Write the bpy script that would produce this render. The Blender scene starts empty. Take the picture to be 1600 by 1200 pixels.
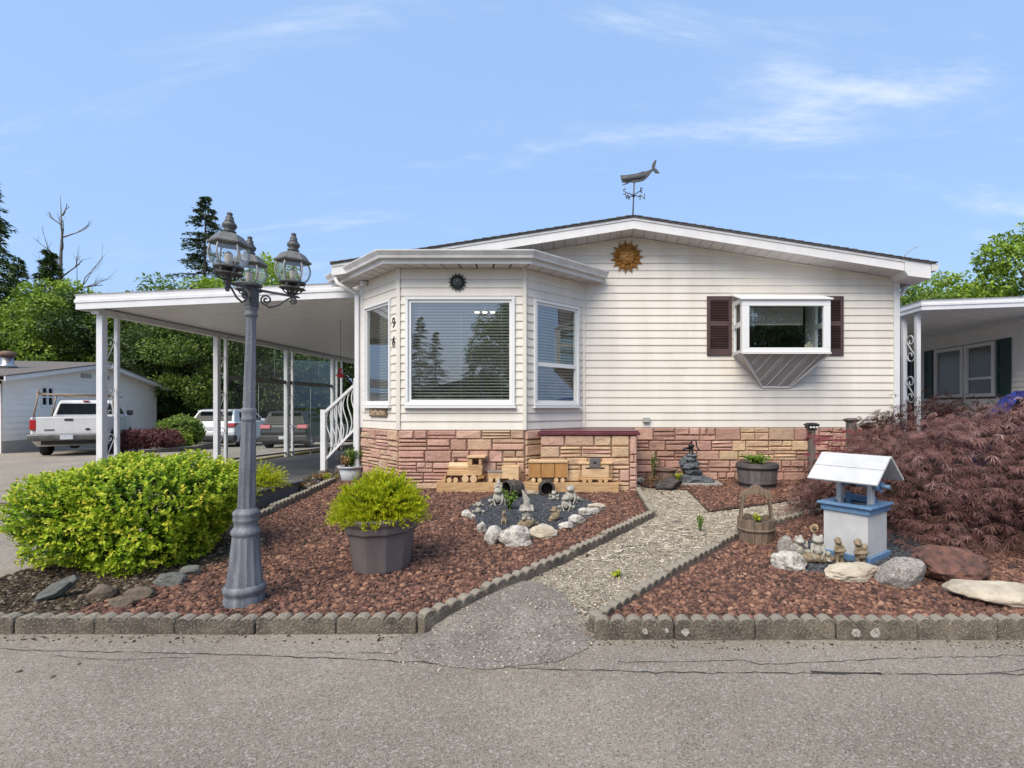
import bpy, bmesh, math, random
import numpy as np
from mathutils import Vector, Matrix

# ------------------------------------------------------------------ camera, sky, sun, exposure
scene = bpy.context.scene
C = scene.collection
EYE = 1.45                       # eye height in metres
FPX, CX, CY = 800.0, 910.0, 636.0   # focal length and principal point measured in the photograph (1600 px wide)
cam_data = bpy.data.cameras.new("camera")
cam_data.sensor_width = 36.0
cam_data.lens = 36.0 * FPX / 1600.0
cam_data.shift_x = -(CX - 800.0) / 1600.0
cam_data.shift_y = (CY - 600.0) / 1600.0
cam_data.clip_start = 0.05
cam_data.clip_end = 6000
cam = bpy.data.objects.new("camera", cam_data)
cam.location = (0, 0, EYE)
cam.rotation_euler = (math.radians(90), 0, 0)
C.objects.link(cam)
scene.camera = cam

SUN_EL, SUN_AZ = math.radians(50), math.radians(207)   # azimuth clockwise from +Y (the way the camera looks)
world = bpy.data.worlds.new("World")
scene.world = world
world.use_nodes = True
def build_sky():
    nt = world.node_tree
    nt.nodes.clear()
    N, L = nt.nodes.new, nt.links.new
    out = N("ShaderNodeOutputWorld"); bg = N("ShaderNodeBackground")
    sky = N("ShaderNodeTexSky"); sky.sky_type = 'NISHITA'; sky.sun_disc = False
    sky.sun_elevation = SUN_EL; sky.sun_rotation = SUN_AZ
    sky.air_density = 1.0; sky.dust_density = 3.0; sky.ozone_density = 1.5
    geo = N("ShaderNodeTexCoord")
    sep = N("ShaderNodeSeparateXYZ"); L(geo.outputs['Generated'], sep.inputs[0])
    zz = N("ShaderNodeMath"); zz.operation = 'ADD'; zz.inputs[1].default_value = 0.22; L(sep.outputs['Z'], zz.inputs[0])
    zc = N("ShaderNodeMath"); zc.operation = 'MAXIMUM'; zc.inputs[1].default_value = 0.12; L(zz.outputs[0], zc.inputs[0])
    dx = N("ShaderNodeMath"); dx.operation = 'DIVIDE'; L(sep.outputs['X'], dx.inputs[0]); L(zc.outputs[0], dx.inputs[1])
    dy = N("ShaderNodeMath"); dy.operation = 'DIVIDE'; L(sep.outputs['Y'], dy.inputs[0]); L(zc.outputs[0], dy.inputs[1])
    cmb = N("ShaderNodeCombineXYZ"); L(dx.outputs[0], cmb.inputs[0]); L(dy.outputs[0], cmb.inputs[1])
    mp = N("ShaderNodeMapping"); mp.inputs['Rotation'].default_value = (0, 0, math.radians(-14)); mp.inputs['Scale'].default_value = (0.8, 2.4, 1); mp.inputs['Location'].default_value = SKY_OFF
    L(cmb.outputs[0], mp.inputs[0])
    n1 = N("ShaderNodeTexNoise"); n1.inputs['Scale'].default_value = 1.35; n1.inputs['Detail'].default_value = 9; n1.inputs['Roughness'].default_value = 0.62; n1.inputs['Distortion'].default_value = 0.6
    L(mp.outputs[0], n1.inputs['Vector'])
    r1 = N("ShaderNodeMapRange"); r1.inputs['From Min'].default_value = 0.50; r1.inputs['From Max'].default_value = 0.74; r1.interpolation_type = 'SMOOTHSTEP'
    L(n1.outputs['Fac'], r1.inputs['Value'])
    n2 = N("ShaderNodeTexNoise"); n2.inputs['Scale'].default_value = 5.0; n2.inputs['Detail'].default_value = 6; n2.inputs['Roughness'].default_value = 0.6
    L(mp.outputs[0], n2.inputs['Vector'])
    r2 = N("ShaderNodeMapRange"); r2.inputs['From Min'].default_value = 0.33; r2.inputs['From Max'].default_value = 0.66
    L(n2.outputs['Fac'], r2.inputs['Value'])
    m = N("ShaderNodeMath"); m.operation = 'MULTIPLY'; L(r1.outputs[0], m.inputs[0]); L(r2.outputs[0], m.inputs[1])
    m2 = N("ShaderNodeMath"); m2.operation = 'MULTIPLY'; m2.inputs[1].default_value = 0.62; L(m.outputs[0], m2.inputs[0])
    # thin bright veil that a clear summer sky with cirrus has: lifts and whitens the blue everywhere alike
    veil = N("ShaderNodeMixRGB"); veil.blend_type = 'MIX'; veil.inputs[0].default_value = SKY_VEIL; veil.inputs[2].default_value = SKY_VEIL_COL
    L(sky.outputs[0], veil.inputs[1])
    mix = N("ShaderNodeMixRGB"); mix.inputs[2].default_value = CLOUD_COL
    L(m2.outputs[0], mix.inputs[0]); L(veil.outputs[0], mix.inputs[1])
    L(mix.outputs[0], bg.inputs['Color']); bg.inputs['Strength'].default_value = SKY_STRENGTH
    L(bg.outputs[0], out.inputs['Surface'])
SKY_OFF = (7.7, 2.2, 0)
SKY_STRENGTH = 0.068
SKY_VEIL = 0.62
SKY_VEIL_COL = (2.4, 3.8, 6.25, 1)
CLOUD_COL = (5.2, 5.5, 6.0, 1)
build_sky()

sun_data = bpy.data.lights.new("sun", 'SUN')
sun_data.energy = 1.5
sun_data.angle = math.radians(42)
sun_data.color = (1.0, 0.91, 0.78)
sun = bpy.data.objects.new("sun", sun_data)
C.objects.link(sun)
_d = Vector((math.sin(SUN_AZ) * math.cos(SUN_EL), math.cos(SUN_AZ) * math.cos(SUN_EL), math.sin(SUN_EL)))
sun.rotation_euler = _d.to_track_quat('Z', 'Y').to_euler()
sun.location = (0, -5, 20)

vs = scene.view_settings
vs.view_transform = 'Standard'; vs.look = 'None'; vs.gamma = 1.0; vs.use_curve_mapping = False
vs.exposure = 1.5
scene.cycles.max_bounces = 8; scene.cycles.diffuse_bounces = 4; scene.cycles.transparent_max_bounces = 16; scene.cycles.glossy_bounces = 3

# ------------------------------------------------------------------ helpers
RND = random.Random(96)
Z = Vector((0, 0, 1))

def at(u, v, Y):
    """the place at distance Y that was measured at pixel (u, v) of the photograph"""
    return Vector(((u - CX) * Y / FPX, Y, EYE - (v - CY) * Y / FPX))

def bed_z(x, y):
    return 0.075 + 0.032 * max(0.0, min(y, 8.7) - 3.3)

def drive_z(x, y):
    return -0.035 * max(0.0, y - 15.0) if y < 45 else -1.05

def on_bed(u, v):
    """point of the garden ground seen at a pixel"""
    y = 5.0
    for _ in range(30):
        y = FPX * (EYE - bed_z(0, y)) / (v - CY)
    return Vector(((u - CX) * y / FPX, y, bed_z(0, y)))

def wm(o):
    m = Matrix.LocRotScale(o.location, o.rotation_euler, o.scale)
    if o.parent:
        m = wm(o.parent) @ o.matrix_parent_inverse @ m
    return m

class MB:
    """collects faces of one mesh"""
    def __init__(self):
        self.v, self.f, self.s = [], [], []
    def add(self, vs, fs, smooth=False):
        b = len(self.v)
        self.v.extend([tuple(p) for p in vs])
        self.f.extend([tuple(i + b for i in f) for f in fs])
        self.s.extend([smooth] * len(fs))
        return self
    def box(self, x0, x1, y0, y1, z0, z1):
        return self.add([(x0,y0,z0),(x1,y0,z0),(x1,y1,z0),(x0,y1,z0),(x0,y0,z1),(x1,y0,z1),(x1,y1,z1),(x0,y1,z1)],
                        [(0,3,2,1),(4,5,6,7),(0,1,5,4),(1,2,6,5),(2,3,7,6),(3,0,4,7)])
    def obox(self, c, ax, ay, az):
        c, ax, ay, az = Vector(c), Vector(ax), Vector(ay), Vector(az)
        p = [c + sx*ax + sy*ay + sz*az for sz in (-1,1) for (sx, sy) in ((-1,-1),(1,-1),(1,1),(-1,1))]
        return self.add(p, [(0,3,2,1),(4,5,6,7),(0,1,5,4),(1,2,6,5),(2,3,7,6),(3,0,4,7)])
    def bar(self, p, q, w, h, up=Z):
        p, q = Vector(p), Vector(q)
        d = (q - p); l = d.length; d.normalize()
        s = d.cross(Vector(up))
        if s.length < 1e-5: s = d.cross(Vector((1, 0, 0)))
        s.normalize(); t = s.cross(d)
        return self.obox((p + q) / 2, d * l / 2, s * w / 2, t * h / 2)
    def tube(self, pts, r, n=8, cap=True):
        pts = [Vector(p) for p in pts]
        m = len(pts)
        rs = r if isinstance(r, (list, tuple)) else [r] * m
        ref = None; vs = []
        for i, p in enumerate(pts):
            t = (pts[min(i + 1, m - 1)] - pts[max(i - 1, 0)])
            if t.length < 1e-9: t = Vector((0, 0, 1))
            t.normalize()
            if ref is None:
                ref = t.orthogonal().normalized()
            ref = (ref - t * ref.dot(t))
            if ref.length < 1e-6: ref = t.orthogonal()
            ref.normalize()
            b = t.cross(ref)
            for k in range(n):
                a = 2 * math.pi * k / n
                vs.append(p + (ref * math.cos(a) + b * math.sin(a)) * rs[i])
        fs = [(i*n + k, i*n + (k+1) % n, (i+1)*n + (k+1) % n, (i+1)*n + k) for i in range(m - 1) for k in range(n)]
        self.add(vs, fs, True)
        if cap:
            b = len(self.v) - m * n
            self.f.append(tuple(b + k for k in reversed(range(n)))); self.s.append(False)
            self.f.append(tuple(b + (m-1)*n + k for k in range(n))); self.s.append(False)
        return self
    def lathe(self, prof, c=(0,0,0), n=16, mat=None, smooth=True, phase=0.0, cap=True):
        c = Vector(c); vs = []
        for (r, z) in prof:
            for k in range(n):
                a = 2 * math.pi * (k + phase) / n
                p = Vector((r * math.cos(a), r * math.sin(a), z))
                if mat is not None: p = mat @ p
                vs.append(p + c)
        m = len(prof)
        fs = [(i*n + k, i*n + (k+1) % n, (i+1)*n + (k+1) % n, (i+1)*n + k) for i in range(m - 1) for k in range(n)]
        self.add(vs, fs, smooth)
        if cap:
            b = len(self.v) - m * n
            self.f.append(tuple(b + k for k in reversed(range(n)))); self.s.append(False)
            self.f.append(tuple(b + (m-1)*n + k for k in range(n))); self.s.append(False)
        return self
    def prism(self, poly, o, ux, uy, d):
        """2-D outline in the plane (ux, uy) through o, pushed along d"""
        o, ux, uy, d = Vector(o), Vector(ux), Vector(uy), Vector(d)
        n = len(poly)
        a = [o + ux * p[0] + uy * p[1] for p in poly]
        vs = a + [p + d for p in a]
        fs = [tuple(reversed(range(n))), tuple(range(n, 2*n))]
        fs += [(i, (i+1) % n, n + (i+1) % n, n + i) for i in range(n)]
        return self.add(vs, fs)
    def quad(self, a, b, c, d):
        return self.add([a, b, c, d], [(0, 1, 2, 3)])
    def loft(self, secs, closed=True, smooth=False, caps=True):
        n = len(secs[0]); vs = [p for s in secs for p in s]
        kk = n if closed else n - 1
        fs = [(i*n + k, i*n + (k+1) % n, (i+1)*n + (k+1) % n, (i+1)*n + k) for i in range(len(secs)-1) for k in range(kk)]
        self.add(vs, fs, smooth)
        if caps and closed:
            b = len(self.v) - len(vs)
            self.f.append(tuple(b + k for k in reversed(range(n)))); self.s.append(False)
            self.f.append(tuple(b + (len(secs)-1)*n + k for k in range(n))); self.s.append(False)
        return self
    def sweep(self, path, prof, closed=False, smooth=False):
        """profile (d outward to the right of travel, z) mitred along a 2-D path; path points may carry z"""
        pts = [Vector((p[0], p[1])) for p in path]; zs = [p[2] if len(p) > 2 else 0.0 for p in path]
        m = len(pts); secs = []
        for i in range(m):
            a = (pts[i] - pts[i-1]).normalized() if (i > 0 or closed) else None
            b = (pts[(i+1) % m] - pts[i]).normalized() if (i < m-1 or closed) else None
            if a is None: a = b
            if b is None: b = a
            na, nb = Vector((a.y, -a.x)), Vector((b.y, -b.x))
            nn = (na + nb); nn.normalize(); k = 1.0 / max(0.35, nn.dot(na))
            secs.append([(pts[i].x + nn.x*d*k, pts[i].y + nn.y*d*k, zs[i] + z) for d, z in prof])
        return self.loft(secs, True, smooth)
    def build(self, name, mat, parent=None, local=False, bevel=0, seg=1):
        me = bpy.data.meshes.new(name)
        me.from_pydata(self.v, [], self.f)
        me.polygons.foreach_set('use_smooth', self.s)
        me.validate()
        bm = bmesh.new(); bm.from_mesh(me)
        bmesh.ops.recalc_face_normals(bm, faces=bm.faces)
        if bevel:
            ed = [e for e in bm.edges if len(e.link_faces) == 2 and e.calc_face_angle(0) > 0.5]
            bmesh.ops.bevel(bm, geom=ed, offset=bevel, segments=seg, affect='EDGES', profile=0.6, clamp_overlap=True)
        bm.to_mesh(me); bm.free()
        me.materials.append(mat)
        return put(name, me, parent, local)

def put(name, me, parent=None, local=False):
    o = bpy.data.objects.new(name, me)
    C.objects.link(o)
    if parent is not None:
        o.parent = parent
        if not local:
            o.matrix_parent_inverse = wm(parent).inverted()
    return o

def tag(o, label, cat, group=None, kind=None):
    if label: o['label'] = label
    if cat: o['category'] = cat
    if group: o['group'] = group
    if kind: o['kind'] = kind
    return o

def thing(name, label, cat, loc=(0,0,0), rz=0.0, group=None):
    o = bpy.data.objects.new(name, None)
    C.objects.link(o)
    o.empty_display_size = 0.1
    o.location = loc; o.rotation_euler = (0, 0, rz)
    return tag(o, label, cat, group)

def copy_tree(o, parent=None):
    kids = [k for k in o.children]
    c = o.copy(); C.objects.link(c)
    if parent is not None: c.parent = parent
    for k in kids: copy_tree(k, c)
    return c

def struct(o): o['kind'] = 'structure'; return o
def stuff(o): o['kind'] = 'stuff'; return o

# ------------------------------------------------------------------ materials
def lin(r, g, b):
    f = lambda c: ((c/255.0 + 0.055) / 1.055) ** 2.4 if c/255.0 > 0.04045 else c/255.0/12.92
    return (f(r), f(g), f(b))

def mat(name, c, c2=None, scale=6.0, rough=0.6, bump=0.0, bscale=60.0, metal=0.0, var=0.0, hue=0.0, speck=None, coat=0.0, stretch=None, spec=0.5, detail=5, lo=0.35, hi=0.65, emit=None):
    m = bpy.data.materials.new(name); m.use_nodes = True
    nt = m.node_tree; N, L = nt.nodes.new, nt.links.new
    p = nt.nodes['Principled BSDF']
    tc = N('ShaderNodeTexCoord'); vec = tc.outputs['Object']
    if stretch:
        mp = N('ShaderNodeMapping'); mp.inputs['Scale'].default_value = stretch; L(vec, mp.inputs[0]); vec = mp.outputs[0]
    col = None
    if c2 is not None:
        n = N('ShaderNodeTexNoise'); n.inputs['Scale'].default_value = scale; n.inputs['Detail'].default_value = detail; n.inputs['Roughness'].default_value = 0.6; L(vec, n.inputs['Vector'])
        mr = N('ShaderNodeMapRange'); mr.inputs['From Min'].default_value = lo; mr.inputs['From Max'].default_value = hi; L(n.outputs['Fac'], mr.inputs['Value'])
        mx = N('ShaderNodeMixRGB'); mx.inputs[1].default_value = (*c, 1); mx.inputs[2].default_value = (*c2, 1); L(mr.outputs[0], mx.inputs[0]); col = mx.outputs[0]
    else:
        rgb = N('ShaderNodeRGB'); rgb.outputs[0].default_value = (*c, 1); col = rgb.outputs[0]
    if speck:
        for (sc, ss, th, amt) in speck:
            vz = N('ShaderNodeTexVoronoi'); vz.inputs['Scale'].default_value = ss; L(tc.outputs['Object'], vz.inputs['Vector'])
            w = N('ShaderNodeRGBToBW'); L(vz.outputs['Color'], w.inputs[0])
            g = N('ShaderNodeMath'); g.operation = 'GREATER_THAN'; g.inputs[1].default_value = th; L(w.outputs[0], g.inputs[0])
            g2 = N('ShaderNodeMath'); g2.operation = 'MULTIPLY'; g2.inputs[1].default_value = amt; L(g.outputs[0], g2.inputs[0])
            mx = N('ShaderNodeMixRGB'); mx.inputs[2].default_value = (*sc, 1); L(g2.outputs[0], mx.inputs[0]); L(col, mx.inputs[1]); col = mx.outputs[0]
    if var or hue:
        oi = N('ShaderNodeObjectInfo'); hs = N('ShaderNodeHueSaturation')
        a = N('ShaderNodeMapRange'); a.inputs['To Min'].default_value = 1 - var; a.inputs['To Max'].default_value = 1 + var; L(oi.outputs['Random'], a.inputs['Value']); L(a.outputs[0], hs.inputs['Value'])
        if hue:
            mu = N('ShaderNodeMath'); mu.operation = 'MULTIPLY'; mu.inputs[1].default_value = 7.31; L(oi.outputs['Random'], mu.inputs[0])
            fr = N('ShaderNodeMath'); fr.operation = 'FRACT'; L(mu.outputs[0], fr.inputs[0])
            b = N('ShaderNodeMapRange'); b.inputs['To Min'].default_value = 0.5 - hue; b.inputs['To Max'].default_value = 0.5 + hue; L(fr.outputs[0], b.inputs['Value']); L(b.outputs[0], hs.inputs['Hue'])
        L(col, hs.inputs['Color']); col = hs.outputs[0]
    L(col, p.inputs['Base Color'])
    p.inputs['Roughness'].default_value = rough; p.inputs['Metallic'].default_value = metal
    p.inputs['Specular IOR Level'].default_value = spec
    if coat: p.inputs['Coat Weight'].default_value = coat; p.inputs['Coat Roughness'].default_value = 0.05
    if bump:
        n = N('ShaderNodeTexNoise'); n.inputs['Scale'].default_value = bscale; n.inputs['Detail'].default_value = 6; n.inputs['Roughness'].default_value = 0.65; L(vec, n.inputs['Vector'])
        b = N('ShaderNodeBump'); b.inputs['Strength'].default_value = bump; b.inputs['Distance'].default_value = 0.02; L(n.outputs['Fac'], b.inputs['Height']); L(b.outputs[0], p.inputs['Normal'])
    if emit:
        p.inputs['Emission Color'].default_value = (*emit[0], 1); p.inputs['Emission Strength'].default_value = emit[1]
    return m

def leaf_mat(name, cols, trans=0.25, rough=0.45, spec=0.35):
    """leaf colour follows the tone number stored on every leaf"""
    m = bpy.data.materials.new(name); m.use_nodes = True
    nt = m.node_tree; N, L = nt.nodes.new, nt.links.new
    p = nt.nodes['Principled BSDF']; out = nt.nodes['Material Output']
    a = N('ShaderNodeAttribute'); a.attribute_name = 'tone_val'
    cr = N('ShaderNodeValToRGB'); el = cr.color_ramp.elements
    el[0].position = 0.0; el[0].color = (*cols[0], 1); el[1].position = 1.0; el[1].color = (*cols[-1], 1)
    for i, c in enumerate(cols[1:-1]):
        e = el.new((i + 1) / (len(cols) - 1)); e.color = (*c, 1)
    L(a.outputs['Fac'], cr.inputs[0])
    L(cr.outputs[0], p.inputs['Base Color']); p.inputs['Roughness'].default_value = rough; p.inputs['Specular IOR Level'].default_value = spec
    if trans:
        t = N('ShaderNodeBsdfTranslucent'); L(cr.outputs[0], t.inputs['Color'])
        mx = N('ShaderNodeMixShader'); mx.inputs[0].default_value = trans; L(p.outputs[0], mx.inputs[1]); L(t.outputs[0], mx.inputs[2]); L(mx.outputs[0], out.inputs['Surface'])
    return m

def glass_mat(name, tint=(0.9, 0.95, 0.93), refl=0.12, rough=0.0):
    m = bpy.data.materials.new(name); m.use_nodes = True
    nt = m.node_tree; N, L = nt.nodes.new, nt.links.new
    nt.nodes.remove(nt.nodes['Principled BSDF']); out = nt.nodes['Material Output']
    t = N('ShaderNodeBsdfTransparent'); t.inputs[0].default_value = (*tint, 1)
    g = N('ShaderNodeBsdfGlossy'); g.inputs['Roughness'].default_value = rough; g.inputs[0].default_value = (0.95, 0.97, 1, 1)
    lw = N('ShaderNodeLayerWeight'); lw.inputs['Blend'].default_value = 0.5
    pw = N('ShaderNodeMath'); pw.operation = 'POWER'; pw.inputs[1].default_value = 5.0; L(lw.outputs['Facing'], pw.inputs[0])
    ad = N('ShaderNodeMath'); ad.operation = 'MULTIPLY_ADD'; ad.use_clamp = True; ad.inputs[1].default_value = 0.9; ad.inputs[2].default_value = refl; L(pw.outputs[0], ad.inputs[0])
    mx = N('ShaderNodeMixShader'); L(ad.outputs[0], mx.inputs[0]); L(t.outputs[0], mx.inputs[1]); L(g.outputs[0], mx.inputs[2]); L(mx.outputs[0], out.inputs['Surface'])
    return m

MT = {}
MT['siding'] = mat('cream vinyl siding', (0.635, 0.588, 0.513), (0.70, 0.655, 0.58), 1.6, 0.5, 0.12, 9, var=0.03, stretch=(2.2, 2.2, 0.35), detail=7)
MT['sidingwhite'] = mat('white vinyl siding', (0.80, 0.77, 0.72), (0.76, 0.73, 0.68), 2, 0.5, var=0.02)
MT['white'] = mat('white painted metal', (0.68, 0.68, 0.68), (0.62, 0.62, 0.63), 4, 0.4)
MT['gutter'] = mat('weathered gutter aluminium', (0.66, 0.65, 0.635), (0.52, 0.51, 0.50), 5, 0.4)
MT['fascia'] = mat('fascia board paint', (0.68, 0.67, 0.66), (0.62, 0.61, 0.60), 4, 0.5)
MT['soffit'] = mat('soffit vinyl', (0.62, 0.60, 0.58), (0.58, 0.56, 0.55), 5, 0.6, var=0.03)
MT['vinylwhite'] = mat('white window vinyl', (0.70, 0.70, 0.69), None, 4, 0.35)
MT['underpanel'] = mat('grey under panel metal', (0.36, 0.335, 0.325), (0.40, 0.375, 0.36), 5, 0.5)
MT['glass'] = glass_mat('window glass', (0.85, 0.90, 0.87), 0.20)
MT['clear'] = glass_mat('clear plastic panel', (0.86, 0.90, 0.89), 0.05)
MT['lampglass'] = glass_mat('lantern glass', (0.93, 0.95, 0.96), 0.12)
MT['blind'] = mat('white blind slats', (0.58, 0.58, 0.56), None, 5, 0.5)
MT['room'] = mat('dim room paint', (0.22, 0.20, 0.17), None, 5, 0.9)
MT['shutter'] = mat('brown vinyl shutter', (0.062, 0.032, 0.030), (0.075, 0.042, 0.04), 6, 0.5)
MT['shingle'] = mat('grey asphalt shingles', (0.09, 0.085, 0.085), (0.16, 0.15, 0.145), 14, 0.9, 0.4, 120, var=0.25)
MT['shinglebrown'] = mat('brown grey shingles', (0.10, 0.085, 0.075), (0.17, 0.145, 0.125), 14, 0.9, 0.4, 120)
MT['maroon'] = mat('maroon painted lid', (0.10, 0.022, 0.03), (0.13, 0.03, 0.04), 5, 0.4)
def stone_mat(n, a, b): return mat(n, a, b, 13, 0.9, 1.0, 30, var=0.10, hue=0.008)
MT['st_pink'] = stone_mat('pink skirting stone', (0.56, 0.355, 0.275), (0.46, 0.28, 0.21))
MT['st_rose'] = stone_mat('rose skirting stone', (0.50, 0.30, 0.228), (0.41, 0.235, 0.175))
MT['st_tan'] = stone_mat('tan skirting stone', (0.60, 0.42, 0.265), (0.50, 0.33, 0.205))
MT['st_cream'] = stone_mat('cream skirting stone', (0.53, 0.38, 0.25), (0.45, 0.30, 0.20))
MT['st_brown'] = stone_mat('brown rose skirting stone', (0.40, 0.232, 0.175), (0.32, 0.178, 0.133))
MT['mortar'] = mat('skirting joint', (0.38, 0.25, 0.195), (0.31, 0.195, 0.15), 8, 0.95)
MT['asphalt'] = mat('worn grey asphalt', (0.235, 0.195, 0.15), (0.40, 0.342, 0.268), 0.75, 0.9, 0.8, 150, speck=[((0.47, 0.43, 0.37), 190, 0.68, 0.5), ((0.085, 0.08, 0.07), 150, 0.70, 0.55), ((0.52, 0.495, 0.45), 105, 0.83, 0.6)], spec=0.25, detail=9, lo=0.3, hi=0.7)
MT['asphalt_new'] = mat('dark apron asphalt', (0.19, 0.162, 0.13), (0.30, 0.262, 0.213), 4, 0.85, 0.8, 120, speck=[((0.36, 0.325, 0.28), 120, 0.62, 0.40), ((0.55, 0.53, 0.50), 95, 0.82, 0.6), ((0.03,0.03,0.03), 105, 0.70, 0.5)], spec=0.3)
MT['asphalt_car'] = mat('carport floor asphalt', (0.075, 0.075, 0.077), (0.11, 0.11, 0.11), 1.5, 0.8, 0.3, 120, spec=0.3)  # newer asphalt, with the carport's shade also darkened into its colour
MT['crack'] = mat('dark crack', (0.035, 0.032, 0.028), None, 5, 1.0)  # dark tone of the worn cracks and the path joint
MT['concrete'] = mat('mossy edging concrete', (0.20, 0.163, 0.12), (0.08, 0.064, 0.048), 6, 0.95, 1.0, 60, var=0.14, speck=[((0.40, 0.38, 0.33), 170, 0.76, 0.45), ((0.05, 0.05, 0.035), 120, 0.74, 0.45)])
def pale_top(m, c, amt):  # mixes a paler colour into faces that point upwards
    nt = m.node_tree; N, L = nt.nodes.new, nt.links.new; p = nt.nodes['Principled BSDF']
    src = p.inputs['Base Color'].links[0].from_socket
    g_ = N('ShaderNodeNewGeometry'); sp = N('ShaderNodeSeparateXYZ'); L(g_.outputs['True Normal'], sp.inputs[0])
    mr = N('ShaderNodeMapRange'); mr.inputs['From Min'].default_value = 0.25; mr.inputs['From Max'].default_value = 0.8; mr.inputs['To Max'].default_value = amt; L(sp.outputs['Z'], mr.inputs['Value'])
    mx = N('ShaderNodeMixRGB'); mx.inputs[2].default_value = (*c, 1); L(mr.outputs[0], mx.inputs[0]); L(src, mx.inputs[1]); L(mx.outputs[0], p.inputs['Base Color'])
pale_top(MT['concrete'], (0.36, 0.32, 0.25), 0.65)
MT['lightconcrete'] = mat('light concrete edge', (0.42, 0.39, 0.33), (0.34, 0.31, 0.26), 6, 0.9, 0.4, 70)
MT['soil'] = mat('red brown soil', (0.045, 0.026, 0.02), (0.08, 0.042, 0.032), 20, 1.0, 0.6, 60)
MT['darksoil'] = mat('dark bed soil', (0.035, 0.03, 0.024), (0.07, 0.055, 0.04), 25, 1.0, 0.6, 60)
MT['path'] = mat('stamped path concrete', (0.33, 0.28, 0.21), (0.175, 0.145, 0.105), 9, 0.95, 1.0, 45, speck=[((0.50, 0.46, 0.38), 90, 0.68, 0.5), ((0.10, 0.085, 0.065), 80, 0.70, 0.6), ((0.33, 0.18, 0.09), 40, 0.84, 0.4)])
MT['lamppost'] = mat('blue grey cast lamp post', (0.08, 0.088, 0.108), (0.195, 0.203, 0.22), 16, 0.6, 0.3, 60, stretch=(1, 1, 0.10), speck=[((0.30, 0.30, 0.30), 120, 0.84, 0.4)], detail=8)
MT['lampiron'] = mat('dark grey lantern iron', (0.05, 0.054, 0.058), (0.09, 0.09, 0.09), 25, 0.55, 0.1, 80)
MT['lampcap'] = mat('weathered lantern cap', (0.15, 0.147, 0.142), (0.09, 0.09, 0.088), 20, 0.55, 0.1, 80)
MT['rib'] = mat('lantern rib metal', (0.34, 0.34, 0.33), None, 6, 0.4)
MT['bulb'] = mat('frosted bulb', (0.75, 0.66, 0.55), None, 6, 0.3)
MT['pot'] = mat('plum grey plastic pot', (0.105, 0.088, 0.088), (0.15, 0.125, 0.12), 5, 0.55, 0.1, 40, stretch=(1,1,.25))
MT['whitepot'] = mat('pale grey pot', (0.42, 0.43, 0.44), (0.33, 0.34, 0.35), 8, 0.6)
MT['blackpot'] = mat('black nursery pot', (0.018, 0.018, 0.018), None, 5, 0.5)
MT['trough'] = mat('charcoal planter trough', (0.07, 0.07, 0.078), (0.10, 0.10, 0.105), 6, 0.7, 0.3, 60)
MT['terra'] = mat('aged terracotta', (0.20, 0.115, 0.085), (0.13, 0.08, 0.06), 12, 0.85, 0.3, 60)
MT['wood'] = mat('fresh pine board', (0.58, 0.38, 0.195), (0.38, 0.22, 0.10), 5, 0.55, 0.15, 30, stretch=(1, 6, 9), var=0.08)
MT['woodpale'] = mat('pale pine', (0.66, 0.47, 0.28), (0.50, 0.32, 0.16), 5, 0.6, 0.1, 30, stretch=(1, 6, 9))
MT['cedar'] = mat('honey cedar boards', (0.43, 0.225, 0.075), (0.33, 0.155, 0.048), 5, 0.5, 0.15, 30, stretch=(9, 6, 1), var=0.1)
MT['oldwood'] = mat('weathered cedar staves', (0.24, 0.175, 0.12), (0.145, 0.105, 0.072), 10, 0.9, 0.6, 40, stretch=(3, 3, 0.5), var=0.12)
MT['greywood'] = mat('grey weathered staves', (0.155, 0.135, 0.13), (0.10, 0.088, 0.085), 12, 0.9, 0.5, 40, stretch=(3, 3, 0.5), var=0.12)
MT['postwood'] = mat('grey wooden post', (0.16, 0.13, 0.11), (0.10, 0.085, 0.07), 12, 0.9, 0.4, 40, stretch=(3, 3, 0.4))
MT['hoop'] = mat('dark barrel hoop', (0.04, 0.036, 0.038), (0.065, 0.055, 0.05), 20, 0.6)
MT['barrel'] = mat('dark barrel wood', (0.10, 0.082, 0.06), (0.055, 0.045, 0.034), 12, 0.85, 0.4, 40)
MT['black'] = mat('black iron', (0.012, 0.012, 0.013), None, 5, 0.45)
MT['vane'] = mat('grey weather vane metal', (0.045, 0.048, 0.052), (0.075, 0.072, 0.07), 12, 0.6)
MT['gold'] = mat('ochre ceramic sun', (0.42, 0.20, 0.035), (0.20, 0.085, 0.018), 14, 0.45, 0.5, 40)
MT['darksun'] = mat('dark green metal sun', (0.028, 0.042, 0.038), (0.05, 0.06, 0.055), 30, 0.4, metal=0.3)
MT['plaque'] = mat('carved wooden plaque', (0.21, 0.145, 0.09), (0.12, 0.075, 0.045), 25, 0.8, 0.5, 60)
MT['plaquecut'] = mat('pale carved letters', (0.50, 0.38, 0.25), None, 5, 0.8)
MT['statue'] = mat('weathered pale cast stone', (0.50, 0.475, 0.41), (0.215, 0.19, 0.145), 22, 0.9, 0.8, 70, detail=8, lo=0.33, hi=0.72)
MT['statue_tan'] = mat('tan cast stone', (0.37, 0.29, 0.185), (0.17, 0.125, 0.075), 22, 0.9, 0.8, 70, detail=8)
MT['rockwhite'] = mat('white quartz rock', (0.56, 0.525, 0.46), (0.17, 0.145, 0.115), 12, 0.9, 1.0, 35, detail=10, lo=0.44, hi=0.66)
MT['rockgrey'] = mat('grey granite rock', (0.36, 0.325, 0.285), (0.20, 0.175, 0.15), 30, 0.9, 0.8, 40, speck=[((0.52, 0.49, 0.45), 130, 0.66, 0.55), ((0.08,0.075,0.07), 120, 0.70, 0.5)])
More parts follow.
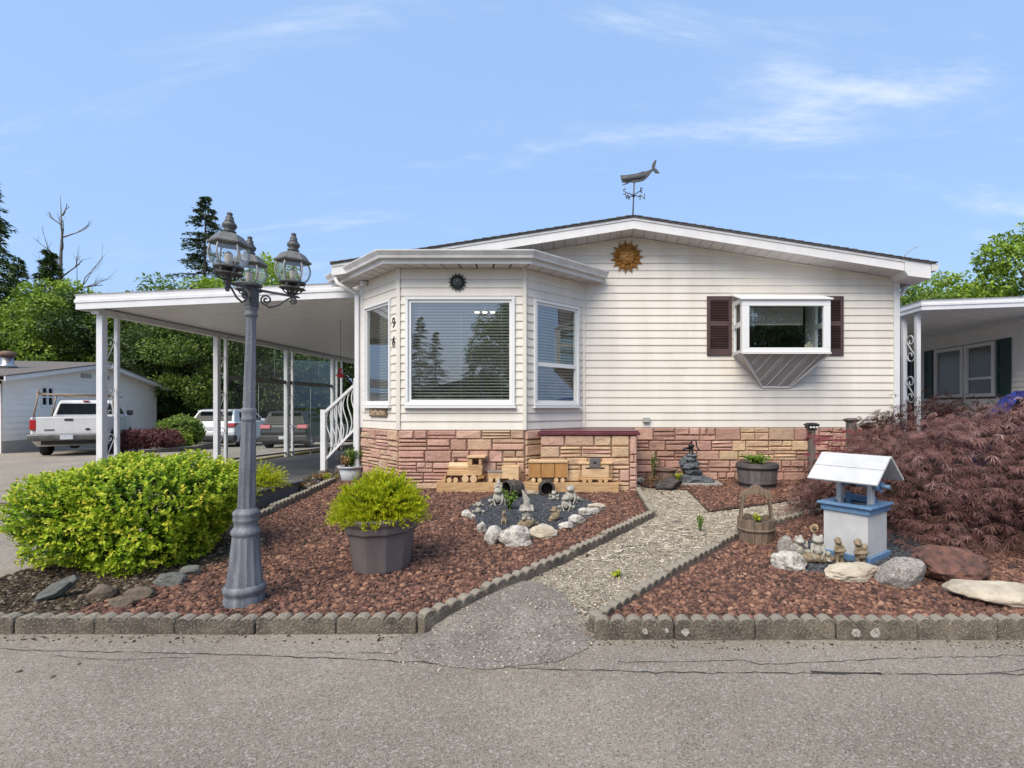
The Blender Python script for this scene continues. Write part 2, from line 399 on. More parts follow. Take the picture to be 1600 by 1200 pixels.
MT['rockcream'] = mat('cream flat rock', (0.55, 0.48, 0.37), (0.36, 0.30, 0.22), 7, 0.9, 0.9, 24)
MT['rockred'] = mat('red lava boulder', (0.185, 0.085, 0.06), (0.06, 0.034, 0.029), 11, 0.95, 1.0, 22, detail=8)
MT['lichen'] = mat('pale lichen', (0.42, 0.40, 0.36), (0.20, 0.175, 0.14), 60, 0.95)
MT['rockbrown'] = mat('brown garden rock', (0.165, 0.125, 0.09), (0.09, 0.07, 0.05), 14, 0.95, 0.8, 40)
MT['slate'] = mat('grey slate slab', (0.17, 0.175, 0.155), (0.09, 0.092, 0.085), 8, 0.85, 0.8, 26, stretch=(1, 5, 5))
MT['wellwhite'] = mat('white painted wood', (0.54, 0.54, 0.53), (0.46, 0.46, 0.45), 6, 0.5, 0.12, 60)
MT['wellblue'] = mat('blue painted trim', (0.095, 0.19, 0.33), (0.13, 0.235, 0.375), 10, 0.5, 0.1, 60)
MT['pumprock'] = mat('blue black fountain rock', (0.055, 0.062, 0.07), (0.155, 0.165, 0.175), 20, 0.8, 0.9, 40, detail=8, lo=0.42, hi=0.7)
MT['bark'] = mat('grey brown bark', (0.115, 0.09, 0.07), (0.06, 0.048, 0.038), 6, 0.95, 0.8, 20)
MT['deadbark'] = mat('bleached dead wood', (0.22, 0.185, 0.155), (0.14, 0.115, 0.095), 6, 0.95)
MT['forest'] = mat('forest floor', (0.05, 0.055, 0.025), (0.03, 0.03, 0.018), 2, 1.0)
MT['grassfar'] = mat('far ground', (0.08, 0.11, 0.035), (0.06, 0.08, 0.03), 0.5, 1.0)
MT['moss'] = mat('mossy kerb', (0.16, 0.16, 0.05), (0.25, 0.225, 0.13), 5, 1.0, 0.5, 50)
MT['line'] = mat('worn white line paint', (0.52, 0.51, 0.48), (0.36, 0.34, 0.31), 18, 0.8)
MT['tyre'] = mat('tyre rubber', (0.018, 0.018, 0.018), None, 5, 0.85)
MT['alloy'] = mat('alloy wheel', (0.42, 0.42, 0.43), None, 5, 0.3, metal=0.8)
MT['carwhite'] = mat('white car paint', (0.74, 0.75, 0.76), None, 5, 0.35, coat=0.6)
MT['truckwhite'] = mat('dull white truck paint', (0.66, 0.65, 0.63), (0.60, 0.585, 0.56), 3, 0.45, coat=0.3)
MT['cargrey'] = mat('charcoal car paint', (0.028, 0.029, 0.031), None, 5, 0.4, metal=0.1, coat=0.15, spec=0.3)
MT['carblue'] = mat('blue car paint', (0.03, 0.055, 0.30), None, 5, 0.3, coat=0.8)
MT['carglass'] = mat('dark car glass', (0.012, 0.014, 0.015), None, 5, 0.06, spec=0.12)
MT['plastic'] = mat('dark car plastic', (0.03, 0.03, 0.032), None, 5, 0.6)
MT['bumper'] = mat('dull grey steel bumper', (0.11, 0.11, 0.11), (0.17, 0.165, 0.16), 7, 0.45, metal=0.4)
MT['tail'] = mat('red tail lamp', (0.42, 0.012, 0.015), None, 5, 0.15, coat=0.6)
MT['tailpink'] = mat('clear red tail lamp', (0.55, 0.16, 0.16), None, 5, 0.15, coat=0.6)
MT['plate'] = mat('number plate', (0.62, 0.63, 0.64), (0.45, 0.47, 0.52), 14, 0.5)
MT['rack'] = mat('beige rusty rack pipe', (0.32, 0.255, 0.19), (0.22, 0.15, 0.10), 12, 0.6)
MT['red'] = mat('red plastic feeder', (0.55, 0.02, 0.03), None, 5, 0.4)
MT['greyrail'] = mat('grey weathered rail', (0.25, 0.24, 0.22), (0.19, 0.18, 0.165), 6, 0.8)
MT['greenshut'] = mat('dark green shutter', (0.012, 0.04, 0.036), None, 5, 0.5)
MT['skirtgrey'] = mat('grey house skirting', (0.38, 0.36, 0.33), (0.32, 0.30, 0.28), 5, 0.8)
MT['digit'] = mat('black house digit', (0.03, 0.027, 0.024), None, 5, 0.5)
MT['box'] = mat('grey electric box', (0.34, 0.335, 0.30), None, 5, 0.6)
MT['glow'] = mat('lit chandelier bulb', (0.9, 0.8, 0.6), None, 5, 0.4, emit=((1.0, 0.85, 0.62), 3.0))
MT['gravel'] = mat('dark slate gravel', (0.05, 0.053, 0.06), (0.13, 0.135, 0.145), 30, 0.85)

LF = {}
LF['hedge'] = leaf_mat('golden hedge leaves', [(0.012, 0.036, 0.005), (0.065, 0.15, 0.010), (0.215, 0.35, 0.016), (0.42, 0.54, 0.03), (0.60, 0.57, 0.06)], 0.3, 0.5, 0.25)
LF['gold'] = leaf_mat('yellow green sprigs', [(0.07, 0.12, 0.008), (0.27, 0.37, 0.012), (0.50, 0.56, 0.02), (0.62, 0.56, 0.03)], 0.3)
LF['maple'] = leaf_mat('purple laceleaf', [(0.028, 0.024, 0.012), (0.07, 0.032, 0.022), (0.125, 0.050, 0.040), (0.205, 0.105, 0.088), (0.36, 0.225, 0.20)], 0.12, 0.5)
LF['maplered'] = leaf_mat('crimson laceleaf', [(0.11, 0.02, 0.025), (0.25, 0.04, 0.05)], 0.3, 0.5)
LF['dark'] = leaf_mat('dark woodland leaves', [(0.012, 0.026, 0.006), (0.035, 0.07, 0.013), (0.075, 0.135, 0.024), (0.13, 0.21, 0.04)], 0.25)
LF['mid'] = leaf_mat('mid green leaves', [(0.03, 0.06, 0.01), (0.085, 0.15, 0.022), (0.17, 0.26, 0.04), (0.27, 0.36, 0.06)], 0.3)
LF['bright'] = leaf_mat('fresh bright leaves', [(0.06, 0.11, 0.012), (0.16, 0.26, 0.025), (0.28, 0.40, 0.04), (0.40, 0.50, 0.07)], 0.3)
LF['needle'] = leaf_mat('conifer needles', [(0.025, 0.042, 0.02), (0.065, 0.095, 0.04), (0.13, 0.165, 0.07)], 0.1)
LF['cedar'] = leaf_mat('cedar sprays', [(0.02, 0.04, 0.01), (0.07, 0.115, 0.025), (0.14, 0.20, 0.045)], 0.2)
LF['small'] = leaf_mat('garden plant leaves', [(0.05, 0.11, 0.014), (0.16, 0.28, 0.03), (0.30, 0.42, 0.06)], 0.3)
LF['dry'] = leaf_mat('dry orange stems', [(0.16, 0.08, 0.03), (0.34, 0.18, 0.07), (0.24, 0.22, 0.06)], 0.2)
LF['redshrub'] = leaf_mat('far purple shrub', [(0.05, 0.016, 0.016), (0.13, 0.045, 0.04), (0.21, 0.085, 0.07)], 0.2)
LF['lava'] = leaf_mat('red lava rocks', [(0.04, 0.030, 0.027), (0.09, 0.050, 0.040), (0.15, 0.078, 0.057), (0.225, 0.12, 0.08), (0.38, 0.22, 0.145)], 0.0, 0.95, 0.15)
LF['slategravel'] = leaf_mat('black gravel chips', [(0.02, 0.022, 0.025), (0.055, 0.06, 0.068), (0.12, 0.125, 0.135)], 0.0, 0.8, 0.3)
LF['mulch'] = leaf_mat('mixed bark and chips', [(0.014, 0.012, 0.010), (0.045, 0.033, 0.023), (0.09, 0.062, 0.036), (0.30, 0.27, 0.21)], 0.0, 0.9, 0.2)
LF['twig'] = leaf_mat('pale path twigs', [(0.05, 0.043, 0.033), (0.29, 0.245, 0.18), (0.50, 0.435, 0.335), (0.62, 0.56, 0.45)], 0.0, 0.95, 0.1)
# ------------------------------------------------------------------ many-faced meshes by numpy
def np_mesh(name, V, F, m, tone_val=None, smooth=False, parent=None, local=False):
    V = np.asarray(V, dtype=np.float32); F = np.asarray(F, dtype=np.int32)
    me = bpy.data.meshes.new(name)
    me.vertices.add(len(V)); me.vertices.foreach_set('co', V.ravel())
    k = F.shape[1]
    me.loops.add(F.size); me.loops.foreach_set('vertex_index', F.ravel())
    me.polygons.add(len(F)); me.polygons.foreach_set('loop_start', np.arange(0, F.size, k, dtype=np.int32))
    try: me.polygons.foreach_set('loop_total', np.full(len(F), k, dtype=np.int32))
    except Exception: pass
    me.polygons.foreach_set('use_smooth', np.full(len(F), smooth))
    if tone_val is not None:
        a = me.attributes.new('tone_val', 'FLOAT', 'POINT'); a.data.foreach_set('value', np.asarray(tone_val, dtype=np.float32))
    me.update(calc_edges=True)
    me.materials.append(m)
    return put(name, me, parent, local)

def norm(a):
    return a / np.maximum(1e-9, np.linalg.norm(a, axis=-1, keepdims=True))

def leaves(name, P, D, N, Ln, Wd, m, tone_val, parent=None, local=False, fold=0.18):
    """one diamond leaf per row: base P, direction D, face normal N, length, width"""
    P, D, N = np.asarray(P), norm(np.asarray(D)), np.asarray(N)
    S = norm(np.cross(D, N)); N2 = np.cross(S, D)
    Ln = np.broadcast_to(np.asarray(Ln, dtype=float).reshape(-1, 1), (len(P), 1)); Wd = np.broadcast_to(np.asarray(Wd, dtype=float).reshape(-1, 1), (len(P), 1))
    a = P; b = P + D*Ln*0.45 + S*Wd/2 + N2*Wd*fold; c = P + D*Ln; d = P + D*Ln*0.45 - S*Wd/2 + N2*Wd*fold
    V = np.stack([a, b, c, d], 1).reshape(-1, 3)
    F = np.arange(len(P)*4).reshape(-1, 4)
    return np_mesh(name, V, F, m, np.repeat(tone_val, 4), False, parent, local)

def rand_dirs(g, n):
    return norm(g.normal(size=(n, 3)))

def in_poly(x, y, poly):
    c = np.zeros(len(x), bool); n = len(poly)
    for i in range(n):
        (x0, y0), (x1, y1) = poly[i], poly[(i+1) % n]
        t = ((y0 > y) != (y1 > y))
        xx = (x1 - x0) * (y - y0) / ((y1 - y0) if y1 != y0 else 1e-9) + x0
        c ^= t & (x < xx)
    return c

def ico():
    bm = bmesh.new(); bmesh.ops.create_icosphere(bm, subdivisions=1, radius=1.0)
    V = np.array([v.co[:] for v in bm.verts]); F = np.array([[v.index for v in f.verts] for f in bm.faces]); bm.free()
    return V, F
ICO_V, ICO_F = ico()

def pebbles(name, poly, dens, r0, r1, zf, m, seed, holes=(), flat=0.75, parent=None, lift=0.25, fade=None):
    """loose stones heaped over a polygon"""
    g = np.random.default_rng(seed)
    xs = [p[0] for p in poly]; ys = [p[1] for p in poly]
    A = (max(xs)-min(xs)) * (max(ys)-min(ys)); n = int(A * dens)
    x = g.uniform(min(xs), max(xs), n); y = g.uniform(min(ys), max(ys), n)
    k = in_poly(x, y, poly)
    for h in holes: k &= ~in_poly(x, y, h)
    if fade is not None: k &= g.uniform(size=n) < fade(x, y)
    x, y = x[k], y[k]; n = len(x)
    r = r0 + (r1 - r0) * g.uniform(size=n) ** 1.6
    z = np.array([zf(a, b) for a, b in zip(x, y)]) + r * lift * g.uniform(-0.6, 1.6, n)
    nv = len(ICO_V)
    sc = np.stack([r * g.uniform(0.75, 1.3, n), r * g.uniform(0.75, 1.3, n), r * flat * g.uniform(0.7, 1.2, n)], 1)
    jit = 1 + g.normal(scale=0.17, size=(n, nv, 1))
    V = ICO_V[None] * jit * sc[:, None, :]
    a = g.uniform(0, 2*np.pi, n); t = g.uniform(-0.6, 0.6, n)
    ca, sa, ct, st = np.cos(a)[:, None], np.sin(a)[:, None], np.cos(t)[:, None], np.sin(t)[:, None]
    X, Y, ZZ = V[..., 0], V[..., 1], V[..., 2]
    Y2, Z2 = Y*ct - ZZ*st, Y*st + ZZ*ct
    V = np.stack([X*ca - Y2*sa, X*sa + Y2*ca, Z2], -1) + np.stack([x, y, z], 1)[:, None, :]
    F = ICO_F[None] + (np.arange(n) * nv)[:, None, None]
    rn = np.clip(g.beta(2.0, 2.2, n), 0, 1)
    return np_mesh(name, V.reshape(-1, 3), F.reshape(-1, 3), m, np.repeat(rn, nv), False, parent)

# smooth bodies grown from overlapping balls, fused by a voxel remesh
def ball_mesh(balls, voxel, name):
    """balls: (x, y, z, rx, ry, rz[, yaw, pitch]) in metres; returns one continuous mesh"""
    bm = bmesh.new()
    for b in balls:
        x, y, z, rx, ry, rz = b[:6]
        M_ = Matrix.Translation((x, y, z))
        if len(b) > 6: M_ = M_ @ Matrix.Rotation(b[6], 4, 'Z')
        if len(b) > 7: M_ = M_ @ Matrix.Rotation(b[7], 4, 'Y')
        M_ = M_ @ Matrix.Diagonal((rx, ry, rz, 1))
        bmesh.ops.create_icosphere(bm, subdivisions=2, radius=1.0, matrix=M_)
    me = bpy.data.meshes.new(name); bm.to_mesh(me); bm.free()
    o = bpy.data.objects.new('tmp', me); C.objects.link(o)
    r = o.modifiers.new('r', 'REMESH'); r.mode = 'VOXEL'; r.voxel_size = voxel
    s = o.modifiers.new('s', 'SMOOTH'); s.factor = 0.5; s.iterations = 2
    dg = bpy.context.evaluated_depsgraph_get()
    out = bpy.data.meshes.new_from_object(o.evaluated_get(dg))
    out.name = name
    bpy.data.objects.remove(o); bpy.data.meshes.remove(me)
    out.polygons.foreach_set('use_smooth', np.full(len(out.polygons), True))
    return out

def limb(p, q, r0, r1, k=5):
    p, q = Vector(p), Vector(q)
    return [(*(p.lerp(q, i/(k-1))), *(3*[r0 + (r1-r0)*i/(k-1)])) for i in range(k)]

def rock_mesh(name, seed, sx, sy, sz, m, rough=0.16, sub=3, flatbase=True, cut=5):
    """an angular stone: an icosphere pushed about by noise and sheared flat by a few planes"""
    rr = random.Random(seed)
    bm = bmesh.new(); bmesh.ops.create_icosphere(bm, subdivisions=sub, radius=1.0)
    pl = []
    for _ in range(cut):
        d = Vector((rr.gauss(0, 1), rr.gauss(0, 1), rr.gauss(0.25, 0.8))).normalized(); pl.append((d, rr.uniform(0.55, 0.85)))
    from mathutils import noise
    off = Vector((seed * 3.7, seed * 1.3, seed * 7.1))
    for v in bm.verts:
        p = v.co.copy()
        for d, h in pl:
            t = p.dot(d)
            if t > h: p -= d * (t - h) * 0.9
        p *= 1 + rough * noise.noise(p * 1.7 + off) + rough * 0.5 * noise.noise(p * 4.5 + off) + rough * 0.28 * noise.noise(p * 10 + off)
        v.co = Vector((p.x * sx, p.y * sy, p.z * sz))
    me = bpy.data.meshes.new(name); bm.to_mesh(me); bm.free()
    me.polygons.foreach_set('use_smooth', np.full(len(me.polygons), False))
    me.materials.append(m)
    return me

def text_mesh(s, size, depth, name):
    cu = bpy.data.curves.new(name, 'FONT'); cu.body = s; cu.size = size; cu.extrude = depth; cu.align_x = 'CENTER'; cu.align_y = 'CENTER'; cu.resolution_u = 3
    o = bpy.data.objects.new('tmp', cu); C.objects.link(o)
    dg = bpy.context.evaluated_depsgraph_get()
    me = bpy.data.meshes.new_from_object(o.evaluated_get(dg)); me.name = name
    bpy.data.objects.remove(o); bpy.data.curves.remove(cu)
    return me

def text_part(s, size, depth, name, m, mtx, parent, local=False):
    me = text_mesh(s, size, depth, name); me.transform(mtx); me.materials.append(m)
    return put(name, me, parent, local)

def basis(o, ux, uy, uz):
    ux, uy, uz = Vector(ux), Vector(uy), Vector(uz)
    return Matrix(((ux.x, uy.x, uz.x, o[0]), (ux.y, uy.y, uz.y, o[1]), (ux.z, uy.z, uz.z, o[2]), (0, 0, 0, 1)))

# ------------------------------------------------------------------ ground, road, garden beds, path
def sheet(name, x0, x1, y0, y1, nx, ny, zf, m, keep=None):
    vs = [(x0 + (x1-x0)*i/nx, y0 + (y1-y0)*j/ny) for j in range(ny+1) for i in range(nx+1)]
    fs = [(j*(nx+1)+i, j*(nx+1)+i+1, (j+1)*(nx+1)+i+1, (j+1)*(nx+1)+i) for j in range(ny) for i in range(nx)]
    if keep: fs = [f for f in fs if keep(*[sum(vs[k][a] for k in f)/4 for a in (0, 1)])]
    b = MB().add([(x, y, zf(x, y)) for x, y in vs], fs, True)
    return struct(b.build(name, m))

def poly_sheet(name, poly, zf, m, step=0.25):
    """polygon subdivided so that it follows the ground"""
    bm = bmesh.new()
    f = bm.faces.new([bm.verts.new((x, y, 0)) for x, y in poly])
    xs = [p[0] for p in poly]; ys = [p[1] for p in poly]
    for ax, lo, hi in ((0, min(xs), max(xs)), (1, min(ys), max(ys))):
        t = lo + step
        while t < hi - 1e-3:
            n = Vector((1, 0, 0)) if ax == 0 else Vector((0, 1, 0)); co = Vector((t, 0, 0)) if ax == 0 else Vector((0, t, 0))
            bmesh.ops.bisect_plane(bm, geom=bm.verts[:] + bm.edges[:] + bm.faces[:], plane_co=co, plane_no=n)
            t += step
    for v in bm.verts: v.co.z = zf(v.co.x, v.co.y)
    bmesh.ops.recalc_face_normals(bm, faces=bm.faces)
    for f in bm.faces:
        f.normal_update()
        if f.normal.z < 0: f.normal_flip()
    me = bpy.data.meshes.new(name); bm.to_mesh(me); bm.free()
    me.materials.append(m)
    return struct(put(name, me))

sheet('ground', -1500, 1500, -1500, 1500, 2, 2, lambda x, y: -1.4, MT['grassfar'])
road = sheet('road', -60, 60, -40, 45, 60, 85, drive_z, MT['asphalt'])
sheet('forest_floor', -70, 40, 27.5, 60, 30, 12, lambda x, y: drive_z(x, y) + 0.06 + 0.02*(y-27.5), MT['forest'], keep=lambda x, y: x < -4)

BED_L = [(-4.60, 3.30), (-1.0, 3.30), (0.83, 6.12), (0.83, 7.66), (0.80, 8.60), (-3.70, 8.60), (-4.62, 9.3)]
BED_R = [(0.06, 3.24), (4.6, 3.24), (8.5, 4.2), (8.5, 8.2), (4.6, 7.9), (3.3, 6.42), (2.56, 6.05), (1.6, 5.27), (0.68, 4.10)]
BED_B = [(0.80, 8.58), (0.95, 7.95), (1.58, 7.72), (1.56, 6.32), (2.25, 6.66), (3.0, 7.05), (4.6, 8.0), (5.6, 8.58)]
PATH = [(-1.0, 3.9), (-0.55, 3.55), (-0.05, 3.36), (0.06, 3.30), (0.68, 4.12), (1.6, 5.29), (2.56, 6.07), (3.3, 6.44), (4.7, 7.95), (4.55, 8.02), (3.0, 7.07), (2.25, 6.68), (1.56, 6.34), (1.58, 7.9), (1.0, 8.3), (0.80, 8.2), (0.83, 6.1), (-0.52, 4.05)]
def path_z(x, y): return bed_z(x, y) - 0.03
poly_sheet('garden_bed_left', BED_L, lambda x, y: bed_z(x, y), MT['soil'])
poly_sheet('garden_bed_right', BED_R, lambda x, y: bed_z(x, y), MT['soil'])
poly_sheet('garden_bed_back', BED_B, lambda x, y: bed_z(x, y) - 0.012, MT['soil'])
poly_sheet('garden_path', [(-1.05, 3.25), (0.1, 3.2), (0.68, 4.1), (1.6, 5.27), (2.56, 6.05), (3.3, 6.42), (4.8, 7.95), (4.5, 8.1), (3.0, 7.2), (2.2, 6.8), (1.7, 6.5), (1.7, 7.95), (0.95, 8.5), (0.75, 8.3), (0.80, 6.12)], lambda x, y: path_z(x, y) if y > 3.5 else path_z(x, y) - (3.5-y)*0.35, MT['path'])
APRON = [(-1.12, 3.22), (-1.0, 3.32), (-0.74, 3.70), (-0.5, 4.02), (-0.32, 3.97), (-0.17, 3.80), (-0.06, 3.55), (0.02, 3.34), (0.06, 3.2), (0.05, 3.1), (-0.04, 2.99), (-0.16, 2.91), (-0.3, 2.87), (-0.5, 2.83), (-0.72, 2.845), (-0.86, 2.90), (-0.98, 2.97), (-1.06, 3.06), (-1.13, 3.14)]
def apron_z(x, y):
    d = 9.0
    for (xa, ya), (xb, yb) in zip(APRON, APRON[1:] + APRON[:1]):     # feathers out at its rim
        l2 = (xb-xa)**2 + (yb-ya)**2; t = max(0, min(1, ((x-xa)*(xb-xa) + (y-ya)*(yb-ya))/l2)); d = min(d, math.hypot(x-xa-t*(xb-xa), y-ya-t*(yb-ya)))
    t = max(0.0, min(1.0, (y - 2.84) / 1.0)); top = 0.005 + 0.085 * t * t * (3 - 2*t)
    return max(0.0035, min(top, 0.0035 + 0.16*d)) if y < 3.3 else top
_r = random.Random(8); APR = []
for i in range(len(APRON)):
    (xa, ya), (xb, yb) = APRON[i], APRON[(i+1) % len(APRON)]; m_ = max(1, int(math.hypot(xb-xa, yb-ya)/0.025))
    for k in range(m_): APR.append((xa + (xb-xa)*k/m_ + _r.gauss(0, 0.006), ya + (yb-ya)*k/m_ + _r.gauss(0, 0.006)))
poly_sheet('path_apron', APR, apron_z, MT['asphalt_new'], 0.12)
poly_sheet('carport_floor', [(-8.5, 9.0), (-4.72, 9.0), (-4.72, 20.5), (-8.5, 20.5)], lambda x, y: drive_z(x, y) + 0.006, MT['asphalt_car'], 1.0)

def crack(pts, w, seed):
    rr = random.Random(seed); top = []
    P = []
    for (x0, y0), (x1, y1) in zip(pts[:-1], pts[1:]):
        n = max(2, int(abs(x1-x0) / 0.05))
        for i in range(n): P.append((x0 + (x1-x0)*i/n, y0 + (y1-y0)*i/n + rr.gauss(0, 0.006)))
    V, F = [], []
    for i, (x, y) in enumerate(P):
        ww = w * rr.uniform(0.25, 1.2)
        V += [(x, y - ww/2, 0.004), (x, y + ww/2, 0.004)]
        if i: F.append((2*i-2, 2*i, 2*i+1, 2*i-1))
    return MB().add(V, F).build('crack', MT['crack'], road)
crack([(-3.5, 3.06), (-2.0, 2.99), (-1.2, 2.93), (-0.2, 2.83), (0.3, 2.80), (1.6, 2.78), (3.2, 2.76)], 0.008, 1)
crack([(0.2, 2.90), (0.9, 2.93), (1.05, 2.88), (1.9, 2.96), (3.1, 3.0)], 0.006, 2)
crack([(-4.4, 2.93), (-3.8, 3.04), (-3.5, 3.06)], 0.008, 3)
crack([(1.25, 2.80), (1.55, 2.775), (1.7, 2.80)], 0.02, 4)
crack([(2.1, 2.77), (2.5, 2.83), (2.9, 2.80), (3.4, 2.84)], 0.006, 7)
crack([(-3.1, 2.97), (-2.7, 2.93), (-2.2, 2.96)], 0.005, 8)
crack([(-1.6, 3.03), (-1.05, 3.0)], 0.006, 5)
# worn parking line and the strip along the carport
b = MB()
for (y0, y1) in ((15.2, 16.6), (16.8, 18.6)):
    b.quad((-11.36, y0, drive_z(0, y0)+0.004), (-11.24, y0, drive_z(0, y0)+0.004), (-11.24, y1, drive_z(0, y1)+0.004), (-11.36, y1, drive_z(0, y1)+0.004))
b.quad((-11.3, 14.35, 0.004), (-8.9, 14.35, 0.004), (-8.9, 14.45, 0.004), (-11.3, 14.45, 0.004))
b.quad((-11.3, 18.6, drive_z(0,18.6)+0.004), (-8.9, 19.6, drive_z(0,19.6)+0.004), (-8.9, 19.72, drive_z(0,19.7)+0.004), (-11.3, 18.72, drive_z(0,18.7)+0.004))
b.build('parking_line', MT['line'], road)

# ------------------------------------------------------------------ scalloped concrete edging, block by block
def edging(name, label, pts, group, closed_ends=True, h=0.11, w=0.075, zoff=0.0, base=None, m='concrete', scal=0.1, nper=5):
    root = thing(name, label, 'garden edging', (pts[0][0], pts[0][1], 0), 0, group)
    rr = random.Random(int(pts[0][0]*100) + 7)
    for (x0, y0), (x1, y1) in zip(pts[:-1], pts[1:]):
        L_ = math.hypot(x1-x0, y1-y0); nb = max(1, round(L_ / (scal*nper)))
        ux, uy = (x1-x0)/L_, (y1-y0)/L_
        for k in range(nb):
            a, e = k*L_/nb + 0.004, (k+1)*L_/nb - 0.004
            ns = max(1, round((e-a)/scal)); s = (e-a)/ns
            prof = [(0, -0.10)]
            top = h + rr.uniform(-0.006, 0.006)
            for j in range(ns):
                for q in range(7 if j == ns-1 else 6):
                    th = math.pi * (0.06 + 0.88*q/6)
                    prof.append((j*s + s/2 - s/2*math.cos(th)/math.cos(0.06*math.pi), top - 0.048 + 0.048*math.sin(th)))
            prof.append((e-a, -0.10))
            mx, my = x0 + ux*(a+e)/2, y0 + uy*(a+e)/2
            zb = (base(mx, my) if base else 0.0) + zoff
            j1, j2 = rr.uniform(-0.006, 0.006), rr.uniform(-0.006, 0.006)
            o = Vector((x0 + ux*a - uy*(-w/2 + j1), y0 + uy*a + ux*(-w/2 + j1), zb))
            ang = math.atan2(uy, ux) + rr.uniform(-0.012, 0.012)
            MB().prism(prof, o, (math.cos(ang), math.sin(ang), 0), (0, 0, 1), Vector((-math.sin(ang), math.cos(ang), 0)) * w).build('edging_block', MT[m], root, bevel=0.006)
    return root
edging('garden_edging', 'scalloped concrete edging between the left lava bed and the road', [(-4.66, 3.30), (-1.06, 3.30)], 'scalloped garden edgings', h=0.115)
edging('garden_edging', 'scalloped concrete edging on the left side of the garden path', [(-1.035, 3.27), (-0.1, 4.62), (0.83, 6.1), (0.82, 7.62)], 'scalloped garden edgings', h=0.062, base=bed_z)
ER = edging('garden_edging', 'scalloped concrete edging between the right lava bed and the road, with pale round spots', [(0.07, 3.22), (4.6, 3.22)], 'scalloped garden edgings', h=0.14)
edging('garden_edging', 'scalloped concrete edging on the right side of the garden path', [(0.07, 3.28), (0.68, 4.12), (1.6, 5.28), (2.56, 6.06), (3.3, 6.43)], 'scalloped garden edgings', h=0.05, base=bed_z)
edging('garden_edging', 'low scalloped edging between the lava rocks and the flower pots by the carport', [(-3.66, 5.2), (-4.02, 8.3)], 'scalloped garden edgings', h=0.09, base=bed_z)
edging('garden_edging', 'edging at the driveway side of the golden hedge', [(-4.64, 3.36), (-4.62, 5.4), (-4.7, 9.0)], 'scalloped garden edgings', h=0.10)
for i, (x, z, r) in enumerate(((0.39, 0.055, 0.018), (0.525, 0.06, 0.014), (0.64, 0.052, 0.026), (1.70, 0.047, 0.030), (1.82, 0.047, 0.034))):
    rr = random.Random(i); MB().prism([(math.cos(a)*r*rr.uniform(0.75, 1.1), math.sin(a)*r*rr.uniform(0.75, 1.1)) for a in np.linspace(0, 2*math.pi, 17)[:-1]], (x, 3.173, z), (1, 0, 0), (0, 0, 1), (0, 0.02, 0)).build('lichen_spot', MT['lichen'], ER, bevel=0.002)
for (x, r) in ((-4.52, 0.02), (-4.40, 0.018)):
    tag(MB().tube([(x, 3.235, -0.02), (x-0.03, 3.245, 0.125)], r, 7).build('edging_stake', MT['postwood'] if x > -4.45 else MT['box']), 'short wooden stake against the road edging' if x > -4.45 else 'short grey metal stake against the road edging', 'stake')
tag(MB().box(-4.78, -4.66, 9.05, 11.5, -0.02, 0.07).build('concrete_edge', MT['lightconcrete'], bevel=0.01), 'light concrete edge of the carport floor beside the small pots', 'kerb')
tag(MB().box(-8.86, -8.68, 11.2, 20.4, -0.2, 0.06).build('mossy_kerb', MT['moss'], bevel=0.02), 'mossy yellow kerb under the carport panels', 'kerb')
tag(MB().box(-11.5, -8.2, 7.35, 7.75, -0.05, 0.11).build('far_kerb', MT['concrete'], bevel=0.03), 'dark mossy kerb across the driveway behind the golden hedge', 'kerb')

# lava rocks and dark gravel
PAD1 = [tuple(on_bed(u, v)[:2]) for u, v in ((733, 792), (745, 818), (768, 842), (805, 850), (850, 838), (895, 822), (948, 795), (905, 777), (865, 762), (790, 764))]
PAD2 = [tuple(on_bed(u, v)[:2]) for u, v in ((1222, 872), (1262, 896), (1345, 900), (1400, 892), (1440, 905), (1450, 850), (1400, 820), (1270, 840))]
HEDGE_BED = [(-4.6, 3.3), (-3.45, 3.3), (-3.2, 4.0), (-3.0, 4.9), (-3.6, 5.5), (-4.6, 5.6)]
STRIP = [(-4.6, 5.5), (-3.7, 5.25), (-4.02, 8.3), (-4.4, 9.4), (-4.7, 9.4)]
stuff(tag(pebbles('lava_rocks', [(-4.55, 3.37), (-1.05, 3.37), (0.77, 6.12), (0.77, 7.6), (0.6, 8.5), (-3.6, 8.6), (-3.95, 8.3), (-3.6, 5.2)], 2000, 0.0115, 0.0235, bed_z, LF['lava'], 11, [PAD1, HEDGE_BED], fade=lambda x, y: np.where(y < 5.5, 1.0, 0.8)), 'red brown lava rocks covering the left garden bed', 'lava rock'))
stuff(tag(pebbles('lava_rocks', [(0.13, 3.30), (4.4, 3.30), (6.0, 4.4), (5.0, 7.6), (3.4, 6.35), (2.6, 5.97), (1.66, 5.2), (0.74, 4.04)], 2000, 0.012, 0.025, bed_z, LF['lava'], 12, [PAD2], fade=lambda x, y: np.where((y > 5.2) & (x > 3.2), 0.3, 1.0)), 'red brown lava rocks covering the right garden bed', 'lava rock'))
stuff(tag(pebbles('lava_rocks', [(1.0, 7.95), (1.6, 7.7), (1.58, 6.36), (2.25, 6.7), (3.0, 7.1), (4.6, 8.05), (5.4, 8.55), (0.9, 8.55)], 1700, 0.0115, 0.023, lambda x, y: bed_z(x, y)-0.01, LF['lava'], 13), 'red brown lava rocks between path and house wall', 'lava rock'))
stuff(tag(pebbles('black_gravel', PAD1, 6000, 0.007, 0.014, lambda x, y: bed_z(x, y)+0.004, LF['slategravel'], 14), 'black gravel patch under the stone frogs', 'gravel'))
stuff(tag(pebbles('black_gravel', PAD2, 4500, 0.007, 0.014, lambda x, y: bed_z(x, y)+0.004, LF['slategravel'], 15), 'black gravel patch round the wishing well', 'gravel'))
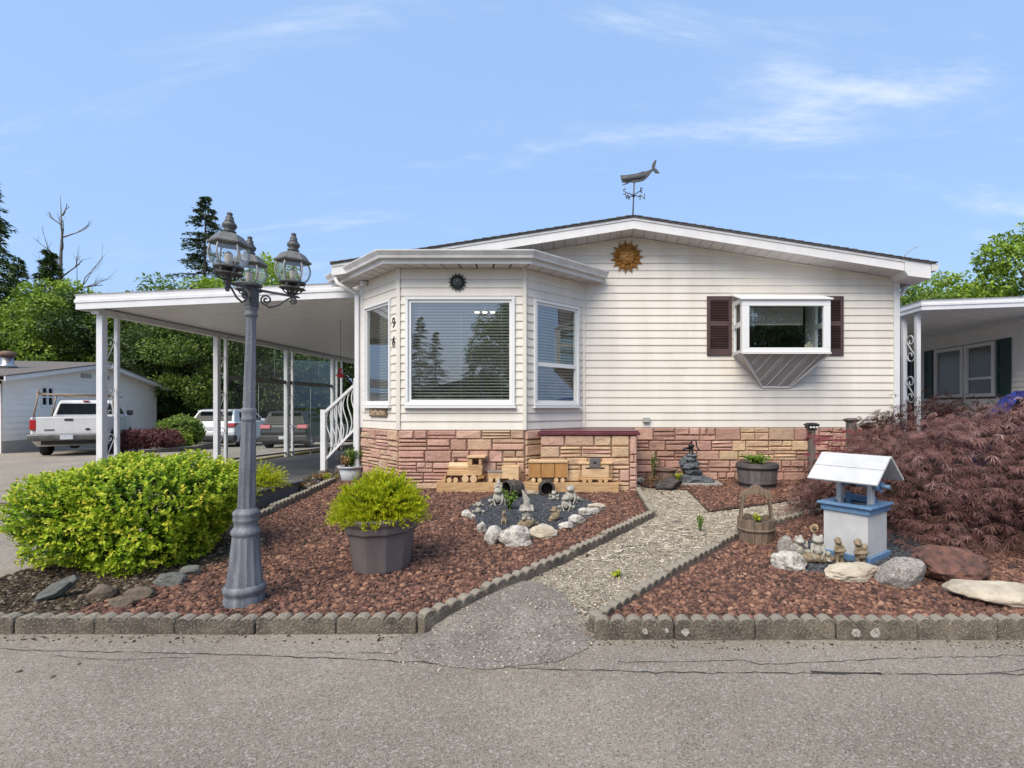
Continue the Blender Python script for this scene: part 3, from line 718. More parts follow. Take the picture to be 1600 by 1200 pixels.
stuff(tag(pebbles('bark_mulch', HEDGE_BED, 4200, 0.008, 0.02, lambda x, y: bed_z(x, y)+0.002, LF['mulch'], 16, flat=0.5), 'mixed bark and pebbles under the golden hedge', 'mulch'))
stuff(tag(pebbles('bark_mulch', STRIP, 1500, 0.012, 0.03, lambda x, y: bed_z(x, y)+0.002, LF['mulch'], 17, flat=0.6), 'stony soil strip beside the carport floor', 'mulch'))

# twigs and chips on the path
g = np.random.default_rng(5)
n = 7000
px, py = g.uniform(-1.1, 4.7, n), g.uniform(3.4, 8.4, n)
k = in_poly(px, py, PATH); px, py = px[k], py[k]; n = len(px)
a = g.normal(0.2, 0.9, n); Ln = g.uniform(0.05, 0.15, n) * np.where(py > 4.5, 1.2, 0.6); Wd = np.where(py > 4.5, g.uniform(0.010, 0.030, n), g.uniform(0.005, 0.016, n))
P_ = np.stack([px, py, np.array([path_z(x, y) for x, y in zip(px, py)]) + g.uniform(0.002, 0.008, n)], 1)
D_ = np.stack([np.cos(a), np.sin(a), g.normal(0, 0.07, n)], 1)
stuff(tag(leaves('path_litter', P_, D_, np.tile([0, 0, 1.0], (n, 1)), Ln, Wd, LF['twig'], np.where(g.uniform(size=n) < 0.2, g.uniform(0, 0.25, n), g.uniform(0.45, 1, n)), fold=-0.2), 'pale twigs and chips lying on the garden path', 'litter'))
stuff(tag(pebbles('path_grit', PATH, 2600, 0.003, 0.009, lambda x, y: path_z(x, y)+0.002, LF['twig'], 18), 'loose grit on the garden path', 'grit'))
def strip_poly(pts, w0, w1):
    return [(x, y + w1) for x, y in pts] + [(x, y - w0) for x, y in reversed(pts)]
stuff(tag(pebbles('road_grit', [(-4.6, 3.25), (-1.1, 3.25), (-1.1, 3.12), (-4.6, 3.17)], 420, 0.003, 0.009, lambda x, y: 0.002, LF['mulch'], 71), 'grit and bark crumbs gathered on the road along the left edging', 'grit'))
stuff(tag(pebbles('road_grit', [(0.05, 3.17), (4.6, 3.17), (4.6, 3.08), (0.3, 3.04), (0.02, 3.1)], 420, 0.003, 0.008, lambda x, y: 0.002, LF['mulch'], 72), 'grit and dry needles gathered on the road along the right edging', 'grit'))
stuff(tag(pebbles('loose_chippings', [(x*1.16 + 0.09, (y-3.3)*1.16 + 3.27) for x, y in APRON], 380, 0.003, 0.008, lambda x, y: max(0.003, apron_z(x, y)) if in_poly(np.array([x]), np.array([y]), APRON)[0] else 0.003, LF['twig'], 73), 'loose chippings strewn over and round the apron at the foot of the path', 'grit'))
stuff(tag(pebbles('spilled_lava', [(-1.0, 3.4), (0.70, 6.2), (0.88, 6.1), (0.0, 4.6), (-0.85, 3.34)], 14, 0.010, 0.02, lambda x, y: path_z(x, y) + 0.004, LF['lava'], 74), 'a few lava rocks spilled along the left edge of the path', 'lava rock'))
# joint across the path
MB().add([(1.12, 7.75, path_z(0,7.75)+0.004), (1.15, 7.75, path_z(0,7.75)+0.004), (1.30, 6.75, path_z(0,6.75)+0.004), (1.27, 6.75, path_z(0,6.75)+0.004)], [(0,1,2,3)]).build('path_joint', MT['crack'], bpy.data.objects['garden_path'])
# crumbs of bark on the road
for i, (u, v, s) in enumerate(((36, 1000, .03), (30, 1050, .03), (83, 1058, .025), (124, 1038, .025), (237, 993, .03), (70, 1007, .012), (40, 1012, .012))):
    y = FPX*EYE/(v-CY); o = put('bark_chip', rock_mesh('bark_chip', 40+i, s*0.6, s*0.35, s*0.2, MT['bark'], sub=1)); o.location = ((u-CX)*y/FPX, y, 0.004); o.rotation_euler = (0, 0, i*0.7)
    tag(o, ('dark bark chip on the road nearest the short wooden stake', 'largest dark bark chip far out on the left of the road', 'dark bark chip farthest out on the road, lowest in the photo', 'dark bark chip on the road right of the other left chips', 'lone dark bark chip right against the road edging', 'tiny dark crumb just before the left edging', 'tiny dark crumb beside the grey stake')[i], 'bark chip', 'bark chips on the road')
# ------------------------------------------------------------------ the mobile home
YW, ZB, RIDGE_X, XL, XR, SLOPE = 8.6, 1.108, 0.82, -3.70, 5.24, 0.156
EXPO = 0.1253
house = thing('mobile_home', 'cream sided mobile home with bay window, brown shutters and stone skirting', 'house', (0.8, YW, 0.2))
def rake_z(x): return 4.30 - SLOPE * abs(x - RIDGE_X)

def board(o, ux, n, x0b, x1b, x0t, x1t, z0, z1):
    """one lapped siding course"""
    o, ux, n = Vector(o), Vector(ux), Vector(n)
    p = lambda x, z, d: Vector((o.x, o.y, 0)) + ux*x + n*d + Z*z
    V = [p(x0b, z0, 0.0), p(x1b, z0, 0.0), p(x0b, z0, 0.017), p(x1b, z0, 0.017), p(x0b, z0+0.012, 0.018), p(x1b, z0+0.012, 0.018), p(x0t, z1, 0.004), p(x1t, z1, 0.004)]
    return MB().add(V, [(0,1,3,2), (2,3,5,4), (4,5,7,6)]).build('siding_board', MT['siding'], house)

LAP = random.Random(12)
def siding(o, ux, n, x0, x1, z0, z1, holes=(), clip=None):
    z = z0
    while z < z1 - 0.01:
        zt = min(z + EXPO, z1)
        spans = [(x0, x1, x0, x1)]
        if clip:
            a, b_, c, d = clip(z, zt, x0, x1)
            if a is None: break
            spans = [(a, b_, c, d)]
        for (h0, h1, hz0, hz1) in holes:
            if z >= hz0 - 0.07 and zt <= hz1 + 0.07:
                ns = []
                for s in spans: ns += [(s[0], h0, s[2], h0), (h1, s[1], h1, s[3])]
                spans = ns
        for s in spans:
            if s[1] - s[0] > 2.6:                    # long courses are lapped somewhere along the wall
                q = s[0] + (s[1]-s[0])*LAP.uniform(0.25, 0.75)
                board(o, ux, n, s[0], q+0.02, s[2], q+0.02, z, zt); board(Vector(o) + Vector(n)*0.0022, ux, n, q, s[1], q, s[3], z + LAP.uniform(-0.001, 0.001), zt)
            elif s[1] - s[0] > 0.01: board(o, ux, n, s[0], s[1], s[2], s[3], z, zt)
        z += EXPO

BAY = [Vector((-3.69, 8.6)), Vector((-2.755, 7.68)), Vector((-0.864, 7.68)), Vector((0.02, 8.6))]
BZT = 3.53
def wall_frame(i):
    a, b_ = BAY[i], BAY[i+1]; u = (b_ - a); l = u.length; u.normalize()
    return a, Vector((u.x, u.y, 0)), Vector((u.y, -u.x, 0)), l
# windows of the bay: wall index, start, end along the wall, bottom, top
BW = [(0, 0.135, 1.088, 1.475, 3.10), (1, 0.105, 1.747, 1.475, 3.10), (2, 0.163, 1.14, 1.475, 3.10)]
for i, s0, s1, z0, z1 in BW:
    a, u, n, l = wall_frame(i)
    siding(a, u, n, 0.03, l-0.03, ZB, BZT, [(s0+0.03, s1-0.03, z0+0.04, z1-0.03)])
def gable_clip(z, zt, x0, x1):
    hb, ht = (4.30 - z)/SLOPE, (4.30 - zt)/SLOPE
    if ht < 0: ht = 0
    if hb <= 0.05: return (None,)*4
    lo = -3.7 if z > 3.5 else 0.05
    a, b_ = max(lo, RIDGE_X-hb), min(x1, RIDGE_X+hb)
    c, d = max(lo, RIDGE_X-ht), min(x1, RIDGE_X+ht)
    return a, b_, c, d
siding((0, YW, 0), (1,0,0), (0,-1,0), 0.05, 5.215, ZB, 4.30, [(2.56, 3.90, 2.33, 3.24)], gable_clip)
# corner trims
for p in BAY[1:3] + [BAY[3]]:
    MB().box(p.x-0.028, p.x+0.028, p.y-0.03, p.y+0.02, ZB, BZT).build('corner_trim', MT['siding'], house)
MB().box(5.21, 5.31, 8.555, 8.66, ZB-0.02, 3.56).build('corner_post', MT['fascia'], house, bevel=0.004)
MB().box(-3.72, -3.66, 8.56, 8.62, ZB, BZT).build('corner_post', MT['fascia'], house, bevel=0.004)
# shell: walls behind the siding, inside room, floor and ceiling
b = MB()
b.box(-3.68, -3.60, 8.62, 24.0, 0.15, 3.55); b.box(5.16, 5.24, 8.62, 24.0, 0.15, 3.55)
b.box(-3.60, 5.16, 23.9, 24.0, 0.15, 3.55)
b.build('side_wall', MT['siding'], house)
b = MB()
b.box(-3.55, 5.15, 12.6, 12.65, 1.0, 3.6); b.box(-3.58, 5.15, 8.66, 12.6, 0.98, 1.02); b.add([(-3.64, 8.655, 1.0), (-2.72, 7.74, 1.0), (-0.90, 7.74, 1.0), (-0.03, 8.655, 1.0)], [(0, 1, 2, 3)]); b.box(0.95, 1.0, 8.64, 12.6, 1.02, 3.5)
b.quad((-3.6, 8.64, 3.5), (5.15, 8.64, 3.5), (5.15, 12.6, 3.5), (-3.6, 12.6, 3.5))
b.build('inner_room', MT['room'], house)
# skirt backing and gable backing
b = MB()
b.box(0.0, 5.24, 8.605, 8.64, 0.05, ZB); b.add([(-3.69, 8.64, 3.5), (5.2, 8.64, 3.5), (RIDGE_X, 8.64, 4.3)], [(0, 1, 2)])
for i in range(3):
    a, u, n, l = wall_frame(i)
    p = [Vector((a.x, a.y, 0)) - n*0.012, Vector((a.x, a.y, 0)) + u*l - n*0.012]
    b.quad(p[0]+Z*0.05, p[1]+Z*0.05, p[1]+Z*ZB, p[0]+Z*ZB)
b.build('skirt_backing', MT['mortar'], house)

# stone skirting, stone by stone
def ashlar(W, H, rr, band=(0.15, 0.2), cw=(0.2, 0.44)):
    out = []; z = 0.0
    while z < H - 0.02:
        bh = rr.uniform(*band)
        if H - z - bh < 0.09: bh = H - z
        x = 0.0
        while x < W - 0.01:
            w = rr.uniform(*cw)
            if W - x - w < 0.12: w = W - x
            k = rr.random()
            if k < 0.38: out.append((x, z, w, bh))
            elif k < 0.62:
                t = bh * rr.choice((0.36, 0.62)); out += [(x, z, w, t), (x, z+t, w, bh-t)]
            elif k < 0.82:
                t = bh * 0.42; sp = w*rr.uniform(0.4, 0.6)
                out += [(x, z, w, t), (x, z+t, sp, bh-t), (x+sp, z+t, w-sp, bh-t)]
            else:
                t = bh/3; out += [(x, z, w, t), (x, z+t, w, t), (x, z+2*t, w, t)]
            x += w
        z += bh
    return out
def stones(o, ux, n, W, z0, z1, seed, pick, parent, x_off=0.0):
    rr = random.Random(seed); o, ux, n = Vector((o[0], o[1], 0)), Vector(ux), Vector(n)
    for (x, z, w, h) in ashlar(W, z1-z0, rr):
        g_ = 0.005; x0, x1, a0, a1 = x+g_, x+w-g_, z0+z+g_, z0+z+h-g_
        ch = min(0.017, h*0.28); dd = [0.030 + rr.uniform(-0.007, 0.011) + (0.008 if h > 0.1 else 0) for _ in range(4)]
        mid = 0.044 + rr.uniform(-0.008, 0.012)
        p = lambda xx, zz, d: o + ux*(xx + x_off) + n*d + Z*zz
        j = lambda: rr.uniform(-0.005, 0.005)
        q = [(x0, a0), (x1, a0), (x1, a1), (x0, a1)]
        r = [(x0+ch+j(), a0+ch+j()), (x1-ch+j(), a0+ch+j()), (x1-ch+j(), a1-ch*0.7+j()), (x0+ch+j(), a1-ch*0.7+j())]
        cx_, cz_ = (x0+x1)/2 + rr.uniform(-0.2, 0.2)*w, (a0+a1)/2 + rr.uniform(-0.15, 0.15)*h
        V = [p(*t, -0.01) for t in q] + [p(t[0], t[1], 0.016) for t in q] + [p(*t, d) for t, d in zip(r, dd)]
        F = []
        for k in range(4):
            l = (k+1) % 4; F += [(k, l, 4+l, 4+k), (4+k, 4+l, 8+l, 8+k)]
        F.append((8, 9, 10, 11))
        MB().add(V, F).build('stone', MT[pick(rr, (x+w/2)/W, (z+h/2)/(z1-z0))], parent)
ch_ = lambda rr, *ws: rr.choices([w[0] for w in ws], [w[1] for w in ws])[0]
def pick_left(rr, fx, fz): return ch_(rr, ('st_pink', 6), ('st_cream', 2), ('st_rose', 2))
def pick_front(rr, fx, fz):
    if fx < 0.62: return ch_(rr, ('st_rose', 6), ('st_pink', 5), ('st_cream', 0.7))
    return ch_(rr, ('st_cream', 6), ('st_pink', 3), ('st_rose', 1.5))
def pick_right(rr, fx, fz): return ch_(rr, ('st_pink', 3), ('st_cream', 5), ('st_tan', 2))
def pick_box(rr, fx, fz): return ch_(rr, ('st_tan', 6), ('st_cream', 4), ('st_pink', 1))
def pick_main(rr, fx, fz):
    if 0.36 < fx < 0.66 and fz > 0.42: return ch_(rr, ('st_tan', 7), ('st_cream', 2), ('st_rose', 1))
    if fx < 0.12: return ch_(rr, ('st_brown', 6), ('st_rose', 3))
    return ch_(rr, ('st_rose', 5), ('st_brown', 4), ('st_pink', 1.2))
for i, pk in ((0, pick_left), (1, pick_front), (2, pick_right)):
    a, u, n, l = wall_frame(i)
    stones(a, u, n, l if i != 2 else 0.62, 0.16, ZB-0.006, 31+i, pk, house)
stones((0.86, YW-0.006), (1,0,0), (0,-1,0), 4.4, 0.18, ZB-0.006, 35, pick_main, house)
# stone clad box with the maroon lid
sb = thing('stone_planter_box', 'tan stone clad box with maroon lid beside the bay window', 'stone box', (0.1, 7.6, 0.2))
MB().box(-0.61, 0.81, 7.60, 8.55, 0.1, 1.033).build('body', MT['mortar'], sb)
stones((-0.62, 7.59), (1,0,0), (0,-1,0), 1.32, 0.18, 1.032, 36, pick_box, sb)
stones((0.70, 7.59), (1,0,0), (0,-1,0), 0.11, 0.18, 1.032, 37, lambda *a: 'st_pink', sb)
MB().box(-0.66, 0.85, 7.53, 8.56, 1.035, 1.08).box(-0.64, 0.83, 7.55, 8.56, 1.0815, 1.10).build('lid', MT['maroon'], sb, bevel=0.006)

# windows -----------------------------------------------------------------
def window(o, ux, n, s0, s1, z0, z1, fw=0.062, rail=None, blind=None, sill=True, name='window'):
    """frame proud of the siding, glass set back, blind behind it"""
    o, ux, n = Vector((o[0], o[1], 0)), Vector(ux), Vector(n)
    c = lambda s, d, z: o + ux*s + n*d + Z*z
    def fr(b, a0, a1, b0, b1, w, d0, d1):
        for (q0, q1, r0, r1) in ((a0, a1, b0, b0+w), (a0, a1, b1-w, b1), (a0, a0+w, b0+w, b1-w), (a1-w, a1, b0+w, b1-w)):
            b.obox(c((q0+q1)/2, (d0+d1)/2, (r0+r1)/2), ux*(q1-q0)/2, n*(d1-d0)/2, Z*(r1-r0)/2)
    b = MB(); fr(b, s0, s1, z0, z1, fw*0.62, -0.03, 0.045)
    w = b.build(name, MT['vinylwhite'], house, bevel=0.004)
    b = MB(); fr(b, s0+fw*0.64, s1-fw*0.64, z0+fw*0.64, z1-fw*0.64, fw*0.5, -0.03, 0.02); b.build('sash', MT['vinylwhite'], w)
    g0, g1, h0, h1 = s0+fw, s1-fw, z0+fw, z1-fw
    if rail:
        MB().obox(c((g0+g1)/2, 0.0, rail), ux*(g1-g0)/2, n*0.025, Z*0.032).build('meeting_rail', MT['vinylwhite'], w)
        for (r0, r1, d) in ((h0, rail-0.03, -0.004), (rail+0.03, h1, 0.008)):
            MB().add([c(g0, d, r0), c(g1, d, r0), c(g1, d, r1), c(g0, d, r1)], [(0,1,2,3)]).build('pane', MT['glass'], w)
    else:
        MB().add([c(g0, 0, h0), c(g1, 0, h0), c(g1, 0, h1), c(g0, 0, h1)], [(0,1,2,3)]).build('pane', MT['glass'], w)
    if sill:
        MB().obox(c((s0+s1)/2, 0.035, z0-0.022), ux*((s1-s0)/2+0.015), n*0.04, Z*0.018).build('sill', MT['vinylwhite'], w)
    if blind:
        b = MB(); k = h1 - 0.03; bs0, bs1 = blind[0], blind[1]
        t = Vector(n)*math.cos(blind[2]) + Z*math.sin(blind[2])
        while k > blind[3]:
            b.obox(c((bs0+bs1)/2, -0.055, k), ux*(bs1-bs0)/2, t*0.022, t.cross(ux)*0.0012)
            k -= 0.046
        for s in (bs0+0.12, (bs0+bs1)/2, bs1-0.12):
            b.obox(c(s, -0.031, (h1+blind[3])/2), ux*0.0012, n*0.0008, Z*(h1-blind[3])/2)
        b.obox(c((bs0+bs1)/2, -0.055, h1+0.012), ux*(bs1-bs0)/2, n*0.03, Z*0.025)
        b.build('blind', MT['blind'], w)
    return w
a, u, n, l = wall_frame(0); window(a, u, n, *BW[0][1:], blind=(BW[0][1]+0.40, BW[0][2]-0.07, 0.45, 1.56))
a, u, n, l = wall_frame(1); window(a, u, n, *BW[1][1:], fw=0.075, blind=(BW[1][1]+0.085, BW[1][2]-0.085, 0.42, 1.56))
a, u, n, l = wall_frame(2); window(a, u, n, *BW[2][1:], fw=0.07, rail=2.11, blind=(BW[2][1]+0.08, BW[2][2]-0.08, 0.42, 1.56))

# garden window -------------------------------------------------------------
gx0, gx1, gyf, gz0, gz1 = 2.525, 3.925, 8.09, 2.315, 3.145
gw = None
b = MB()
F_ = 0.085
for (x0, x1, z0, z1) in ((gx0, gx1, gz0, gz0+0.075), (gx0, gx1, gz1-0.095, gz1), (gx0, gx0+0.115, gz0+0.075, gz1-0.095), (gx1-0.11, gx1, gz0+0.075, gz1-0.095)):
    b.box(x0, x1, gyf, gyf+0.06, z0, z1)
gw = b.build('garden_window', MT['vinylwhite'], house, bevel=0.005)
MB().quad((gx0+0.1, gyf+0.03, gz0+0.07), (gx1-0.1, gyf+0.03, gz0+0.07), (gx1-0.1, gyf+0.03, gz1-0.09), (gx0+0.1, gyf+0.03, gz1-0.09)).build('pane', MT['glass'], gw)
for X, t in ((gx0, 1), (gx1, -1)):     # the narrow side lights, each with two panes
    b = MB(); xa, xb = (X, X+0.045*t) if t > 0 else (X+0.045*t, X)
    y0, y1 = gyf+0.062, YW-0.02
    for (ya, yb, za, zb) in ((y0, y1, gz0, gz0+0.05), (y0, y1, 3.12, 3.20), (y0, y0+0.045, gz0+0.05, 3.12), (y1-0.05, y1, gz0+0.05, 3.12), (y0+0.045, y1-0.05, 2.74, 2.82)):
        b.box(xa, xb, ya, yb, za, zb)
    b.build('side_sash', MT['vinylwhite'], gw, bevel=0.003)
    for (za, zb) in ((gz0+0.05, 2.74), (2.82, 3.12)):
        MB().quad((X+0.02*t, y0+0.04, za), (X+0.02*t, y1-0.045, za), (X+0.02*t, y1-0.045, zb), (X+0.02*t, y0+0.04, zb)).build('pane', MT['glass'], gw)
MB().add([(gx0-0.03, gyf-0.03, gz1+0.002), (gx1+0.03, gyf-0.03, gz1+0.002), (gx1+0.03, YW-0.02, 3.31), (gx0-0.03, YW-0.02, 3.31),
          (gx0-0.03, gyf-0.03, gz1+0.022), (gx1+0.03, gyf-0.03, gz1+0.022), (gx1+0.03, YW-0.02, 3.335), (gx0-0.03, YW-0.02, 3.335)],
         [(0,3,2,1),(4,5,6,7),(0,1,5,4),(1,2,6,5),(2,3,7,6),(3,0,4,7)]).build('top_cover', MT['vinylwhite'], gw)
MB().box(gx0+0.005, gx1-0.005, gyf+0.065, YW+0.06, gz0-0.005, gz0+0.03).build('shelf', MT['vinylwhite'], gw)
b = MB(); k = 3.10
while k > 2.83:
    b.obox(((gx0+gx1)/2-0.1, YW-0.03, k), (0.56, 0, 0), (0, 0.016, -0.012), (0, 0.001, 0.001)); k -= 0.022
b.build('blind', MT['blind'], gw)
MB().box(gx0+0.03, gx0+0.05, YW+0.0, YW+0.3, 2.35, 3.3).box(gx1-0.05, gx1-0.03, YW+0.0, YW+0.3, 2.35, 3.3).build('reveal', MT['vinylwhite'], gw)
# hopper shaped underside
ft = [Vector((gx0, gyf, gz0-0.002)), Vector((gx1, gyf, gz0-0.002))]; bt = [Vector((3.01, YW-0.03, 1.785)), Vector((3.47, YW-0.03, 1.785))]; wl = [Vector((gx0, YW-0.02, gz0-0.002)), Vector((gx1, YW-0.02, gz0-0.002))]
up = MB().add([ft[0], ft[1], bt[1], bt[0], wl[0], wl[1]], [(0,1,2,3), (0,3,4), (1,5,2), (0,4,5,1), (4,3,2,5)]).build('under_panel', MT['underpanel'], gw)
b = MB()
b.bar(ft[0], bt[0], 0.03, 0.02, (0,-1,0)); b.bar(ft[1], bt[1], 0.03, 0.02, (0,-1,0)); b.bar(ft[0]+Vector((0,-.01,-.01)), ft[1]+Vector((0,-.01,-.01)), 0.03, 0.03); b.bar(bt[0], bt[1], 0.03, 0.03); b.bar(wl[0], bt[0], 0.02, 0.03)
b.build('panel_trim', MT['soffit'], gw)
nn = (ft[1]-ft[0]).cross(bt[0]-ft[0]).normalized(); nn = nn if nn.y < 0 else -nn
b = MB()
dn = Vector((-0.30, 0.0, 0)); 
for k in range(8):
    s = gx0 + 0.12 + k*0.19
    top = Vector((s, gyf, gz0-0.02)); fx = lambda t: (s - 0.34*t)
    ts = [t for t in np.linspace(0, 1, 40) if (gx0 + (3.01-gx0)*t + 0.02) < fx(t) < (gx1 + (3.47-gx1)*t - 0.02)]
    if len(ts) > 3:
        pt = lambda t: Vector((fx(t), gyf + (YW-0.03-gyf)*t, gz0 + (1.785-gz0)*t)) + nn*0.004
        b.bar(pt(ts[0]), pt(ts[-1]), 0.014, 0.012, nn); 
        if k % 2: b.bar(pt(ts[0])+Vector((0.045,0,0)), pt(ts[-1])+Vector((0.045,0,0)), 0.007, 0.010, nn)
b.build('panel_rib', MT['soffit'], gw)
# a small pale ornament standing on the shelf
tag(put('shelf_ornament', ball_mesh([(0,0,0.06,0.055,0.05,0.06), (0.0,0,0.14,0.04,0.038,0.04), (0.05,0,0.09,0.03,0.03,0.05), (-0.05,0,0.09,0.03,0.03,0.05)], 0.012, 'shelf_ornament')), 'small pale bear ornament inside the garden window', 'ornament')
o = bpy.data.objects['shelf_ornament']; o.location = (3.70, 8.36, gz0+0.03); o.data.materials.append(MT['statue'])

def shutter(x0, x1):
    y = YW - 0.045; z0, z1 = 2.315, 3.305
    b = MB()
    for (a0, a1, c0, c1) in ((x0, x0+0.055, z0, z1), (x1-0.055, x1, z0, z1), (x0+0.055, x1-0.055, z0, z0+0.11), (x0+0.055, x1-0.055, z1-0.075, z1), (x0+0.055, x1-0.055, 2.80, 2.89)):
        b.box(a0, a1, y, y+0.035, c0, c1)
    s = b.build('shutter', MT['shutter'], house, bevel=0.004)
    b = MB()
    for (c0, c1) in ((z0+0.11, 2.80), (2.89, z1-0.075)):
        k = c0 + 0.014
        while k < c1:
            b.obox(((x0+x1)/2, y+0.018, k), ((x1-x0)/2-0.054, 0, 0), (0, 0.012, -0.010), (0, 0.002, 0.0025)); k += 0.0275
    b.build('louvres', MT['shutter'], s)
    MB().box(x0+0.054, x1-0.054, y+0.029, y+0.034, z0+0.1, z1-0.07).build('shutter_back', MT['shutter'], s)
shutter(2.085, 2.50); shutter(3.955, 4.37)

# roof, rake boards, soffit panels ---------------------------------------------
YR = 8.17
for sgn, xe in ((1, 5.62), (-1, -4.02)):
    q = lambda x, dz: 4.478 - SLOPE*abs(x-RIDGE_X) + dz
    MB().add([(RIDGE_X, YR-0.03, q(RIDGE_X,0)), (xe, YR-0.03, q(xe,0)), (xe, 24.3, q(xe,0)), (RIDGE_X, 24.3, q(RIDGE_X,0)),
              (RIDGE_X, YR-0.03, q(RIDGE_X,.02)), (xe, YR-0.03, q(xe,.02)), (xe, 24.3, q(xe,.02)), (RIDGE_X, 24.3, q(RIDGE_X,.02))],
             [(0,1,2,3),(4,7,6,5),(0,4,5,1),(1,5,6,2),(2,6,7,3)]).build('roof', MT['shingle'], house)
    x = RIDGE_X; rr = random.Random(3 + sgn)
    while abs(x - RIDGE_X) < abs(xe - RIDGE_X) - 0.05:      # shingle butts along the rake
        x2 = x + sgn*0.142; t = rr.uniform(0.010, 0.018)
        MB().add([(x, YR-0.045, q(x,.021)), (x2, YR-0.045, q(x2,.021)), (x2, YR+0.25, q(x2,.021)), (x, YR+0.25, q(x,.021)),
                  (x, YR-0.045, q(x,.024)), (x2, YR-0.045, q(x2,.021)+t), (x2, YR+0.25, q(x2,.021)+t), (x, YR+0.25, q(x,.024))],
                 [(0,1,2,3),(4,7,6,5),(0,4,5,1),(1,5,6,2),(2,6,7,3),(3,7,4,0)]).build('shingle', MT['shingle'], house)
        x = x2
    xf = 5.14 if sgn > 0 else -4.0
    MB().prism([(RIDGE_X, 4.30), (xf, rake_z(xf)), (xf, rake_z(xf)+0.176), (RIDGE_X, 4.476)], (0, YR, 0), (1,0,0), (0,0,1), (0, 0.03, 0)).build('rake_board', MT['fascia'], house)
    MB().prism([(RIDGE_X, 4.435), (xf, rake_z(xf)+0.135), (xf, rake_z(xf)+0.174), (RIDGE_X, 4.474)], (0, YR-0.012, 0), (1,0,0), (0,0,1), (0, 0.011, 0)).build('drip_edge', MT['gutter'], house)
    x = RIDGE_X; k = 0
    while abs(x - RIDGE_X) < abs(xf - RIDGE_X) - 0.02:
        x2 = x + sgn*0.185; e = 0.004
        a0, a1 = x + sgn*e, x2 - sgn*e
        zq = lambda xx: rake_z(xx) + 0.004
        MB().add([(a0, YR+0.03, zq(a0)), (a1, YR+0.03, zq(a1)), (a1, YW, zq(a1)), (a0, YW, zq(a0)), (a0, YR+0.03, zq(a0)+.012), (a1, YR+0.03, zq(a1)+.012), (a1, YW, zq(a1)+.012), (a0, YW, zq(a0)+.012)],
                 [(0,1,2,3),(4,7,6,5),(0,4,5,1),(1,5,6,2),(2,6,7,3),(3,7,4,0)]).build('soffit_panel', MT['soffit'], house)
        x = x2
    MB().prism([(RIDGE_X, 4.295), (xf, rake_z(xf)-0.005), (xf, rake_z(xf)-0.03), (RIDGE_X, 4.27)], (0, YW-0.03, 0), (1,0,0), (0,0,1), (0, 0.02, 0)).build('frieze_trim', MT['siding'], house)
# boxed eave return and gutter at the right corner
MB().prism([(5.145, 3.62), (5.20, 3.545), (5.56, 3.50), (5.56, 3.735), (5.145, 3.80)], (0, YR-0.004, 0), (1,0,0), (0,0,1), (0, 0.43, 0)).build('eave_box', MT['fascia'], house)
MB().box(5.50, 5.56, YR+0.43, 24.2, 3.50, 3.73).build('eave_fascia', MT['fascia'], house)
MB().sweep([(5.565, YR-0.02), (5.565, 24.2)], [(0, 3.62), (0.085, 3.62), (0.10, 3.66), (0.125, 3.72), (0.115, 3.728), (0, 3.728)]).build('gutter', MT['gutter'], house)
MB().tube([(5.60, 8.9, 3.62), (5.60, 8.9, 3.52), (5.57, 8.9, 3.44), (5.46, 8.9, 3.37), (5.34, 8.9, 3.33)], 0.04, 8).build('downspout_elbow', MT['fascia'], house)
MB().tube([(5.09, YR-0.02, 3.80), (5.15, YR-0.05, 3.90), (5.25, YR-0.05, 3.97), (5.31, YR-0.05, 3.99), (5.33, YR-0.05, 4.02)], 0.007, 6).build('service_hook', MT['box'], house)
# bay roof: soffit, fascia, gutter, low roof
path = [(-4.10, 9.02), (-2.755, 7.68), (-0.864, 7.68), (0.145, 8.73)]
D1 = 0.28
def offs(d):
    m = MB(); m.sweep(path, [(d, 0), (d+0.001, 0), (d, 0.001)]); return [Vector(m.v[i*3]) for i in range(4)]
o1 = offs(D1); w1 = offs(0.0)
for i in range(3):                       # soffit in short panels
    L_ = (o1[i+1]-o1[i]).length; kk = max(3, int(L_/0.24))
    for k in range(kk):
        f = lambda t, A, B: A.lerp(B, t)
        t0, t1 = k/kk + 0.006, (k+1)/kk - 0.006
        q = [f(t0, o1[i], o1[i+1]), f(t1, o1[i], o1[i+1]), f(t1, w1[i], w1[i+1]), f(t0, w1[i], w1[i+1])]
        MB().add([p + Z*3.532 for p in q] + [p + Z*3.542 for p in q], [(0,1,2,3),(4,7,6,5),(0,4,5,1),(1,5,6,2),(2,6,7,3),(3,7,4,0)]).build('soffit_panel', MT['soffit'], house)
MB().sweep(path, [(D1, 3.52), (D1+0.02, 3.52), (D1+0.02, 3.60), (D1+0.012, 3.60), (D1+0.012, 3.66), (D1, 3.66)]).build('bay_fascia', MT['fascia'], house)
MB().sweep(path, [(D1+0.021, 3.585), (D1+0.085, 3.585), (D1+0.095, 3.62), (D1+0.135, 3.675), (D1+0.135, 3.69), (D1+0.12, 3.69), (D1+0.08, 3.625), (D1+0.035, 3.60), (D1+0.035, 3.69), (D1+0.021, 3.69)]).build('bay_gutter', MT['gutter'], house)
o2 = offs(D1+0.03)
MB().add([p + Z*3.675 for p in o2] + [Vector((0.1, 8.59, 3.84)), Vector((-3.9, 8.59, 3.84))], [(0,1,2,3,4,5)]).build('bay_roof', MT['shingle'], house)
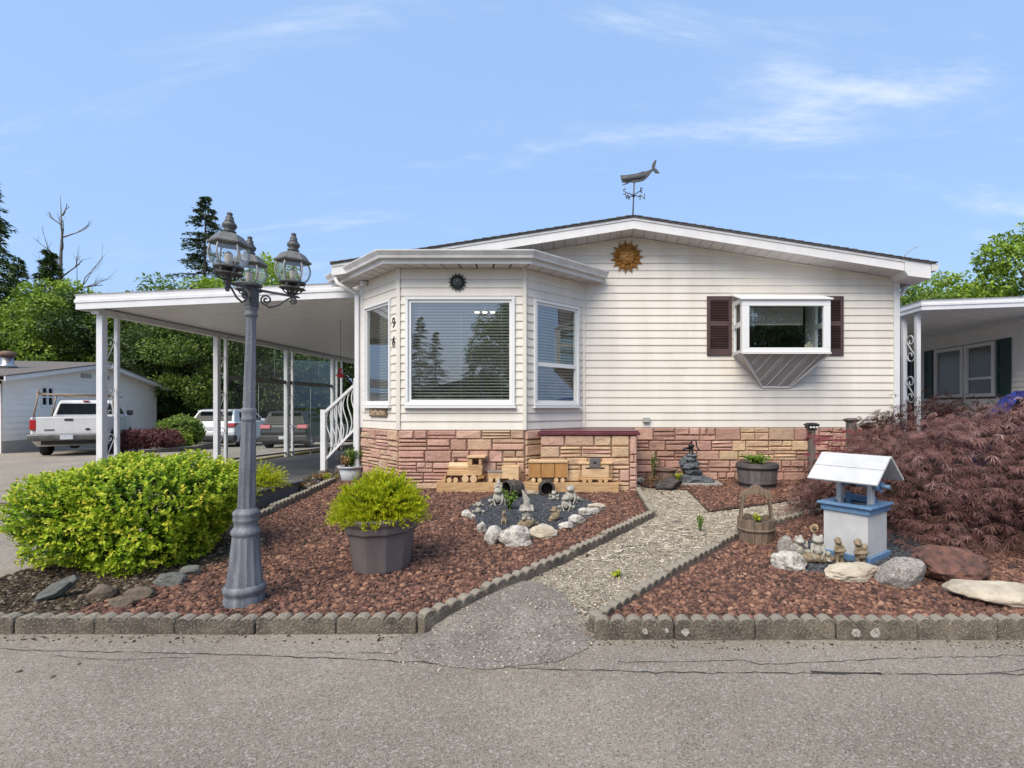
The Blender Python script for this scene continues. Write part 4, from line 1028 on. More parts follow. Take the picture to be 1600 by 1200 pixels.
# left downspout
MB().tube([(-4.10, 8.52, 3.58), (-4.06, 8.50, 3.50), (-3.90, 8.52, 3.42), (-3.79, 8.55, 3.36), (-3.765, 8.57, 3.30)], 0.036, 8).build('downspout_elbow', MT['fascia'], house)
MB().box(-3.80, -3.725, 8.53, 8.60, 0.25, 3.32).build('downspout', MT['white'], house, bevel=0.01)
MB().obox((-3.60, 8.42, 3.48), (0.04, -0.04, 0), (0.03, 0.03, 0), (0, 0, 0.035)).build('soffit_lamp', MT['white'], house, bevel=0.01)
MB().box(1.01, 1.125, YW-0.075, YW-0.02, 1.19, 1.275).build('junction_box', MT['box'], house, bevel=0.008)
# lit chandelier seen between the slats
ch = thing('chandelier', 'small lit chandelier behind the blind of the big bay window', 'ceiling lamp', (-1.72, 9.2, 3.05))
MB().tube([(-1.75, 9.2, 3.5), (-1.75, 9.2, 3.16)], 0.012, 6).tube([(-1.90, 9.2, 3.14), (-1.82, 9.2, 3.09), (-1.75, 9.2, 3.18), (-1.68, 9.2, 3.09), (-1.60, 9.2, 3.14)], 0.01, 6).build('frame', MT['hoop'], ch)
for dx in (-0.14, 0.0, 0.14):
    MB().lathe([(0.01, -0.03), (0.035, -0.02), (0.042, 0.0), (0.035, 0.02), (0.01, 0.03)], (-1.75+dx, 9.18, 3.155), 10).build('bulb', MT['glow'], ch)

# wall ornaments, number, plaque ----------------------------------------------
def sun_face(name, label, c, n, r, m, petals, face=True):
    t = thing(name, label, 'sun ornament', c)
    n = Vector(n); ux = Vector((-n.y, n.x, 0)).normalized() * 1.0; c = Vector(c)
    if ux.x < 0: ux = -ux
    pt = lambda a, rr_, d: c + ux*math.cos(a)*rr_ + Z*math.sin(a)*rr_ + n*d
    for layer, (k, r0, r1, d, tw) in enumerate(((petals, 0.45, 1.0, 0.012, 0.0), (petals, 0.40, 0.80, 0.03, math.pi/petals))):
        for i in range(k):
            a = 2*math.pi*i/k + tw; w = math.pi/k*0.95
            V = [pt(a, r0*r*0.9, d*1.0), pt(a-w, (r0+0.18)*r, d*0.7), pt(a, r1*r, d*0.9), pt(a+w, (r0+0.18)*r, d*0.7), pt(a, (r0+0.22)*r, d+0.035*r*2), pt(a, r0*r, 0)]
            MB().add(V, [(0,1,4), (1,2,4), (2,3,4), (3,0,4), (0,5,1), (0,3,5), (1,5,3,2)]).build('ray', m, t)
    b = MB(); mm = basis(c, ux, n.cross(ux), n)
    b.lathe([(0.48*r, 0.0), (0.5*r, 0.03), (0.40*r, 0.07*r*3), (0.2*r, 0.28*r), (0.01*r, 0.30*r)], c, 20, mat=mm.to_3x3())
    f = b.build('face', m, t)
    if face:
        v = Vector((0, 0, 1)); b = MB()
        for s in (-1, 1): b.lathe([(0.001, 0.07*r), (0.05*r, 0.05*r), (0.08*r, 0)], c + ux*s*0.17*r + Z*0.1*r + n*0.26*r, 8, mat=mm.to_3x3())
        b.lathe([(0.001, 0.12*r), (0.05*r, 0.08*r), (0.07*r, 0)], c - Z*0.04*r + n*0.28*r, 8, mat=mm.to_3x3())
        b.tube([c + ux*s*0.2*r - Z*(0.2*r + 0.05*r*(1-s*s)) + n*0.25*r for s in (-1, -0.5, 0, 0.5, 1)], 0.03*r, 6)
        b.build('features', m, f)
    return t
sun_face('sun_ornament', 'ochre ceramic sun face hanging high on the gable wall', (0.745, YW-0.02, 3.965), (0,-1,0), 0.29, MT['gold'], 15)
sun_face('sun_ornament', 'small dark metal sun above the big bay window', (-1.865, 7.655, 3.315), (0,-1,0), 0.145, MT['darksun'], 14)
a, u, n, l = wall_frame(0)
hn = thing('house_number', 'black house number 96 set upright beside the bay window', 'house number', (a.x + u.x*1.19, a.y + u.y*1.19, 2.7))
for s, z in (('9', 2.72), ('6', 2.435)):
    c = Vector((a.x, a.y, 0)) + u*1.185 + n*0.018 + Z*z
    text_part(s, 0.225, 0.006, 'digit', MT['digit'], basis(c, u*0.92, Z, n), hn)
pl = thing('name_plaque', 'small carved wooden name plaque under the left bay window', 'name plaque', (a.x + u.x*0.62, a.y + u.y*0.62, 1.35))
c = Vector((a.x, a.y, 0)) + u*0.66 + n*0.03 + Z*1.362
MB().obox(c, u*0.305, n*0.014, Z*0.066).build('board', MT['plaque'], pl, bevel=0.008)
text_part('DeMuchin', 0.128, 0.004, 'lettering', MT['plaquecut'], basis(c + n*0.016, u, Z, n), pl)
# ------------------------------------------------------------------ carport on the left
def s_scroll(c, ux, uz, h, w, k=26):
    """S shaped scroll of height h in the plane (ux, uz)"""
    c, ux, uz = Vector(c), Vector(ux), Vector(uz); P = []
    r0 = w*0.5
    for i in range(k):                       # upper spiral: from the inside out
        t = i/(k-1); a = math.radians(-200 + 380*t); r = r0*(0.25 + 0.75*t)
        P.append((math.cos(a)*r, h/2 - r0 + math.sin(a)*r))
    Q = [(-x, -y) for x, y in reversed(P)]
    return [c + ux*x + uz*y for x, y in P + Q]

carport = thing('carport', 'white flat carport roof on pairs of scroll posts left of the house', 'carport', (-8.6, 9.0, 0))
YC0, YC1, XO, XI = 9.0, 20.5, -8.85, -3.72
rz = lambda x: 3.16 + (x - XO) * 0.044
def rib_profile():
    P = []; y = YC0 + 0.05
    while y < YC1:
        P += [(y, 0), (y+0.15, 0), (y+0.158, 0.02), (y+0.192, 0.02), (y+0.20, 0)]; y += 0.2
    return P
b = MB(); V = []; pr = rib_profile()
for (y, d) in pr: V += [(XO, y, rz(XO)+0.05+d), (XI, y, rz(XI)+0.05+d)]
b.add(V, [(2*i, 2*i+1, 2*i+3, 2*i+2) for i in range(len(pr)-1)])
b.build('roof_pan', MT['white'], carport)
MB().add([(XO, YC0+.03, rz(XO)+0.21), (XI, YC0+.03, rz(XI)+0.21), (XI, YC1, rz(XI)+0.21), (XO, YC1, rz(XO)+0.21), (XO, YC0+.03, rz(XO)+0.2), (XI, YC0+.03, rz(XI)+0.2), (XI, YC1, rz(XI)+0.2), (XO, YC1, rz(XO)+0.2)],
         [(0,1,2,3),(4,7,6,5),(0,4,5,1),(1,5,6,2),(2,6,7,3),(3,7,4,0)]).build('roof_top', MT['gutter'], carport)
# front fascia with its two pressed steps
prof = [(0, 0.0), (0.03, 0.0), (0.03, 0.10), (0.045, 0.115), (0.045, 0.165), (0.03, 0.18), (0.03, 0.24), (0.05, 0.262), (0.0, 0.262)]
MB().sweep([(XO, YC1, rz(XO)), (XO, YC0, rz(XO)), (XI, YC0, rz(XI))], prof).build('fascia', MT['white'], carport)
MB().box(-8.70, -8.56, YC0+0.06, YC1-0.05, 3.10, 3.20).build('beam', MT['gutter'], carport, bevel=0.004)
for i, y in enumerate((9.2, 12.1, 14.95, 17.7)):
    zb = drive_z(0, y+0.15)
    MB().box(-8.69, -8.58, y-0.055, y+0.055, zb, 3.098).build('post', MT['white'], carport, bevel=0.006)
    MB().box(-8.67, -8.60, y+0.27, y+0.33, zb, 3.098).build('post', MT['white'], carport, bevel=0.006)
    if i == 3: MB().box(-8.67, -8.60, y+0.62, y+0.68, zb, 3.098).build('post', MT['white'], carport, bevel=0.006)
    for zc in (2.43, 1.55, 0.67):
        MB().tube(s_scroll((-8.635, y+0.155, zc), (0, -1, 0), Z, 0.60, 0.19), 0.0085, 6).build('scroll', MT['white'], carport)
MB().box(-8.66, -8.62, 12.45, 17.68, 2.12, 2.22).build('mid_rail', MT['greyrail'], carport)
MB().bar((-8.64, 12.4, 0.17), (-8.64, 20.2, 0.02), 0.045, 0.05).build('low_rail', MT['greyrail'], carport)
b = MB()
for y in (13.2, 16.3, 18.6): b.box(-8.66, -8.62, y-0.02, y+0.02, drive_z(0, y), 0.16 - (y-12.4)*0.019)
b.build('rail_foot', MT['greyrail'], carport)
for (y0, y1, z0, z1) in ((12.46, 14.88, 2.23, 3.09), (15.30, 17.62, 2.23, 3.09), (12.46, 14.88, 0.19, 2.11), (15.30, 17.62, 0.15, 2.11)):
    MB().quad((-8.64, y0, z0), (-8.64, y1, z0), (-8.64, y1, z1), (-8.64, y0, z1)).build('clear_panel', MT['clear'], carport)
b = MB()
for (y, z0, z1) in ((13.6, 0.3, 2.1), (14.3, 2.25, 3.05), (16.2, 0.3, 2.1), (16.7, 2.3, 3.0)): b.tube([(-8.60, y, z0), (-8.60, y, z1)], 0.004, 5)
b.build('pull_cord', MT['white'], carport)
t = thing('hummingbird_feeder', 'red hanging hummingbird feeder under the carport roof', 'bird feeder', (-5.2, 11.1, 2.1))
fp = at(532, 584, 11.0)
MB().tube([fp + Z*0.14, fp + Z*1.15], 0.004, 5).build('string', MT['hoop'], t)
MB().lathe([(0.01, 0.14), (0.03, 0.11), (0.02, 0.03), (0.03, 0.0)], fp, 10).build('bottle', MT['red'], t)
MB().lathe([(0.03, 0.0), (0.085, -0.03), (0.09, -0.05), (0.04, -0.08), (0.005, -0.085)], fp, 12).build('tray', MT['red'], t)

# stairs with the wavy white railing
st = thing('entry_stairs', 'brown entry steps beside the house under the carport', 'steps', (-4.6, 10.2, 0.1))
for k in range(6):
    x0 = -4.98 + k*0.21
    MB().box(x0, -3.75, 9.88, 10.95, -0.02 + k*0.17 + (0.003 if k else 0), 0.15 + (k)*0.17).build('step', MT['postwood'] if k % 2 else MT['terra'], st, bevel=0.006)
MB().box(-5.02, -4.86, 9.70, 9.87, 0.0, 0.235).build('post_base', MT['postwood'], st, bevel=0.008)
rl = thing('stair_railing', 'white metal stair railing with wavy balusters at the house corner', 'railing', (-4.94, 9.79, 0.24))
MB().box(-4.99, -4.895, 9.74, 9.835, 0.238, 1.40).build('post', MT['white'], rl, bevel=0.006)
MB().box(-4.36, -4.265, 9.74, 9.835, 0.60, 2.0).build('post', MT['white'], rl, bevel=0.006)
A0, A1, B0, B1 = Vector((-4.90, 9.785, 1.36)), Vector((-4.30, 9.785, 1.91)), Vector((-4.90, 9.785, 0.46)), Vector((-4.36, 9.785, 1.02))
MB().bar(A0 - (A1-A0)*0.02, A1, 0.07, 0.055).build('handrail', MT['white'], rl, bevel=0.006)
MB().bar(B0, B1, 0.035, 0.04).build('bottom_rail', MT['white'], rl)
for k in range(7):
    t_ = (k+0.7)/7.2; p, q = B0.lerp(B1, t_), A0.lerp(A1, t_)
    MB().tube([p.lerp(q, s/14) + Vector((0.055*math.sin(2*math.pi*s/14), 0, 0)) for s in range(15)], 0.011, 6).build('baluster', MT['white'], rl)

# ------------------------------------------------------------------ three-lantern street lamp
LB = Vector((-2.365, 3.58, bed_z(0, 3.58) - 0.01))
lamp = thing('lamp_post', 'blue grey cast iron garden lamp post with three lanterns', 'lamp post', LB)
lean = math.atan2(0.055, 2.2)
lamp.rotation_euler = (0, lean, 0)
kz = lambda v: (EYE - (v - CY)/223.5) - LB.z
def fluted(prof, n=24, depth=0.06):
    b = MB(); V = []
    for r, z in prof:
        for k in range(n*2):
            a = math.pi*k/n; rr_ = r*(1 - (depth if k % 2 else 0)); V.append((math.cos(a)*rr_, math.sin(a)*rr_, z))
    m = n*2
    return b.add(V, [(i*m + k, i*m + (k+1) % m, (i+1)*m + (k+1) % m, (i+1)*m + k) for i in range(len(prof)-1) for k in range(m)])
MB().lathe([(0.126, -0.03), (0.124, kz(931)), (0.119, kz(929)), (0.119, kz(925)), (0.130, kz(922)), (0.132, kz(917)), (0.122, kz(913)), (0.113, kz(911))], n=28, cap=False).build('foot', MT['lamppost'], lamp, local=True)
fluted([(0.113, kz(911)), (0.098, kz(880)), (0.082, kz(836))], 14, 0.05).build('base', MT['lamppost'], lamp, local=True)
MB().lathe([(0.082, kz(836)), (0.090, kz(833)), (0.092, kz(829)), (0.080, kz(825)), (0.072, kz(822)), (0.070, kz(816)), (0.080, kz(813)), (0.082, kz(810)), (0.076, kz(806)), (0.083, kz(803)), (0.083, kz(799)), (0.066, kz(796)), (0.056, kz(793))], n=28, cap=False).build('collar', MT['lamppost'], lamp, local=True)
fluted([(0.056, kz(793)), (0.052, kz(735)), (0.043, kz(658))], 9, 0.09).build('shaft', MT['lamppost'], lamp, local=True)
MB().lathe([(0.043, kz(658)), (0.047, kz(656)), (0.047, kz(653)), (0.042, kz(651)), (0.045, kz(645)), (0.047, kz(642)), (0.044, kz(639)), (0.039, kz(637))], n=22, cap=False).build('collar', MT['lamppost'], lamp, local=True)
fluted([(0.038, kz(637)), (0.034, kz(560)), (0.031, kz(495))], 8, 0.07).build('shaft', MT['lamppost'], lamp, local=True)
MB().lathe([(0.031, kz(496)), (0.041, kz(494)), (0.041, kz(491)), (0.035, kz(489)), (0.035, kz(484)), (0.043, kz(482)), (0.043, kz(480)), (0.03, kz(479))], n=20, cap=False).build('collar', MT['lamppost'], lamp, local=True)
MB().lathe([(0.045, kz(481)), (0.049, kz(478)), (0.049, kz(452)), (0.044, kz(449))], n=6, smooth=False).build('hub', MT['lampiron'], lamp, local=True)
MB().lathe([(0.03, kz(450)), (0.062, kz(447.5)), (0.064, kz(446)), (0.03, kz(444))], n=18).build('hub_cap', MT['lampiron'], lamp, local=True)
def spiral(c, ux, uz, r0, a0, turns, k=18, out=True):
    P = []
    for i in range(k):
        t = i/(k-1); a = a0 + turns*2*math.pi*t; r = r0*(1 - 0.8*t)
        P.append(Vector(c) + Vector(ux)*math.cos(a)*r + Vector(uz)*math.sin(a)*r)
    return P
def lantern(pos):
    """cap with finial, six curved panes with ribs, gallery, stem: built round its own axis, z = 0 at the arm"""
    x, y, z = pos
    o = Vector((x, y, z))
    cap = MB().lathe([(0.118, 0.232), (0.121, 0.246), (0.106, 0.254), (0.094, 0.272), (0.078, 0.292), (0.060, 0.302), (0.036, 0.308), (0.034, 0.318)], o, 6, smooth=False, phase=0.5).build('lantern_cap', MT['lampcap'], lamp, local=True, bevel=0.003)
    MB().lathe([(0.034, 0.312), (0.040, 0.322), (0.026, 0.330), (0.038, 0.345), (0.043, 0.358), (0.036, 0.374), (0.024, 0.382), (0.030, 0.386), (0.022, 0.392), (0.024, 0.406), (0.018, 0.418), (0.012, 0.424), (0.017, 0.430), (0.017, 0.438), (0.006, 0.446)], o, 14).build('finial', MT['lampiron'], cap, local=True)
    prof = [(0.066, 0.092), (0.092, 0.118), (0.106, 0.155), (0.108, 0.185), (0.100, 0.215), (0.092, 0.236)]
    gl = MB().lathe(prof, o, 6, smooth=False, phase=0.5, cap=False).build('lantern_glass', MT['lampglass'], lamp, local=True)
    b = MB()
    for k in range(6):
        a = 2*math.pi*(k+0.5)/6
        b.tube([o + Vector((math.cos(a)*(r+0.003), math.sin(a)*(r+0.003), zz)) for r, zz in prof], 0.0055, 5)
    b.build('rib', MT['rib'], gl, local=True)
    MB().lathe([(0.016, 0.095), (0.018, 0.13), (0.024, 0.145), (0.024, 0.17), (0.012, 0.19), (0.002, 0.195)], o, 10).build('bulb', MT['bulb'], gl, local=True)
    gal = MB().lathe([(0.078, 0.078), (0.086, 0.082), (0.086, 0.094), (0.064, 0.098)], o, 12).build('gallery', MT['lampiron'], lamp, local=True)
    b = MB()
    for k in range(6):
        a = 2*math.pi*(k+0.5)/6; e = Vector((math.cos(a), math.sin(a), 0))
        b.bar(o + e*0.076 + Z*0.079, o + e*0.07 + Z*0.048, 0.014, 0.006, e)
        b.tube([o + e*0.066 + Z*0.040, o + e*0.05 + Z*0.018, o + e*0.02 + Z*0.004], 0.005, 5)
    b.lathe([(0.074, 0.040), (0.088, 0.044), (0.080, 0.049), (0.066, 0.049)], o, 14)
    b.lathe([(0.012, -0.02), (0.014, 0.0), (0.02, 0.01), (0.012, 0.04), (0.02, 0.08)], o, 8)
    b.build('pedestal', MT['lampiron'], gal, local=True)
LP0 = Vector((0, 0, 0))
for (dx, dy, zz) in ((0.02, -0.27, 2.265), (0.225, 0.10, 2.262), (-0.155, 0.20, 2.262)):
    ztop = zz - LB.z; h = Vector((dx, dy, 0)); e = h.normalized(); pos = Vector((dx, dy, ztop))
    lantern(pos)
    root_ = Vector((0, 0, ztop + 0.01)) + e*0.04
    b = MB(); b.bar(root_, pos + e*0.035 - Z*0.012, 0.018, 0.016); b.tube([pos + e*0.02 - Z*0.012, pos + e*0.05 - Z*0.014], [0.010, 0.003], 6)
    arm = b.build('arm', MT['lampiron'], lamp, local=True)
    p0 = e*0.045 + Z*(ztop - 0.055); p1 = pos - Z*0.02
    pts = spiral(e*0.085 + Z*(ztop-0.045), e, Z, 0.034, -math.pi/2, -1.6)[::-1]
    L_ = h.length
    mid = [e*(0.045 + 0.0) + Z*(ztop-0.075), e*L_*0.42 + Z*(ztop-0.105), e*L_*0.65 + Z*(ztop-0.085), e*L_*0.85 + Z*(ztop-0.040)]
    end = spiral(pos + e*0.005 - Z*0.045, e, Z, 0.026, math.radians(115), -1.5)
    MB().tube(spiral(e*0.088 + Z*(ztop-0.052), e, Z, 0.038, -math.pi*0.5, -1.6)[::-1] + mid[1:] + end, 0.0065, 6).build('scroll', MT['lampiron'], arm, local=True)

# ------------------------------------------------------------------ plants: helpers
def bush(name, label, cat, c, rx, ry, rz_, nspr, m, seed, leaf=(0.034, 0.02), per=7, lump=0.13, group=None, upness=0.35, branches=True, zmin=-0.75, spr=0.06, sq=2.4, shade=0.0):
    """rounded shrub: leafy sprigs over a lumpy shell, each leaf a face of its own"""
    g = np.random.default_rng(seed)
    root = thing(name, label, cat, (c[0], c[1], c[2]-rz_*abs(zmin)), 0, group)
    d = rand_dirs(g, int(nspr*1.5)); d = d[d[:, 2] > zmin][:nspr]; n = len(d)
    q = (np.abs(d)**sq).sum(1)**(-1/sq)
    ph = g.uniform(0, 6.28, (6,)); fr = g.normal(size=(6, 3))*3.2
    lum = 1 + lump*sum(np.sin(d @ fr[i] + ph[i]) for i in range(6))/2.4
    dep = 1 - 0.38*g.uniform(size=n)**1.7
    P = d*q[:, None]*lum[:, None]*dep[:, None]*np.array([rx, ry, rz_])
    ax = norm(d*np.array([1/rx, 1/ry, 1/rz_])*min(rx, rz_) + np.array([0, 0, upness]) + g.normal(scale=0.25, size=(n, 3)))
    base = P[:, None, :] + ax[:, None, :]*spr*np.linspace(-0.7, 0.5, per)[None, :, None]
    rr = rand_dirs(g, n*per).reshape(n, per, 3)
    perp = norm(rr - (rr*ax[:, None, :]).sum(-1, keepdims=True)*ax[:, None, :])
    D = norm(perp*0.85 + ax[:, None, :]*g.uniform(0.25, 1.0, (n, per, 1)))
    N = norm(ax[:, None, :]*1.0 - perp*0.4 + g.normal(scale=0.25, size=(n, per, 3)))
    rn = np.clip(g.normal(0.5, 0.16, n)[:, None] + np.linspace(-0.12, 0.16, per)[None, :] + g.normal(scale=0.09, size=(n, per)) + (dep[:, None]-0.90)*1.7, 0, 1)  # deeper leaves are darker: the bush's inner shade put into their colour
    Lf = g.uniform(0.75, 1.25, n*per)*leaf[0]
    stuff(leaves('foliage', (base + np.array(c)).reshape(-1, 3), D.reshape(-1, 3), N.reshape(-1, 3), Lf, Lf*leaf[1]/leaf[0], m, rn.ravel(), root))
    if branches:
        b = MB(); r_ = random.Random(seed); o = Vector(c) - Z*rz_*abs(zmin)
        for k in range(9):
            a = k*0.7 + r_.random(); tip = Vector(c) + Vector((math.cos(a)*rx*0.55, math.sin(a)*ry*0.55, rz_*r_.uniform(0.0, 0.5)))
            b.tube([o + Vector((math.cos(a)*0.05, math.sin(a)*0.05, -0.03)), o.lerp(tip, 0.5) + Z*0.05, tip], [0.02*rx+0.004, 0.014*rx+0.003, 0.004], 5)
        b.build('branches', MT['bark'], root)
    return root

def feathery(name, label, cat, c, r, h, n, m, seed, leafL=0.028, group=None, per=16, wid=0.008):
    """upright fine sprays fanning from a base"""
    g = np.random.default_rng(seed)
    root = thing(name, label, cat, c, 0, group)
    d = rand_dirs(g, n); d[:, 2] = np.abs(d[:, 2])*1.05 - 0.06; d = norm(d)
    ln = g.uniform(0.72, 1.08, n)
    tip = d*np.array([r, r, h])*ln[:, None]
    t = g.uniform(0.25, 1.0, (n, per))**0.7
    P = tip[:, None, :]*t[..., None] + np.array([0, 0, 1])*(t*(1-t))[..., None]*h*0.25
    D = norm(tip[:, None, :]/r*0.75 + g.normal(scale=0.42, size=(n, per, 3)) + np.array([0, 0, 0.65]))
    N = rand_dirs(g, n*per)
    rn = np.clip(0.28 + 0.42*t + g.normal(scale=0.14, size=(n, per)) + g.normal(scale=0.10, size=(n, 1)), 0, 0.97)
    Lf = g.uniform(0.7, 1.4, n*per)*leafL
    stuff(leaves('foliage', (P + np.array(c)).reshape(-1, 3), D.reshape(-1, 3), N, Lf, wid, m, rn.ravel(), root))
    b = MB(); cc = Vector(c)
    for k in range(0, n, max(1, n//40)):
        tp = Vector(tip[k]); b.tube([cc + Vector((tp.x*0.05, tp.y*0.05, -0.02)), cc + tp*0.5 + Z*0.04*h, cc + tp*0.9], [0.005, 0.003, 0.0015], 4)
    b.build('stems', MT['bark'], root)
    return root

def leafy(name, label, c, r, h, n, m, seed, leafL=0.05, group=None, cat='plant', stems=7, wid=0.5):
    """a few stems with leaves"""
    g = np.random.default_rng(seed); root = thing(name, label, cat, c, 0, group); cc = Vector(c); b = MB(); P, D = [], []
    for k in range(stems):
        a = g.uniform(0, 6.28); rr_ = r*g.uniform(0.2, 0.9); tip = cc + Vector((math.cos(a)*rr_, math.sin(a)*rr_, h*g.uniform(0.6, 1.0)))
        md = cc.lerp(tip, 0.5) + Vector((0, 0, h*0.08))
        b.tube([cc - Z*0.01, md, tip], [0.004, 0.003, 0.0015], 4)
        for j in range(max(1, n//stems)):
            t = g.uniform(0.15, 1.0); p = cc.lerp(md, t*2) if t < 0.5 else md.lerp(tip, t*2-1)
            P.append(p[:]); D.append(rand_dirs(g, 1)[0]*0.9 + np.array([math.cos(a)*0.3, math.sin(a)*0.3, 0.3]))
    n_ = len(P)
    stuff(leaves('leaves', P, D, norm(np.tile([0, 0, 1.0], (n_, 1)) + g.normal(scale=0.4, size=(n_, 3))), g.uniform(0.6, 1.2, n_)*leafL, leafL*wid, m, np.clip(g.normal(0.5, 0.25, n_), 0, 1), root))
    b.build('stems', MT['bark'] if m is not LF['small'] else MT['greenshut'], root)
    return root

# golden hedge at the front left
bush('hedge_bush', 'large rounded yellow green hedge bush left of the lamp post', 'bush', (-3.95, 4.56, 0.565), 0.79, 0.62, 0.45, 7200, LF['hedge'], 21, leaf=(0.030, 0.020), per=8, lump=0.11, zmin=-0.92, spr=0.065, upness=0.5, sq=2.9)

# big octagonal pot with its golden shrub
PT = on_bed(596, 886); PT.z -= 0.02
pot = thing('flower_pot', 'large plum grey faceted plastic pot on the red lava rocks', 'flower pot', PT)
MB().lathe([(0.205, 0.0), (0.228, 0.03), (0.268, 0.33), (0.272, 0.34)], PT, 10, smooth=False, phase=0.3).build('body', MT['pot'], pot, bevel=0.006)
MB().lathe([(0.273, 0.335), (0.292, 0.345), (0.298, 0.40), (0.318, 0.425), (0.326, 0.455), (0.316, 0.468), (0.285, 0.466), (0.275, 0.42)], PT, 10, smooth=False, phase=0.3, cap=False).build('rim', MT['pot'], pot, bevel=0.006)
MB().lathe([(0.28, 0.415), (0.001, 0.44)], PT, 10, phase=0.3, cap=False).build('soil', MT['darksoil'], pot)
feathery('golden_shrub', 'yellow green feathery shrub growing in the large plum grey pot', 'shrub', (PT.x - 0.01, PT.y, PT.z + 0.42), 0.38, 0.40, 1000, LF['gold'], 22, leafL=0.034, per=26, wid=0.012)

# trough planter and the pots beside the carport
TP = Vector((-4.22, 6.55, bed_z(0, 6.5)-0.06))
tr = thing('planter_trough', 'long charcoal planter trough behind the lamp post', 'planter', TP, math.radians(-4))
MB().prism([(-0.72, 0.0), (0.72, 0.0), (0.78, 0.26), (-0.78, 0.26)], (0.18, 0, 0), (0, 1, 0), (0, 0, 1), (-0.36, 0, 0)).build('body', MT['trough'], tr, local=True, bevel=0.012)
MB().box(-0.2, 0.2, -0.8, 0.8, 0.262, 0.29).build('rim', MT['trough'], tr, local=True, bevel=0.006)
for i, (x, y) in enumerate(((-4.14, 5.98), (-4.24, 6.75))):
    feathery('golden_shrub', ('nearer' if i == 0 else 'farther') + ' yellow green feathery shrub in the charcoal trough', 'shrub', (x, y, TP.z + 0.27), 0.34, 0.34, 260, LF['gold'], 23+i, leafL=0.032, per=16, group='feathery shrubs in the trough', wid=0.011)
def simple_pot(name, label, c, r, h, m, soil=True, group=None, rim=0.02, n=18):
    t = thing(name, label, 'flower pot', c, 0, group)
    MB().lathe([(r*0.68, 0), (r*0.72, 0.01), (r*0.95, h*0.86)], c, n).build('body', MT[m], t)
    MB().lathe([(r*0.95, h*0.84), (r*0.95+rim, h*0.87), (r+rim, h*0.97), (r+rim*0.6, h), (r*0.92, h), (r*0.88, h*0.9)], c, n, cap=False).build('rim', MT[m], t)
    if soil: MB().lathe([(r*0.9, h*0.9), (0.001, h*0.93)], c, n, cap=False).build('soil', MT['darksoil'], t)
    return t
c = at(549, 757, 8.55); c.z = bed_z(0, 8.5) - 0.04
simple_pot('flower_pot', 'pale grey pot at the foot of the stair railing', c, 0.20, 0.27, 'whitepot')
leafy('potted_plant', 'leafy green plant in the pale grey pot by the stairs', (c.x, c.y, c.z+0.24), 0.25, 0.36, 260, LF['small'], 31, 0.06, stems=14)
leafy('potted_plant', 'dry reddish plant in the pale grey pot by the stairs', (c.x-0.05, c.y-0.06, c.z+0.24), 0.22, 0.22, 160, LF['dry'], 32, 0.05, stems=12)
leafy('potted_plant', 'dark green broad leaved plant by the downspout', (c.x+0.2, c.y+0.1, c.z+0.06), 0.3, 0.46, 160, LF['mid'], 33, 0.085, stems=9)
for i, (u, v, Y, wh) in enumerate(((472, 788, 7.25, 'nearer'), (499, 777, 8.0, 'farther'))):
    p = at(u, v, Y); p.z = bed_z(0, Y)
    simple_pot('nursery_pot', wh + ' small black nursery pot with an orange green plant', p, 0.055, 0.11, 'blackpot', group='black nursery pots', rim=0.004, n=12)
    leafy('small_plant', wh + ' low orange green plant in a black nursery pot', (p.x, p.y, p.z+0.1), 0.13, 0.09, 110, LF['dry'], 40+i, 0.035, stems=10, group='plants in nursery pots')
p = at(515, 772, 8.25); leafy('small_plant', 'bright yellow green clump between the small pots', (p.x, p.y, bed_z(0, 8.2)), 0.17, 0.15, 200, LF['gold'], 45, 0.045, stems=14)
# ------------------------------------------------------------------ wooden toy train before the bay window
TY = 7.44
tz = bed_z(0, TY) + 0.0
k_ = FPX / TY
X = lambda u: (u - CX) / k_
ZZ = lambda v: EYE - (v - CY) / k_
tb = thing('train_base', 'long pale pine trough carrying the wooden train', 'train base', (X(820), TY, tz))
MB().box(X(682), X(967), TY, TY+0.025, tz-0.02, ZZ(754.5)).build('front_board', MT['wood'], tb, bevel=0.004)
MB().box(X(682), X(967), TY+0.26, TY+0.285, tz-0.02, ZZ(754.5)).build('back_board', MT['wood'], tb, bevel=0.004)
for u in (682, 965): MB().box(X(u), X(u)+0.022, TY+0.026, TY+0.259, tz-0.02, ZZ(754.0)).build('end_board', MT['wood'], tb, bevel=0.004)
MB().box(X(684), X(965), TY+0.026, TY+0.259, ZZ(757), ZZ(755)).build('deck', MT['wood'], tb)
W0, W1 = TY+0.05, TY+0.24
dz = ZZ(754.6)
def wheels(us, v, r, root, m='woodpale'):
    for u in us:
        for y in (W0-0.022, W1+0.001):
            w = MB().lathe([(r*0.94, 0), (r, 0.004), (r, 0.017), (r*0.94, 0.021)], (X(u), y, dz + r), 18, mat=Matrix.Rotation(-math.pi/2, 3, 'X')).build('wheel', MT[m], root)
        MB().tube([(X(u), W0, dz+r), (X(u), W1, dz+r)], 0.008, 6).build('axle', MT['wood'], root)
loco = thing('toy_locomotive', 'wooden toy locomotive at the left end of the train', 'toy locomotive', (X(722), TY+0.15, dz))
MB().box(X(697), X(752), W0, W1, ZZ(744), ZZ(735.5)).build('frame', MT['wood'], loco, bevel=0.006)
MB().prism([(X(695.5), ZZ(744)), (X(694), dz+0.004), (X(688), dz+0.004), (X(690), ZZ(748)), (X(694.5), ZZ(742))], (0, W0, 0), (1,0,0), (0,0,1), (0, W1-W0, 0)).build('cowcatcher', MT['wood'], loco)
MB().lathe([(0.065, 0), (0.068, 0.01), (0.068, 0.30), (0.065, 0.31)], (X(698.5), (W0+W1)/2, ZZ(731)), 18, mat=Matrix.Rotation(math.pi/2, 3, 'Y')).build('boiler', MT['woodpale'], loco)
